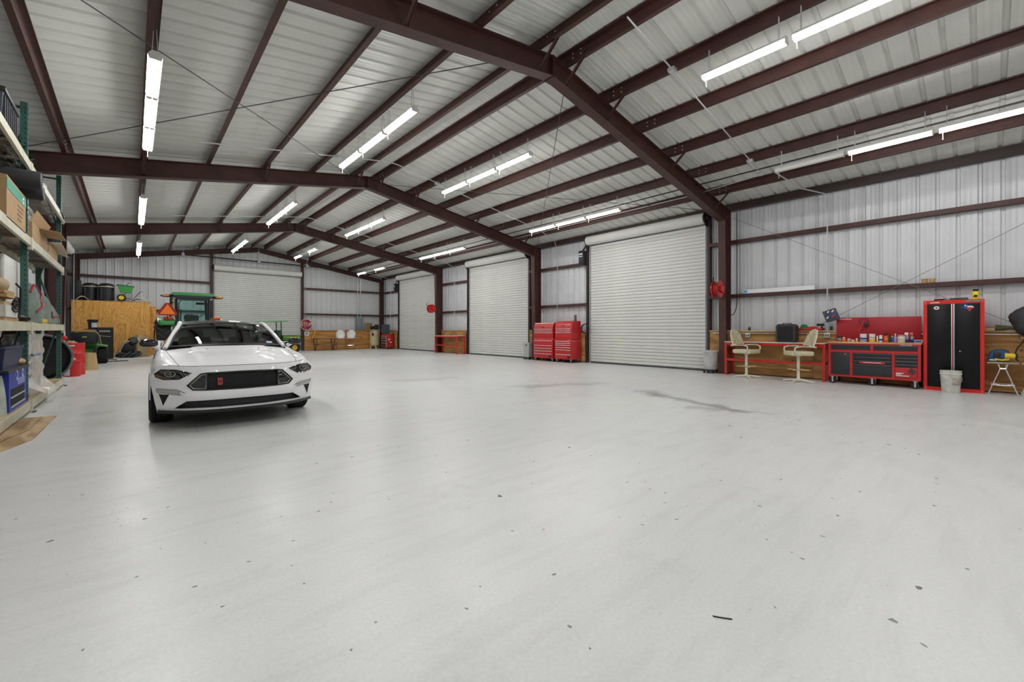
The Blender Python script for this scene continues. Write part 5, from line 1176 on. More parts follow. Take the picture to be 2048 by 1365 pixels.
# black rolls lying across the shelf on cartons
def roll(label, y, z, x1, r):
    t = thing('foam_roll', label, 'roll', (0, y, z))
    MB().lathe([(r * 0.3, 0.002), (r * 0.96, 0.0), (r, 0.02), (r, 1.05), (r * 0.96, 1.07), (r * 0.3, 1.068)], 26, Matrix.Translation((x1 - 1.07, 0, 0)) @ Matrix.Rotation(PI / 2, 4, 'Y')).build('roll_body', mat('foam_black', (0.02, 0.02, 0.022), 0.7), t)
    MB().tube([(x1 + 0.004, r * (0.15 + 0.8 * k / 50) * math.cos(k * 0.7), r * (0.15 + 0.8 * k / 50) * math.sin(k * 0.7)) for k in range(51)], 0.004, n=4).build('spiral_edge', mat('foam_edge', (0.16, 0.16, 0.17), 0.7), t)
roll('upper black foam roll jutting from the rack over the cardboard boxes', 9.14, 3.405, -0.98, 0.13)
roll('lower black foam roll jutting from the rack beneath the upper roll', 9.42, 3.29, -0.99, 0.105)
t = thing('printed_carton', 'cardboard carton with green band and brown print on the rack shelf', 'carton', (XC + 0.03, 8.55, Z2))
CB = mat('carton_brown', (0.42, 0.27, 0.13), 0.75, 0, 0.12, 5)
MB().bx(-0.2, 0.2, -0.62, 0.62, 0, 0.52).build('carton_body', CB, t); MB().bx(0.2, 0.204, -0.62, 0.62, 0.36, 0.49).build('green_band', mat('band_green', (0.05, 0.30, 0.19), 0.6), t)
for k in range(4): MB().bx(0.2, 0.203, 0.05, 0.05 + 0.40 - 0.05 * k, 0.28 - 0.06 * k, 0.30 - 0.06 * k).build('printed_line', mat('print_brown', (0.22, 0.10, 0.04), 0.7), t)
MB().cyl((0.2, 0.42, 0.425), (0.206, 0.42, 0.425), 0.045, n=16).build('round_mark', WHITE, t); MB().cyl((0.2, 0.42, 0.425), (0.208, 0.42, 0.425), 0.022, n=12).build('round_dot', BLACK, t)
t = thing('plain_carton', 'plain cardboard carton wedged beside the rack upright under the rolls', 'carton', (XC, 9.38, Z2))
MB().bx(-0.17, 0.17, -0.18, 0.2, 0, 0.54).build('carton_body', CB, t); MB().bx(-0.175, 0.175, -0.19, 0.21, 0.535, 0.545).build('flap', CB, t)
t = thing('open_carton', 'open cardboard carton with raised flap on the rack shelf', 'carton', (XC, 10.85, Z2))
MB().bx(-0.19, 0.19, -0.8, 0.8, 0, 0.34).build('carton_body', CB, t)
MB().box((0.16, 0.2, 0.45), (0.012, 1.5, 0.26), (0, R(25), 0)).build('flap', mat('carton_light', (0.50, 0.33, 0.16), 0.75), t)
MB().box((0.3, 0.4, 0.34), (0.26, 1.0, 0.008), (0, R(8), 0)).build('flap', CB, t)
t = MB().grid(lambda u, v: (XF - 0.25 + 0.38 * u, 12.1 + 1.45 * v, Z2 + 0.30 + 0.05 * math.sin(PI * v) + 0.04 * u - 0.12 * u * u * v), 8, 10)
tag(t.build('paper_sheet', mat('paper_tan', (0.60, 0.50, 0.38), 0.7), None, thick=0.006), 'wide pale paper sheet jutting over the rack edge by the second upright', 'paper')
t = thing('paper_support', 'flat brown carton lying under the pale paper sheet', 'carton', (XC, 12.75, Z2)); MB().bx(-0.17, 0.17, -0.6, 0.6, 0, 0.30).build('carton_body', CB, t); MB().bx(-0.172, 0.172, -0.05, 0.05, 0.296, 0.303).build('tape', PINE, t)
t = thing('ornament_cluster', 'cluster of pale glass ornaments on the rack shelf', 'ornament', (XF - 0.06, 11.85, Z2))
rnd = random.Random(4)
for k in range(9): MB().sph((rnd.uniform(-0.05, 0.05), rnd.uniform(-0.12, 0.12), 0.04 + 0.06 * (k // 5)), 0.035, 10, 8).build('bauble', mat('bauble', (0.65, 0.60, 0.48), 0.15, 0.4), t)
# bench-height shelf
def folding_table(y, label, x):
    t = thing('folding_table', label, 'folding table', (x, y, Z1))
    MB().bx(-0.03, 0.03, -0.75, 0.72, 0, 0.92, 0.025).build('table_top', mat('table_white', (0.62, 0.62, 0.58), 0.45, 0, 0.06, 5), t)
    MB().bx(0.03, 0.05, -0.6, 0.6, 0.1, 0.14).build('rail', GREYP, t)
folding_table(9.62, 'grey-white folding table standing on edge on the rack, nearer the aisle', XC + 0.05)
folding_table(9.64, 'grey-white folding table standing on edge behind the first one', XC - 0.045)
t = thing('lumber_stack', 'stack of short boards tied with black cords on the rack', 'lumber', (XF - 0.085, 8.72, Z1))
for k, (z, l, dx) in enumerate(((0.0, 0.9, 0), (0.045, 0.8, 0.01), (0.2, 0.75, 0.0), (0.3, 0.7, 0.02), (0.35, 0.6, 0.0))): MB().bx(-0.06 + dx, 0.07 + dx, -0.5, -0.5 + l, z, z + 0.04 if k not in (1, ) else z + 0.155).build('board', PINE if k != 1 else DIRTYW, t)
MB().sph((0.0, -0.2, 0.47), (0.065, 0.26, 0.09), 12, 8).build('cap_bundle', mat('canvas_tan', (0.40, 0.30, 0.18), 0.85), t)
for k in range(4): MB().tube([(0.085 + 0.012 * (k % 2), 0.10 + (0.24 - 0.03 * k) * math.cos(a), 0.17 + 0.035 * k + 0.045 * math.sin(a)) for a in [2 * PI * q / 18 for q in range(18)]], 0.011, n=6, closed=True).build('cord', RUBBER, t)
MB().tube([(0.10, 0.0, 0.5), (0.125, 0.12, 0.45), (0.12, 0.14, 0.2), (0.11, 0.1, 0.05)], 0.012, n=6).build('cord', RUBBER, t)
# tarp-covered thing
def tarp(u, v):
    y = 10.45 + 3.45 * u; h = 0.66 * max(0.0, 1 - u ** 2.2) ** 0.8 + 0.03; a = PI * v
    w = 0.17 + 0.03 * math.sin(6 * PI * u)
    q = min(1.0, 0.02 + u / 0.05) ** 0.5; w *= q; h *= q
    f = 1 + 0.10 * math.sin(7 * a + 9 * u) * (0.3 + 0.7 * math.sin(a))
    return (XC + 0.02 + w * math.cos(a) * f , y, Z1 + 0.005 + h * (math.sin(a) ** 0.7 if 0 < v < 1 else 0) * (0.92 + 0.08 * f))
t = thing('draped_tarp', 'grey-green fabric cover with red piping draped along the rack shelf', 'tarp', (0, 0, 0))
MB().grid(tarp, 40, 22).build('fabric', mat('tarp_green', (0.17, 0.21, 0.175), 0.8, 0, 0.35, 4, bump=0.3, bscale=40), t)
MB().tube([Vector(tarp(q.x, q.y)) + Vector((0.012, 0, 0.006)) for q in crom([(0.03, 0.33, 0), (0.14, 0.33, 0), (0.25, 0.29, 0), (0.27, 0.23, 0), (0.20, 0.15, 0), (0.10, 0.10, 0), (0.03, 0.06, 0)], 5)], 0.014, n=6).build('red_piping', mat('piping_red', (0.40, 0.02, 0.03), 0.6), t)
MB().tube([Vector(tarp(0.45 + 0.5 * k / 14, 0.06 + 0.02 * math.sin(k))) + Vector((0.012, 0, 0.01)) for k in range(15)], 0.014, n=6).build('red_hem', mat('piping_dark', (0.25, 0.015, 0.02), 0.6), t)
# small tools on the shelf edge
t = thing('heat_gun', 'black and pink power tool lying by the first rack upright', 'tool', (XF - 0.04, 9.45, Z1), R(80))
MB().cyl((-0.12, 0, 0.05), (0.05, 0, 0.05), 0.045, 0.04, n=12).build('barrel', BLACK, t); MB().cyl((0.05, 0, 0.05), (0.14, 0, 0.05), 0.048, 0.03, n=12).build('nozzle', mat('pink_plastic', (0.62, 0.40, 0.42), 0.5), t); MB().box((-0.08, -0.07, 0.04), (0.05, 0.12, 0.05), None, 0.012).build('grip', BLACK, t)
t = thing('yellow_level', 'yellow and black hand tool on the rack shelf edge', 'tool', (XF - 0.035, 11.0, Z1), R(86))
MB().bx(-0.7, 0.05, -0.02, 0.025, 0, 0.05, 0.008).build('shaft', mat('tool_grey', (0.22, 0.23, 0.24), 0.5), t); MB().bx(0.05, 0.5, -0.025, 0.025, 0, 0.075, 0.012).build('handle', YEL, t)
for k, (y0, lab) in enumerate(((10.1, 'orange extension cord bunched on the rack shelf near the heat gun'), (11.7, 'orange and red extension cord trailing along the rack shelf to its end'))):
    c = MB(); c.tube([(XF - 0.10 + 0.05 * math.sin(q * 1.9), y0 + (0.8 + 0.9 * k) * q / 24, Z1 + 0.03 + 0.035 * abs(math.sin(q * 0.8 + k))) for q in range(25)], 0.013, n=6)
    tag(c.build('extension_cord', mat('cord_orange%d' % k, (0.62, 0.22 - 0.12 * k, 0.05), 0.5)), lab, 'cord')
# lowest shelf
t = thing('blue_carton', 'bright blue display carton with white print and cut-out slots', 'carton', (XC + 0.02, 8.95, Z0))
BC = mat('carton_blue', (0.012, 0.035, 0.34), 0.5)
MB().bx(-0.17, 0.17, -0.6, 0.62, 0, 0.53).build('carton_body', BC, t)
for z in (0.07, 0.19): MB().bx(0.168, 0.172, -0.5, 0.42, z, z + 0.10).build('slot', HOLE, t)
for z in (0.05, 0.17): MB().bx(0.168, 0.178, -0.5, 0.45, z, z + 0.02).build('slot_edge', GREYP, t)
MB().cyl((0.17, 0.3, 0.46), (0.174, 0.3, 0.46), 0.06, n=18).build('round_print', WHITE, t); MB().cyl((0.17, 0.3, 0.46), (0.176, 0.3, 0.46), 0.032, n=16).build('round_print_core', BC, t)
MB().cyl((0.17, -0.1, 0.46), (0.174, -0.1, 0.46), 0.06, n=18).build('round_print', WHITE, t); MB().cyl((0.17, -0.12, 0.46), (0.176, -0.12, 0.46), 0.04, n=16).build('round_print_core', BC, t)
for z, w in ((0.38, 0.6), (0.35, 0.5), (0.32, 0.5)): MB().bx(0.17, 0.173, 0.45 - w, 0.45, z, z + 0.018).build('printed_line', mat('print_pale', (0.35, 0.4, 0.6), 0.6), t)
t = thing('navy_tote', 'dark navy bin standing on a flat board above the blue carton', 'tote', (XC, 8.85, Z0 + 0.53))
MB().bx(-0.2, 0.22, -0.75, 0.68, 0, 0.03).build('board', SATIN, t); MB().ext([(-0.15, 0.03), (0.15, 0.03), (0.17, 0.30), (-0.17, 0.30)], 'xz', -0.6, 0.6).build('bin', mat('navy', (0.008, 0.014, 0.06), 0.45), t); MB().bx(-0.18, 0.18, -0.62, 0.62, 0.28, 0.32, 0.01).build('rim', MATS['navy'], t)
t = MB().sph((0, 0, 0.05), (0.08, 0.14, 0.055), 14, 8); tag(t.build('bread_bag', mat('tan_bag', (0.42, 0.26, 0.12), 0.6, 0, 0.4, 12, bump=0.6, bscale=20), None, (XF - 0.06, 9.40, Z0 + 0.558)), 'small tan bag lying on the board above the blue carton', 'bag')
t = thing('clear_sack', 'pale green plastic sack slumped on the lowest rack shelf', 'sack', (XF - 0.10, 8.15, Z0))
MB().grid(lambda u, v: (0.10 * math.cos(2 * PI * u) * (1 - 0.35 * v * v) * (1 + 0.1 * math.sin(5 * u * 2 * PI)), 0.28 * math.sin(2 * PI * u) * (1 - 0.4 * v * v), 0.5 * v), 20, 8, True).build('sack_body', mat('sack_green', (0.42, 0.47, 0.40), 0.5, 0, 0.3, 8, bump=0.6, bscale=18), t); MB().sph((0, 0, 0.5), (0.05, 0.1, 0.05), 10, 6).build('tied_neck', MATS['sack_green'], t)
t = thing('wrapped_bundle', 'tall bundle wrapped in milky plastic film on the lowest rack shelf', 'bundle', (XC + 0.02, 10.75, Z0))
FILM = mat('milky_film', (0.52, 0.49, 0.44), 0.4, 0, 0.35, 9, bump=0.9, bscale=12)
def wrap(u, v):
    a = 2 * PI * u; sq = max(abs(math.cos(a)), abs(math.sin(a)))
    f = (1 + 0.05 * math.sin(9 * a + 20 * v) + 0.04 * math.sin(14 * v * PI + 3 * a)) / sq
    return (0.15 * f * math.cos(a), 0.72 * f * math.sin(a), 1.0 * v)
MB().grid(wrap, 36, 22, True).build('wrapped_body', FILM, t); MB().bx(-0.14, 0.14, -0.68, 0.68, 0.96, 1.0, 0.02).build('wrapped_top', FILM, t)
def film(u, v):
    return (XF - 0.06 + 0.20 * min(1, v * 1.6) + 0.03 * math.sin(7 * u + 3 * v), 9.95 + 1.5 * u * (1 - 0.25 * v) + 0.25 * v, Z0 + 0.32 * (1 - v) ** 2 * (0.6 + 0.4 * math.sin(9 * u)) + 0.014 - 0.14 * max(0, v - 0.6) / 0.4)
t = MB().grid(film, 22, 14); fm = bpy.data.materials.new('clear_film'); fm.use_nodes = True
b = fm.node_tree.nodes['Principled BSDF']; b.inputs['Base Color'].default_value = (0.75, 0.74, 0.70, 1); b.inputs['Roughness'].default_value = 0.25; b.inputs['Alpha'].default_value = 0.45
tag(t.build('plastic_film', fm, None), 'loose clear plastic film spilling over the lowest rack beam', 'film')
t = MB().tube([(XF + 0.02, 9.90, 0.86), (XF + 0.06, 10.15, 0.87), (XF + 0.05, 10.4, 0.87)], [0.02, 0.03, 0.018], n=8); tag(t.build('grey_clamp', mat('clamp_grey', (0.18, 0.21, 0.26), 0.5)), 'small blue-grey clamp stuck in the milky wrapped bundle', 'clamp')
t = thing('white_drum_lid', 'white plastic pail hanging under the bench-height rack shelf', 'pail', (XC, 8.3, Z0 + 0.98)); MB().lathe([(0.13, 0), (0.15, 0.12), (0.16, 0.13)], 20).build('pail_body', DIRTYW, t); MB().lathe([(0.165, 0.13), (0.165, 0.15), (0, 0.155)], 20).build('lid', WHITE, t)

# ---------------- boards on the floor
def board(name, label, pts, z0, z1, m):
    o = MB().ext(pts, 'xy', z0, z1).build(name, m); return tag(o, label, 'board')
BRD = wood('floor_board', (0.33, 0.21, 0.10), (0.56, 0.40, 0.23), (1.5, 0.25, 1.5), 6, 5)
board('plywood_board', 'dirty plywood board lying on the floor before the rack', [(-1.16, 6.2), (-0.84, 7.22), (-0.81, 8.95), (-1.10, 9.0), (-1.45, 6.2)][::1], 0.0, 0.014, BRD)
board('plywood_offcut', 'smaller stained plywood offcut lying on the larger board', [(-1.14, 6.9), (-0.94, 7.85), (-0.95, 8.88), (-1.12, 8.9), (-1.3, 6.9)], 0.0145, 0.027, wood('floor_board2', (0.22, 0.13, 0.06), (0.45, 0.31, 0.17), (1.5, 0.25, 1.5), 6, 5))
# strip and flakes on the concrete
tag(MB().grid(lambda u, v: (1.884 + 0.042 * u + 0.004 * v, 0.791 - 0.063 * u + 0.006 * v - 0.003 * math.sin(PI * u), 0.0035), 8, 1).build('plastic_strip', BLACK, thick=0.003), 'short black plastic strip lying on the bare concrete', 'strip')

# ================================================================ WHITE SPORTS COUPE
def interp(tab, v):
    if v <= tab[0][0]: return tab[0][1]
    for (a, p), (b, q) in zip(tab, tab[1:]):
        if v <= b:
            k = (v - a) / (b - a); k = k * k * (3 - 2 * k) if len(tab) > 9 else k
            return p + (q - p) * k
    return tab[-1][1]
PAINT = mat('car_white', (0.85, 0.85, 0.87), 0.4, 0, 0, 1, coat=0.45)
GLOSSB = mat('car_gloss_black', (0.008, 0.008, 0.009), 0.12, coat=0.5)
TRIMB = mat('car_trim_black', (0.016, 0.016, 0.017), 0.5)
LENSG = mat('headlamp_glass', (0.012, 0.013, 0.015), 0.06, coat=1.0)
SILV = mat('lamp_silver', (0.38, 0.38, 0.38), 0.3, 0.5)
car = thing('car', 'white sports coupe with black roof and black grille parked facing the aisle', 'car', (1.138, 7.45, 0), R(-2.2))
def fyz(x, z):
    y = -0.92 + 0.40 * (min(abs(x), 0.99) / 0.97) ** 3.2
    if z > 0.6: y += 0.9 * (z - 0.6) ** 1.5
    return y
def ZC(y): return interp([(-0.95, 0.77), (-0.84, 0.797), (-0.6, 0.85), (-0.3, 0.895), (0, 0.93), (0.3, 0.975), (0.55, 1.005), (0.9, 1.02)], y)
def HH(x, y):
    a = abs(x); d = interp([(-0.84, 0.035), (-0.5, 0.04), (0, 0.045), (0.5, 0.075), (0.9, 0.085)], y)
    cr = 0.42 + 0.06 * max(0, min(1, (y + 0.8) / 1.3)); b = 0.014 * max(0.0, min(1.0, (cr - a) / 0.05 + 0.5))
    if y < -0.4: b *= max(0, (y + 0.84) / 0.44)
    return ZC(y) - d * (a / 0.86) ** 2.5 + b - 0.008
def yedge(x):
    z = 0.76
    for _ in range(6): z = HH(x, fyz(x, z))
    return fyz(x, z)
def ycowl(x): return 0.50 + 0.26 * (x / 0.80) ** 2
def hx(y): return interp([(-0.8, 0.655), (-0.5, 0.70), (0, 0.745), (0.6, 0.79)], y)
# hood
def hood(u, v):
    s = 2 * u - 1; x = s * 0.70
    for _ in range(4):
        y0 = yedge(x) + 0.012; y = y0 + (ycowl(x) - y0) * v; x = s * hx(y)
    return (x, y, HH(x, y))
MB().grid(hood, 44, 30).build('hood', PAINT, car, angle=60)
# fascia with openings
GR = [(0, 0.706), (0.40, 0.70), (0.46, 0.692), (0.595, 0.556), (0.54, 0.50), (0.40, 0.492), (0, 0.485)]
LOW = [(0, 0.357), (0.30, 0.357), (0.60, 0.355), (0.71, 0.278), (0.46, 0.276), (0.27, 0.27), (0, 0.268)]
VENT = [(0.762, 0.452), (0.872, 0.458), (0.826, 0.298)]
HEAD = [(0.55, 0.708), (0.70, 0.748), (0.85, 0.752), (0.91, 0.70), (0.898, 0.662), (0.82, 0.632), (0.67, 0.635)]
DRL = [(0.60, 0.455), (0.69, 0.502), (0.89, 0.520), (0.885, 0.474), (0.63, 0.436)]
def mirror(p): return p + [(-x, z) for x, z in p[::-1] if x > 1e-6]
def inside(p, x, z):
    c = False; n = len(p)
    for i in range(n):
        (a, b), (d, e) = p[i], p[(i + 1) % n]
        if (b > z) != (e > z) and x < (d - a) * (z - b) / (e - b) + a: c = not c
    return c
GRF, LOWF = mirror(GR), mirror(LOW)
flip = lambda p: [(-x, z) for x, z in p]
HOLES = [GRF, LOWF, HEAD, flip(HEAD)]
m = MB(); NU, NV = 150, 64; V = []
for i in range(NU + 1):
    x = -0.945 + 1.89 * i / NU; zt = HH(min(abs(x), 0.9), yedge(x)) - 0.002 - 0.16 * max(0, (abs(x) - 0.83) / 0.115) ** 2; col = []
    for j in range(NV + 1):
        z = 0.232 + (zt - 0.232) * j / NV; xx = x * (1 - 0.065 * max(0, (0.56 - z) / 0.33))
        chin = 0.016 * math.sin(PI * min(1, max(0, (z - 0.36) / 0.13))) * max(0, min(1, (0.70 - abs(xx)) / 0.1))
        col.append(m.bm.verts.new((xx, fyz(xx, z) - chin, z)))
    V.append(col)
for i in range(NU):
    for j in range(NV):
        q = (V[i][j], V[i + 1][j], V[i + 1][j + 1], V[i][j + 1]); cx = sum(v.co.x for v in q) / 4; cz = sum(v.co.z for v in q) / 4
        if not any(inside(h, cx, cz) for h in HOLES): m.bm.faces.new(q)
bmesh.ops.delete(m.bm, geom=[v for v in m.bm.verts if not v.link_faces], context='VERTS')
m.build('front_bumper', PAINT, car, angle=60)
def zrange(p, x):
    zs = []
    for i in range(len(p)):
        (a, b), (d, e) = p[i], p[(i + 1) % len(p)]
        if (a <= x <= d) or (d <= x <= a):
            zs.append(b if abs(d - a) < 1e-9 else b + (e - b) * (x - a) / (d - a)); 
            if abs(d - a) < 1e-9: zs.append(e)
    return (min(zs), max(zs)) if zs else (p[0][1], p[0][1])
def fpatch(name, p, off, mt, parent=car, n=24, thick=0.0):
    x0, x1 = min(q[0] for q in p), max(q[0] for q in p)
    def f(u, v):
        x = x0 + (x1 - x0) * (0.001 + 0.998 * u); a, b = zrange(p, x); z = a + (b - a) * v
        return (x, fyz(x, z) + off, z)
    return MB().grid(f, n, 6).build(name, mt, parent, thick=thick)
def fedge(name, p, mt, r, off=0.0, parent=car):
    pts = []
    for i in range(len(p)):
        (a, b), (d, e) = p[i], p[(i + 1) % len(p)]; k = max(1, int(math.hypot(d - a, e - b) / 0.05))
        for t in range(k): x, z = a + (d - a) * t / k, b + (e - b) * t / k; pts.append((x, fyz(x, z) + off, z))
    return MB().tube(pts, r, n=6, closed=True).build(name, mt, parent)
def recess(name, p, depth, mt, n=40):
    o = fpatch(name, p, depth, mt, car, n)
    pts = []
    for i in range(len(p)):
        (a, b), (d, e) = p[i], p[(i + 1) % len(p)]; k = max(1, int(math.hypot(d - a, e - b) / 0.05))
        for t in range(k): pts.append((a + (d - a) * t / k, b + (e - b) * t / k))
    w = MB(); A = [w.bm.verts.new((x, fyz(x, z) - 0.002, z)) for x, z in pts]; B = [w.bm.verts.new((x, fyz(x, z) + depth, z)) for x, z in pts]
    for i in range(len(pts)): w.bm.faces.new((A[i], A[(i + 1) % len(pts)], B[(i + 1) % len(pts)], B[i]))
    w.build('opening_wall', TRIMB, o); return o
GMESH = mat('grille_mesh', (0.010, 0.010, 0.011), 0.5)
g = recess('grille', GRF, 0.035, GMESH); fedge('grille_surround', GRF, GLOSSB, 0.010, -0.002, g)
bars = MB()
for k in range(46):
    for s in (-1, 1):
        x = -0.40 + 0.80 * k / 45; pts = [(x + s * (z - 0.59) * 0.55, fyz(x + s * (z - 0.59) * 0.55, z) + 0.022, z) for z in (0.495, 0.56, 0.63, 0.695)]
        bars.tube(pts, 0.0035, n=4, cap=False)
bars.build('honeycomb', mat('grille_bar', (0.035, 0.035, 0.036), 0.4), g)['kind'] = 'stuff'
LAMPR = [(0.405, 0.683), (0.452, 0.678), (0.572, 0.556), (0.53, 0.512), (0.415, 0.505), (0.405, 0.56)]
for s in (1, -1):
    p = LAMPR if s > 0 else flip(LAMPR); fedge('grille_lamp_ring', p, SILV, 0.0075, 0.006, g)
    fpatch('grille_lamp', p, 0.02, GLOSSB, g, 10)
    x = s * 0.40; MB().bx(x - 0.006, x + 0.006, fyz(x, 0.6) - 0.002, fyz(x, 0.6) + 0.03, 0.495, 0.70).build('grille_divider', TRIMB, g)
bd = MB().bx(-0.285, -0.235, fyz(0.26, 0.6) + 0.008, fyz(0.26, 0.6) + 0.02, 0.545, 0.635).build('badge', mat('badge_red', (0.45, 0.05, 0.03), 0.4), g)
MB().tube([(-0.26 + 0.013 * math.cos(a), fyz(0.26, 0.6) + 0.006, 0.592 + 0.016 * math.sin(a)) for a in [2 * PI * k / 10 for k in range(10)]], 0.004, n=4, closed=True).build('badge_emblem', mat('badge_dark', (0.12, 0.01, 0.01), 0.5), bd)
lo = recess('lower_intake', LOWF, 0.05, TRIMB); fedge('intake_edge', LOWF, TRIMB, 0.006, 0.0, lo)
hc = MB()
for k in range(22):
    for j in range(3):
        x = -0.27 + 0.54 * k / 21 + (0.013 if j % 2 else 0); z = 0.285 + 0.027 * j
        hc.tube([(x + 0.013 * math.cos(a), fyz(x, z) + 0.03, z + 0.013 * math.sin(a)) for a in [PI / 6 + PI * q / 3 for q in range(6)]], 0.003, n=3, closed=True)
hc.build('honeycomb', MATS['grille_bar'], lo)['kind'] = 'stuff'
for s in (1, -1):
    c = (lambda p: p) if s > 0 else flip
    v = fpatch('corner_vent', c(VENT), -0.003, mat('vent_black', (0.004, 0.004, 0.005), 0.7), car, 14); fedge('vent_edge', c(VENT), PAINT, 0.006, -0.001, v)
    h = fpatch('headlamp', c(HEAD), 0.004, LENSG, car, 24); fedge('headlamp_edge', c(HEAD), GLOSSB, 0.006, 0.0, h)
    cx, cz = s * 0.76, 0.70; yy = fyz(cx, cz) - 0.004
    MB().tube([(cx + 0.05 * math.cos(a), fyz(cx + 0.05 * math.cos(a), cz + 0.035 * math.sin(a)) - 0.002, cz + 0.035 * math.sin(a)) for a in [2 * PI * k / 24 for k in range(24)]], 0.005, n=6, closed=True).build('projector_ring', SILV, h)
    MB().sph((cx, yy + 0.01, cz), (0.032, 0.014, 0.024), 14, 8).build('projector', mat('projector', (0.05, 0.055, 0.065), 0.05, coat=1.0), h)
    for k in range(3):
        x = s * (0.64 - 0.026 * k); MB().tube([(x + s * 0.02, fyz(x, 0.7) - 0.003, 0.725 - 0.010 * k), (x - s * 0.01, fyz(x, 0.66) - 0.003, 0.665 + 0.006 * k)], 0.005, n=5).build('running_lamp', mat('running_lamp', (0.16, 0.16, 0.165), 0.3), h)
    AMB = [(0.83, 0.640), (0.895, 0.665), (0.905, 0.69), (0.85, 0.668)]
    fpatch('amber_reflector', c(AMB), 0.0, mat('amber', (0.22, 0.07, 0.01), 0.2), h, 10)
    d = fpatch('fog_lamp_bar', c(DRL), -0.004, mat('fog_lens', (0.42, 0.43, 0.39), 0.15, coat=0.6), car, 16); fedge('fog_lamp_frame', c(DRL), SILV, 0.006, -0.004, d)
    MB().sph((s * 0.655, fyz(0.655, 0.46) - 0.004, 0.463), (0.022, 0.008, 0.014), 12, 8).build('fog_lamp', CHROME, d)
# splitter
def split(u, v):
    x = -0.885 + 1.77 * u; y = fyz(x, 0.3); a = 2 * PI * v
    return (x * (1 + 0.01 * math.cos(a)), y - 0.025 + 0.05 * math.cos(a), 0.222 + 0.02 * (x / 0.92) ** 2 + 0.02 * math.sin(a))
MB().grid(split, 40, 8).build('front_splitter', TRIMB, car)
# fenders, doors and quarters: one strip per side, arches cut by its lower edge
YW = (0.08, 2.80); RW = 0.345; RA = 0.392
def zbot(y):
    z = 0.215
    for w in YW:
        if abs(y - w) < RA: z = max(z, RW + math.sqrt(RA * RA - (y - w) ** 2) - 0.0)
    return z
XWID = [(-0.62, 0.885), (-0.45, 0.918), (-0.2, 0.950), (0.08, 0.962), (0.5, 0.945), (1.2, 0.94), (2.0, 0.948), (2.8, 0.968), (3.3, 0.945), (3.7, 0.87), (3.9, 0.78)]
BELT = [(-0.7, 0.76), (-0.3, 0.84), (0.08, 0.885), (0.6, 0.935), (1.2, 0.955), (2.0, 0.975), (2.8, 1.01), (3.4, 1.03), (3.9, 1.0)]
def side_curve(y):
    xw = interp(XWID, y)
    if y < 0.58: top = [(hx(y) + 0.006, HH(hx(y), y)), (0.5 * (hx(y) + xw) + 0.0, HH(0.82, y) - 0.002), (xw - 0.045, HH(0.86, y) - 0.028)]
    else:
        b = interp(BELT, y); k = min(1, (y - 0.58) / 0.3); xin = hx(0.58) + 0.006 + (0.845 - hx(0.58)) * k
        top = [(xin, b + (0.01 if y < 3.2 else 0.015)), (0.5 * (xin + xw), b + 0.005), (xw - 0.04, b - 0.03)]
    pts = top + [(xw - 0.008, 0.74), (xw, 0.62), (xw - 0.012, 0.48), (xw - 0.018, 0.34), (xw - 0.05, 0.215)]
    return crom([(a, b, 0) for a, b in pts], 8)
def side(s):
    m = MB(); cols = []; ys = []
    y = -0.60
    while y < 3.86: ys.append(y); y += 0.035
    for y in ys:
        c = side_curve(y); zb = zbot(y); cut = [c[0]]
        for a, b in zip(c, c[1:]):
            if b.y <= zb and a.y > zb:
                k = (a.y - zb) / (a.y - b.y); cut.append(a + (b - a) * k); break
            cut.append(b)
        L_ = [0]
        for a, b in zip(cut, cut[1:]): L_.append(L_[-1] + (b - a).length)
        N_ = 22; col = []
        for j in range(N_ + 1):
            d = L_[-1] * j / N_; i = 0
            while i < len(L_) - 2 and L_[i + 1] < d: i += 1
            k = (d - L_[i]) / max(1e-9, L_[i + 1] - L_[i]); p = cut[i] + (cut[i + 1] - cut[i]) * k
            yy = max(y, yedge(min(p.x, 0.9)) + 0.012) if y < -0.2 else y
            col.append(m.bm.verts.new((s * p.x, yy, p.y)))
        cols.append(col)
    for a, b in zip(cols, cols[1:]):
        for j in range(len(a) - 1): m.bm.faces.new((a[j], a[j + 1], b[j + 1], b[j]))
    # fender tongue running forward beside the hood
    T = []
    for i in range(9):
        y = -0.80 + 0.22 * i / 8
        T.append([m.bm.verts.new((s * x, max(yedge(x) + 0.012, y), HH(x, max(yedge(x) + 0.012, y)))) for x in [hx(y) + 0.006 + (0.90 - hx(y)) * j / 8 for j in range(9)]])
    for a, b in zip(T, T[1:]):
        for j in range(8): m.bm.faces.new((a[j], a[j + 1], b[j + 1], b[j]))
    o = m.build('body_side', PAINT, car, angle=50)
    # shut lines of the door, and handle
    for y in (0.72, 2.02):
        c = [p for p in side_curve(y) if p.y > 0.24][6:]
        MB().tube([(s * (p.x + 0.001), y, p.y) for p in c], 0.0035, n=4).build('door_seam', TRIMB, o)
    MB().box((s * 0.948, 1.80, 0.80), (0.02, 0.16, 0.028), None, 0.008).build('door_handle', PAINT, o)
    MB().tube([(s * (RA * 0 + interp(XWID, w_y) - 0.005), w_y + RA * math.cos(a) * 0.995, RW + RA * math.sin(a) * 0.995) for w_y in (YW[0],) for a in [PI * k / 16 for k in range(17)]], 0.006, n=5).build('arch_lip', PAINT, o)
    return o
for s in (1, -1): side(s)
for s in (1, -1):                      # dark wheel houses
    for w in YW: MB().grid(lambda u, v: (s * (0.50 + 0.42 * v), w + (RA + 0.004) * math.cos(PI * u), RW + (RA + 0.004) * math.sin(PI * u)), 18, 2).build('wheel_house', TRIMB, car)
MB().bx(-0.70, 0.70, -0.70, 3.7, 0.20, 0.30).build('underbody', TRIMB, car)
MB().bx(-0.50, 0.50, -0.72, 0.45, 0.30, 0.70).build('engine_bay', TRIMB, car)
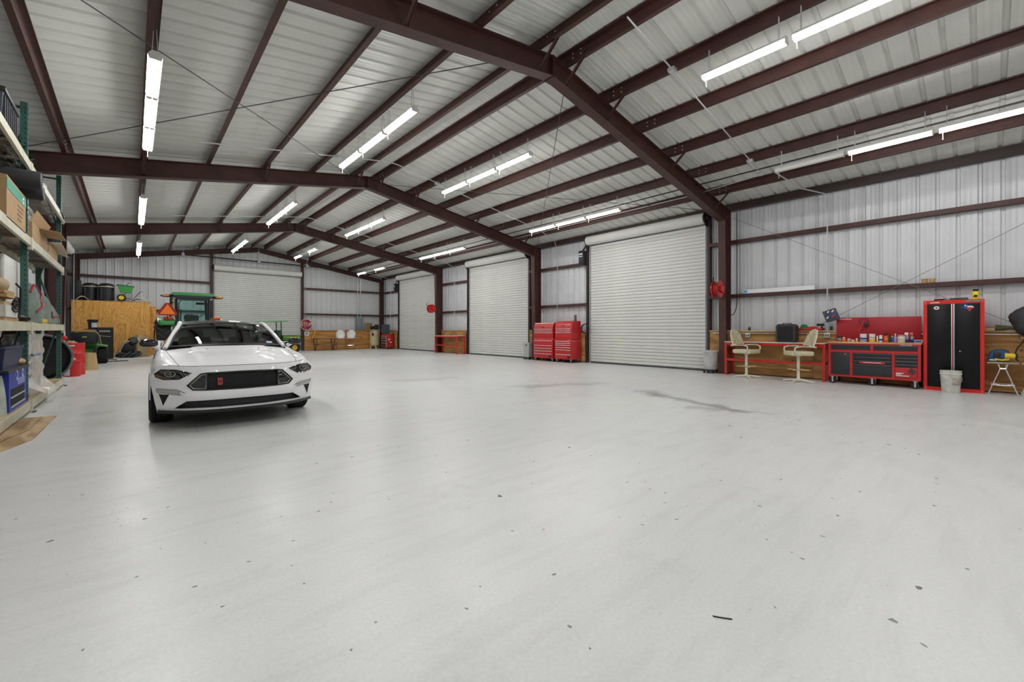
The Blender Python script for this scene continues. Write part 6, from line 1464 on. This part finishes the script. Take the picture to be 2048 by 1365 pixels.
# rear
MB().grid(lambda u, v: ((2 * u - 1) * 0.80, 2.95 + 0.90 * v, 1.045 - 0.02 * (2 * u - 1) ** 2 - 0.02 * v), 20, 8).build('boot_lid', PAINT, car)
MB().grid(lambda u, v: ((2 * u - 1) * 0.84, 3.86 + 0.03 * math.sin(PI * v) - 0.12 * abs(2 * u - 1) ** 3, 0.24 + 0.79 * v), 20, 10).build('rear_bumper', PAINT, car)
for s in (1, -1):
    for k in range(3): MB().box((s * (0.45 + 0.11 * k), 3.875 - 0.02 * k, 0.86), (0.05, 0.02, 0.15), None, 0.006).build('tail_lamp', mat('tail_red', (0.35, 0.01, 0.01), 0.2), car)
# greenhouse
def W0(x): return (x, 0.53 + 0.27 * (x / 0.78) ** 2, 1.012 - 0.03 * (x / 0.78) ** 2)
def W1(x): return (x, 1.34 + 0.10 * (x / 0.58) ** 2, 1.385 - 0.035 * (x / 0.58) ** 2)
def wsh(u, v):
    s = 2 * u - 1; a, b = Vector(W0(s * 0.775)), Vector(W1(s * 0.575)); p = a + (b - a) * v
    p.z += 0.03 * math.sin(PI * v); p.y -= 0.01 * math.sin(PI * v); return p
WG = glass('windscreen_glass', (0.17, 0.19, 0.19), 0.01)
wsc = MB().grid(wsh, 24, 14).build('windscreen', WG, car)
for u0, u1, v0, v1, mt in ((0.0, 1.0, 0.93, 1.0, TRIMB), (0.0, 0.025, 0.0, 1.0, TRIMB), (0.975, 1.0, 0.0, 1.0, TRIMB), (0.0, 1.0, 0.0, 0.05, TRIMB)):
    MB().grid(lambda u, v: Vector(wsh(u0 + (u1 - u0) * u, v0 + (v1 - v0) * v)) + Vector((0, -0.003, 0.003)), 20, 8).build('glass_border', mt, wsc)
MB().grid(lambda u, v: Vector(wsh(0.855 + 0.06 * u, 0.07 + 0.06 * v)) + Vector((0, -0.004, 0.004)), 2, 2).build('inspection_sticker', mat('sticker_sky', (0.45, 0.55, 0.68), 0.4), wsc)
def roofp(u, v):
    s = 2 * u - 1; y = 1.34 + 0.10 * s * s + (2.30 - 1.34 - 0.10 * s * s) * v
    return (s * 0.59, y, 1.385 - 0.035 * s * s + 0.05 * math.sin(PI * min(1, v * 0.9)) ** 0.8 - 0.045 * v * v)
MB().grid(roofp, 20, 12).build('roof', mat('roof_black', (0.03, 0.03, 0.032), 0.25, coat=0.6), car)
def rearg(u, v):
    s = 2 * u - 1; a = Vector((s * 0.58, 2.30, 1.342 - 0.035 * s * s)); b = Vector((s * 0.66, 3.12, 1.055)); p = a + (b - a) * v; p.z += 0.04 * math.sin(PI * v); return p
MB().grid(rearg, 14, 8).build('rear_window', glass('tinted_glass', (0.25, 0.27, 0.27), 0.02), car)
for s in (1, -1):
    rail = crom([(s * 0.80, 0.76, 0.972), (s * 0.705, 1.08, 1.17), (s * 0.605, 1.42, 1.352), (s * 0.60, 1.9, 1.362), (s * 0.60, 2.32, 1.315), (s * 0.64, 2.75, 1.19), (s * 0.70, 3.15, 1.05)], 6)
    MB().tube([tuple(p) for p in rail], [0.030] * 6 + [0.030] * (len(rail) - 6), n=8).build('pillar', PAINT, car)
    def sg(u, v):
        y = 0.86 + 1.75 * u; i = min(len(rail) - 2, max(0, next((k for k in range(len(rail) - 1) if rail[k + 1].y >= y), len(rail) - 2)))
        k = (y - rail[i].y) / max(1e-6, rail[i + 1].y - rail[i].y); t_ = rail[i] + (rail[i + 1] - rail[i]) * k
        b_ = Vector((s * 0.85, y, interp(BELT, y))); return b_ + (t_ - b_) * v
    MB().grid(sg, 20, 5).build('side_window', MATS['tinted_glass'], car)
    # mirrors
    mr = MB().box((0, 0, 0), (0.21, 0.12, 0.115), None, 0.045, 4).xf(Matrix.Translation((s * 0.985, 0.80, 1.055)) @ Matrix.Rotation(-s * 0.15, 4, 'Z')).build('mirror', GLOSSB, car)
    MB().box((s * 0.985, 0.862, 1.055), (0.14, 0.012, 0.075), (0, 0, -s * 0.15)).build('mirror_glass', CHROME, mr)
    MB().tube([(s * 0.93, 0.80, 1.02), (s * 0.87, 0.82, 0.975)], [0.03, 0.035], n=8).build('mirror_stalk', PAINT, mr)
# cowl and wipers
MB().grid(lambda u, v: ((2 * u - 1) * 0.76, ycowl((2 * u - 1) * 0.76) + 0.0 + 0.08 * v, 0.975 - 0.03 * (2 * u - 1) ** 2 + 0.02 * v), 18, 2).build('cowl_panel', TRIMB, car)
for x0, x1 in ((-0.55, 0.05), (0.05, 0.62)):
    MB().tube([(x0 + (x1 - x0) * k / 6, Vector(wsh((x0 + (x1 - x0) * k / 6) / 1.55 + 0.5, 0.03)).y - 0.02, Vector(wsh((x0 + (x1 - x0) * k / 6) / 1.55 + 0.5, 0.03)).z + 0.012 + 0.01 * math.sin(PI * k / 6)) for k in range(7)], 0.006, n=5).build('wiper', TRIMB, car)
# hood vents
for s in (1, -1):
    MB().grid(lambda u, v: (s * (0.30 + 0.24 * u), 0.02 + 0.12 * v + 0.06 * u, HH(s * (0.30 + 0.24 * u), 0.02 + 0.12 * v + 0.06 * u) + 0.002 + 0.018 * v * (1 - abs(2 * u - 1) ** 4)), 10, 5).build('hood_vent', PAINT, car)
    MB().grid(lambda u, v: (s * (0.315 + 0.21 * u), 0.145 + 0.06 * u + 0.012 * v, HH(s * (0.30 + 0.24 * u), 0.15 + 0.06 * u) + 0.003 + 0.014 * (1 - v)), 10, 2).build('vent_slot', TRIMB, car)
# interior
it = MB(); it.grid(lambda u, v: ((2 * u - 1) * 0.74, 0.72 + 0.42 * v, 0.955 + 0.015 * math.sin(PI * v) - 0.10 * max(0, v - 0.8) / 0.2), 12, 10); it.bx(-0.74, 0.74, 0.9, 1.1, 0.5, 0.9)
it.build('dashboard', mat('dash_black', (0.02, 0.02, 0.021), 0.7), car)
sw = MB().tube([(0.37 + 0.18 * math.cos(a), 1.16 + 0.06 * math.sin(a) * 1, 0.90 + 0.17 * math.sin(a)) for a in [2 * PI * k / 28 for k in range(28)]], 0.016, n=8, closed=True).build('steering_wheel', mat('wheel_leather', (0.10, 0.10, 0.10), 0.4), car)
MB().box((0.37, 1.15, 0.88), (0.16, 0.05, 0.12), None, 0.03).build('wheel_hub', TRIMB, sw)
SEAT = mat('seat_black', (0.025, 0.025, 0.027), 0.6)
for x in (-0.37, 0.37):
    st = MB().box((x, 1.75, 0.48), (0.5, 0.5, 0.18), None, 0.06).build('seat', SEAT, car)
    MB().box((x, 2.0, 0.82), (0.48, 0.14, 0.62), (R(-14), 0, 0), 0.06, 3).build('seat_back', SEAT, st); MB().box((x, 2.1, 1.17), (0.24, 0.09, 0.16), (R(-10), 0, 0), 0.04, 3).build('headrest', SEAT, st)
MB().box((0, 1.42, 1.30), (0.22, 0.02, 0.06), None, 0.01).build('rear_view_mirror', TRIMB, car)
MB().bx(-0.72, 0.72, 2.4, 3.3, 0.5, 0.98).build('rear_shelf', SEAT, car)
# wheels
RIM = mat('rim_dark', (0.03, 0.03, 0.032), 0.35, 0.6)
def wheel(s, y):
    Mx = Matrix.Translation((s * 0.842, y, RW)) @ Matrix.Rotation(s * PI / 2, 4, 'Y')
    o = MB().lathe([(0.25, -0.12), (0.31, -0.13), (0.335, -0.115), (0.345, -0.09), (0.345, -0.065), (0.336, -0.062), (0.336, -0.055), (0.345, -0.052), (0.345, -0.006), (0.336, -0.004), (0.336, 0.004), (0.345, 0.006), (0.345, 0.052), (0.336, 0.055), (0.336, 0.062), (0.345, 0.065), (0.345, 0.09), (0.335, 0.115), (0.31, 0.13), (0.25, 0.12)], 56, Mx, cap=False).build('wheel', RUBBER, car)
    MB().lathe([(0.25, -0.11), (0.23, 0.0), (0.24, 0.10), (0.258, 0.115), (0.25, 0.122), (0.235, 0.11), (0.21, 0.02), (0.0, 0.02)], 40, Mx, cap=False).build('rim', RIM, o)
    for k in range(10):
        a = 2 * PI * k / 10; sp = MB().box((0, 0.135, 0), (0.03, 0.21, 0.02), None, 0.006).xf(Mx @ Matrix.Translation((0, 0, 0.085)) @ Matrix.Rotation(a, 4, 'Z')); sp.build('spoke', RIM, o)
    MB().lathe([(0.05, 0.06), (0.055, 0.10), (0.03, 0.108), (0, 0.108)], 18, Mx).build('hub_cap', RIM, o)
    tr = MB()
    for k in range(60):
        a = 2 * PI * k / 60
        for w_ in (-0.09, 0.09): tr.box((0, 0, 0), (0.012, 0.05, 0.006)).bm.verts.ensure_lookup_table()
        vs = tr.bm.verts[-16:]
        for q, w_ in ((vs[:8], -0.088), (vs[8:], 0.088)):
            bmesh.ops.transform(tr.bm, matrix=Mx @ Matrix.Rotation(a, 4, 'Z') @ Matrix.Translation((0.3445, 0, w_)) @ Matrix.Rotation(PI / 2, 4, 'X') @ Matrix.Rotation(PI / 2, 4, 'Y') @ Matrix.Rotation(PI / 2, 4, 'Z'), verts=q)
    tr.build('tread_cuts', HOLE, o)['kind'] = 'stuff'
for s in (1, -1):
    for y in YW: wheel(s, y)

# ================================================================ GREEN TRACTOR (rear towards the aisle)
TG = mat('tractor_green_bright', (0.05, 0.30, 0.07), 0.3, coat=0.4)
TY = mat('tractor_yellow', (0.75, 0.50, 0.02), 0.35)
CABB = mat('cab_black', (0.022, 0.026, 0.03), 0.45)
CABG = glass('cab_glass', (0.62, 0.82, 0.78), 0.01)
t = thing('tractor', 'green cab tractor parked rear-on with an orange slow-vehicle triangle', 'tractor', (1.79, 20.75, 0), R(2))
# big rear wheels with bar lugs
def tractor_wheel(x, y, r, w, hub, lugs):
    Mx = Matrix.Translation((x, y, r)) @ Matrix.Rotation(PI / 2, 4, 'Y')
    h = w / 2
    o = MB().lathe([(r * 0.62, -h * 0.9), (r * 0.75, -h), (r * 0.9, -h * 0.92), (r * 0.95, -h * 0.7), (r * 0.96, 0), (r * 0.95, h * 0.7), (r * 0.9, h * 0.92), (r * 0.75, h), (r * 0.62, h * 0.9)], 40, Mx, cap=False).build('wheel', RUBBER, t)
    lg = MB()
    for k in range(lugs):
        for s in (-1, 1):
            a = 2 * PI * (k + (0.5 if s > 0 else 0)) / lugs
            b = MB()
            M_ = Mx @ Matrix.Rotation(a, 4, 'Z') @ Matrix.Translation((r * 0.965, 0, s * h * 0.48)) @ Matrix.Rotation(s * R(42), 4, 'X')
            g = bmesh.ops.create_cube(lg.bm, size=1, matrix=M_ @ Matrix.Diagonal((r * 0.075, r * 0.06, h * 1.25, 1)))
    lg.build('tread_lugs', mat('lug_grey', (0.035, 0.034, 0.032), 0.85), o)
    MB().lathe([(r * 0.62, -h * 0.85), (r * 0.58, -h * 0.3), (0, -h * 0.2), (0, h * 0.2), (r * 0.58, h * 0.3), (r * 0.62, h * 0.85)], 28, Mx, cap=False).build('rim', hub, o)
for s in (-1, 1):
    tractor_wheel(s * 0.88, 0.75, 0.80, 0.46, TY, 20)
    tractor_wheel(s * 0.80, 3.0, 0.52, 0.32, TY, 16)
    # fender
    fe = MB().grid(lambda u, v: (s * (0.56 + 0.50 * v), 0.75 + 0.93 * math.cos(R(35) + u * R(92)), 0.80 + 0.93 * math.sin(R(35) + u * R(92)) + 0.03 * math.sin(PI * v)), 18, 5).build('fender', TG, t, thick=0.03)
    MB().box((s * 0.79, 0.12, 1.54), (0.52, 0.22, 0.22), (0.35, 0, 0), 0.08, 3).build('fender_end', TG, fe)
    lp = MB().box((s * 0.76, 0.02, 1.69), (0.27, 0.10, 0.13), None, 0.035, 3).build('tail_lamp', mat('lamp_red', (0.5, 0.015, 0.01), 0.25), fe)
    MB().box((s * 0.76, 0.02, 1.735), (0.24, 0.11, 0.06), None, 0.025).build('amber_cap', mat('lamp_amber', (0.85, 0.25, 0.01), 0.3), lp)
    # cab posts
    for y0, y1, x0, x1 in ((0.0, 0.10, 0.50, 0.53), (1.25, 1.20, 0.62, 0.56)): MB().tube([(s * x0, y0, 1.35), (s * x1, y1, 2.55)], 0.05, n=6).build('cab_post', CABB, t)
    MB().grid(lambda u, v: (s * (0.52 + 0.10 * u), 0.02 + 1.22 * u, 1.40 + 1.15 * v), 4, 3).build('side_glass', CABG, t)
    MB().tube([(s * 0.62, 0.6, 1.40), (s * 0.66, 0.6, 1.9), (s * 0.64, 0.6, 2.5)], 0.028, n=6).build('cab_post', CABB, t)
    # roof corner lamps
    rl = MB().sph((s * 0.80, 0.10, 2.56), (0.20, 0.09, 0.06), 16, 10).build('marker_housing', CABB, t)
    MB().sph((s * 0.83, 0.05, 2.565), (0.13, 0.06, 0.04), 14, 8).build('amber_lens', mat('marker_amber', (0.80, 0.28, 0.02), 0.3), rl)
    MB().sph((s * 0.575, 0.03, 2.49), (0.05, 0.04, 0.05), 12, 8).build('work_lamp', WHITE, rl)
MB().box((0, 0.62, 2.64), (1.30, 1.45, 0.13), None, 0.05, 3).build('cab_roof', TG, t)
MB().box((0, 0.62, 2.54), (1.22, 1.35, 0.12), None, 0.03).build('roof_lining', CABB, t)
MB().bx(-0.50, 0.50, -0.02, 0.02, 2.42, 2.52).build('rear_header', CABB, t); MB().bx(-0.52, 0.52, -0.03, 0.03, 1.32, 1.46, 0.02).build('rear_sill', CABB, t)
rg = MB().grid(lambda u, v: ((2 * u - 1) * 0.47, 0.0 + 0.02 * v, 1.45 + 1.0 * v), 6, 4).build('rear_glass', CABG, t)
MB().tube([(-0.45, -0.01, 1.60), (-0.38, -0.01, 1.48), (0.38, -0.01, 1.48), (0.45, -0.01, 1.60), (0.45, -0.01, 2.30), (0.36, -0.01, 2.41), (-0.36, -0.01, 2.41), (-0.45, -0.01, 2.30)], 0.018, n=6, closed=True).build('glass_frame', CABB, rg)
MB().grid(lambda u, v: ((2 * u - 1) * 0.56, 1.24, 1.35 + 1.2 * v), 4, 4).build('windscreen', CABG, t)
MB().bx(-0.52, 0.52, 0.0, 1.25, 0.95, 1.36, 0.02).build('cab_floor', CABB, t)
se = MB().box((0, 0.42, 1.62), (0.46, 0.12, 0.44), (R(-8), 0, 0), 0.05, 3).build('seat', mat('cab_seat', (0.03, 0.03, 0.033), 0.6), t); MB().box((0, 0.66, 1.44), (0.46, 0.42, 0.12), None, 0.04).build('cushion', MATS['cab_seat'], se)
MB().tube([(0.18 * math.cos(a), 1.02 + 0.05 * math.sin(a), 1.75 + 0.14 * math.sin(a)) for a in [2 * PI * k / 20 for k in range(20)]], 0.014, n=6, closed=True).build('steering_wheel', CABB, t)
MB().bx(0.12, 0.38, 0.25, 0.3, 2.26, 2.35).build('cab_radio', CABB, t); MB().tube([(0.42, 0.06, 1.95), (0.2, 0.05, 1.75), (0.05, 0.05, 1.68)], 0.012, n=5).build('rear_wiper', CABB, t)
MB().bx(-0.40, -0.36, 0.1, 0.14, 1.5, 2.05).build('lever', CABB, t)
hd = MB().box((0, 2.35, 1.25), (0.72, 2.1, 0.62), None, 0.10, 3).build('hood', TG, t); MB().bx(-0.37, 0.37, 1.5, 3.3, 1.12, 1.18).build('hood_stripe', TY, hd)
MB().bx(-0.34, 0.34, 0.1, 3.3, 0.5, 1.0).build('chassis', CABB, t); MB().cyl((-0.9, 0.75, 0.76), (0.9, 0.75, 0.76), 0.12, n=12).build('rear_axle', CABB, t); MB().cyl((-0.8, 3.0, 0.52), (0.8, 3.0, 0.52), 0.08, n=10).build('front_axle', CABB, t)
for s in (-1, 1): MB().tube([(s * 0.25, 0.15, 0.6), (s * 0.4, -0.45, 0.45)], 0.04, n=6).build('lift_arm', CABB, t)
MB().bx(-0.12, 0.12, -0.04, -0.03, 1.36, 1.40).build('maker_plate', GREYP, t)
tr = MB().ext([(-1.05, 1.80), (-0.55, 1.80), (-0.50, 1.88), (-0.735, 2.27), (-0.865, 2.27), (-1.10, 1.88)], 'xz', -0.16, -0.15).build('triangle_border', mat('smv_red', (0.30, 0.01, 0.01), 0.5), t)
MB().ext([(-1.03, 1.845), (-0.57, 1.845), (-0.80, 2.23)], 'xz', -0.168, -0.158).build('triangle_face', mat('smv_orange', (0.95, 0.20, 0.015), 0.5), tr)
MB().tube([(-0.80, -0.15, 1.84), (-0.80, 0.06, 1.58)], 0.015, n=6).build('triangle_bracket', CABB, tr)

# ================================================================ GREEN UTILITY CART
t = thing('utility_cart', 'green two-seat utility cart with canopy and cargo bed by the back door', 'utility cart', (5.95, 25.6, 0))
GC = mat('cart_green', (0.02, 0.20, 0.035), 0.35)
bedm = MB().bx(0.02, 0.94, -0.62, 0.62, 0.66, 0.70).build('cargo_bed', GC, t)
for y in (-0.62, 0.60): MB().bx(0.02, 0.94, y, y + 0.02, 0.66, 0.95).build('bed_side', GC, bedm)
for x in (0.02, 0.92): MB().bx(x, x + 0.02, -0.62, 0.62, 0.66, 0.95).build('bed_end', GC, bedm)
MB().bx(0.06, 0.90, -0.626, -0.618, 0.86, 0.885).build('yellow_stripe', TY, bedm)
MB().bx(-1.5, 0.9, -0.5, 0.5, 0.34, 0.48).build('frame', CABB, t)
MB().ext([(-1.75, 0.45), (-1.05, 0.45), (-1.0, 0.98), (-1.25, 0.98), (-1.7, 0.75)], 'xz', -0.58, 0.58).build('front_hood', GC, t)
for y in (-0.32, 0.32): 
    s_ = MB().box((-0.32, y, 0.68), (0.46, 0.5, 0.16), None, 0.04).build('seat', mat('cart_seat', (0.02, 0.06, 0.025), 0.6), t); MB().box((-0.10, y, 0.98), (0.14, 0.5, 0.5), (0, R(8), 0), 0.05, 3).build('seat_back', MATS['cart_seat'], s_)
MB().bx(-0.62, 0.0, -0.56, 0.56, 0.45, 0.60).build('seat_base', GC, t)
for x0, x1 in ((-1.05, -1.0), (0.0, -0.03)):
    for y in (-0.52, 0.52): MB().tube([(x0, y, 0.7), (x1, y, 1.68)], 0.026, n=7).build('canopy_post', CABB, t)
MB().grid(lambda u, v: (-1.35 + 1.62 * u, (2 * v - 1) * 0.62, 1.655 + 0.07 * u + 0.03 * math.cos(PI * (v - 0.5))), 14, 8).build('canopy', mat('canopy_green', (0.06, 0.34, 0.10), 0.4), t, thick=0.03)
for x in (-1.25, 0.62):
    for y in (-0.52, 0.52):
        Mx = Matrix.Translation((x, y, 0.30)) @ Matrix.Rotation(PI / 2, 4, 'X')
        w = MB().lathe([(0.14, -0.10), (0.27, -0.11), (0.30, -0.06), (0.30, 0.06), (0.27, 0.11), (0.14, 0.10)], 26, Mx, cap=False).build('wheel', RUBBER, t); MB().lathe([(0.15, -0.09), (0.10, -0.03), (0, -0.03), (0, 0.03), (0.10, 0.03), (0.15, 0.09)], 18, Mx, cap=False).build('hub', TY, w)
MB().tube([(-0.78 + 0.05 * math.cos(a), -0.32 + 0.16 * math.sin(a), 1.0 + 0.15 * math.cos(a)) for a in [2 * PI * k / 18 for k in range(18)]], 0.014, n=6, closed=True).build('steering_wheel', CABB, t)

# ================================================================ RIDE-ON MOWER
t = thing('ride_on_mower', 'green ride-on mower with black grass bagger, rear towards the aisle', 'mower', (-1.22, 21.9, 0))
for s in (-1, 1):
    Mx = Matrix.Translation((s * 0.40, 0.3, 0.31)) @ Matrix.Rotation(PI / 2, 4, 'Y')
    w = MB().lathe([(0.16, -0.13), (0.27, -0.14), (0.305, -0.11), (0.31, 0), (0.305, 0.11), (0.27, 0.14), (0.16, 0.13)], 30, Mx, cap=False).build('wheel', RUBBER, t); MB().lathe([(0.165, -0.12), (0.12, -0.05), (0, -0.05), (0, 0.05), (0.12, 0.05), (0.165, 0.12)], 20, Mx, cap=False).build('hub', TY, w)
    Mf = Matrix.Translation((s * 0.40, 1.45, 0.20)) @ Matrix.Rotation(PI / 2, 4, 'Y')
    MB().lathe([(0.08, -0.07), (0.18, -0.075), (0.20, 0), (0.18, 0.075), (0.08, 0.07)], 22, Mf).build('wheel', RUBBER, t)
    Mc = Matrix.Translation((s * 0.16 + 0.02, -0.22, 0.11)) @ Matrix.Rotation(PI / 2, 4, 'Y')
    c = MB().lathe([(0.03, -0.035), (0.105, -0.04), (0.11, 0), (0.105, 0.04), (0.03, 0.035)], 18, Mc).build('caster_wheel', mat('caster_grey', (0.10, 0.10, 0.10), 0.7), t); MB().bx(s * 0.16 - 0.04, s * 0.16 + 0.08, -0.24, -0.2, 0.2, 0.42).build('caster_fork', GREYP, c)
    MB().grid(lambda u, v: (s * (0.24 + 0.30 * v), -0.08 + 0.76 * u, 0.68 + 0.05 * math.sin(PI * u) - 0.05 * v * v), 12, 4).build('fender', GREEN, t, thick=0.02)
bag = MB().box((-0.05, -0.15, 0.98), (0.72, 0.5, 0.46), None, 0.10, 3).build('grass_bagger', mat('bagger_black', (0.014, 0.014, 0.017), 0.5), t)
MB().box((-0.05, -0.405, 0.92), (0.46, 0.02, 0.28), None, 0.008).build('bag_panel', mat('bag_navy', (0.008, 0.009, 0.02), 0.5), bag); MB().sph((-0.05, -0.42, 1.0), (0.07, 0.006, 0.025), 12, 8).build('maker_mark', mat('mark_lime', (0.35, 0.42, 0.04), 0.5), bag)
MB().tube([(-0.30, -0.38, 1.17), (-0.05, -0.40, 1.20), (0.24, -0.38, 1.18), (0.34, -0.34, 1.05), (0.38, -0.28, 0.72)], 0.014, n=6).build('bag_frame', mat('frame_lime', (0.40, 0.40, 0.10), 0.5), bag)
MB().bx(-0.22, 0.22, 0.0, 1.4, 0.35, 0.55).build('chassis', GREEN, t)
MB().box((0, 1.2, 0.72), (0.5, 0.9, 0.4), None, 0.1, 3).build('hood', GREEN, t); MB().box((0, 0.42, 0.82), (0.44, 0.42, 0.12), None, 0.04).build('seat', mat('mower_seat', (0.5, 0.38, 0.03), 0.5), t)
MB().bx(-0.45, 0.45, 0.55, 1.2, 0.14, 0.28, 0.03).build('mower_deck', GREEN, t)
MB().tube([(0.16 * math.cos(a), 0.78 + 0.08 * math.sin(a), 1.05 + 0.14 * math.sin(a)) for a in [2 * PI * k / 18 for k in range(18)]], 0.013, n=6, closed=True).build('steering_wheel', BLACK, t)
MB().box((0.22, -0.12, 0.45), (0.10, 0.1, 0.44), None, 0.01).build('bag_support', BLACK, t); MB().box((-0.3, -0.12, 0.45), (0.10, 0.1, 0.5), None, 0.01).build('bag_support', BLACK, t)

# ================================================================ RODS, CONDUITS AND PIPES UNDER THE ROOF
RODM = mat('rod_grey', (0.05, 0.045, 0.045), 0.5)
def rod(label, p0, p1, m=RODM, r=0.008, name='brace_rod', cat='rod'):
    return tag(MB().tube([p0, p1], r, n=5).build(name, m), label, cat)
def zr(x): return zp(x) - 0.035
for (ya, yb, txt) in ((D0 + 0.12, D0 + BAY - 0.12, 'the bay over the car'), ):
    for sd, xe, sn in ((-1, WL + 0.3, 'rack'), (1, WR - 0.4, 'workbench')):
        xa = XR + sd * 0.55
        l1 = 'thin brace rod from %s-side eave towards the ridge, %s' % (sn, txt)
        l2 = 'thin brace rod from ridge towards the %s-side eave, %s' % (sn, txt)
        rod(l1, (xe, ya, zr(xe) - 0.02), (xa, yb, zr(xa) - 0.02)); rod(l2, (xa, ya, zr(xa) - 0.034), (xe, yb, zr(xe) - 0.034))
WROD = mat('rod_light', (0.20, 0.20, 0.20), 0.5)
rod('thin wall brace rod running from the column top down behind the tool bench', (12.921, 4.88, 4.48), (12.921, -2.45, 0.15), WROD, 0.0055)
rod('thin wall brace rod running from behind the workbench up past the cabinet', (12.921, 4.88, 0.15), (12.921, -2.45, 4.48), WROD, 0.0055)
def path(label, pts, m=CONDUIT, r=0.013, name='conduit', cat='conduit'):
    return tag(MB().tube(pts, r, n=6).build(name, m), label, cat)
for y, lab in ((3.55, 'over the open floor'), (11.0, 'over the tool chests'), (18.7, 'over the short workbench')):
    xs = [11.0, 9.5, 8.0, 6.5, XR + 0.15, XR - 0.15, 4.0, 2.4, 1.0] if y > 4 else [11.1, 9.5, 8.0, 6.5, XR + 0.1]
    path('galvanised conduit crossing under the purlins ' + lab, [(x, y, zr(x)) for x in xs], CONDUIT, 0.014)
    for x in ((6.83, 10.40, 11.10) if y < 4 else (6.83, 3.85, 11.0)):
        t = thing('junction_box', 'roof junction box %s, %s' % (lab, {6.83: 'by the ridge on the workbench side', 3.85: 'by the ridge on the rack side', 10.40: 'above the lamp row', 11.10: 'beside the air pipe', 11.0: 'beside the air pipe'}[x]), 'junction box', (x, y, zr(x)), 0, 'junction boxes on the roof conduits')
        MB().bx(-0.06, 0.06, -0.06, 0.06, -0.04, 0.022, 0.006).build('box', CONDUIT, t); MB().bx(-0.05, 0.05, -0.05, 0.05, -0.046, -0.04).build('cover', GALV, t)
path('black air pipe running the length of the roof slope above the lamps', [(10.86, YF + 1, zr(10.86)), (10.9, 13, zr(10.9)), (10.95, YB - 0.6, zr(10.95))], mat('pipe_air', (0.015, 0.016, 0.017), 0.5), 0.017, 'air_pipe', 'pipe')
path('slim galvanised conduit running beside the black air pipe', [(11.16, 3.6, zr(11.16)), (11.36, 5.3, zr(11.36)), (11.4, 13, zr(11.4)), (11.4, 26.5, zr(11.4))], CONDUIT, 0.011)
def drop(y, lab, zend, y0=None):
    y0 = y if y0 is None else y0
    path(lab, [(11.2, y0, zr(11.2)), (12.3, y0 * 0.6 + y * 0.4, zr(12.3) - 0.02), (12.80, y, zr(12.8) - 0.06), (12.875, y, 4.52), (12.875, y, zend)], CONDUIT, 0.015)
drop(2.63, 'galvanised conduit bending off the roof and dropping to the outlet by the tool bench', 1.18, 3.3)
drop(11.62, 'galvanised conduit bending off the roof and dropping behind the tool chests', 1.26, 11.0)
drop(19.0, 'galvanised conduit bending off the roof and dropping behind the short workbench', 1.26, 18.8)
drop(26.55, 'galvanised conduit bending off the roof and dropping in the far corner', 1.26, 26.5)
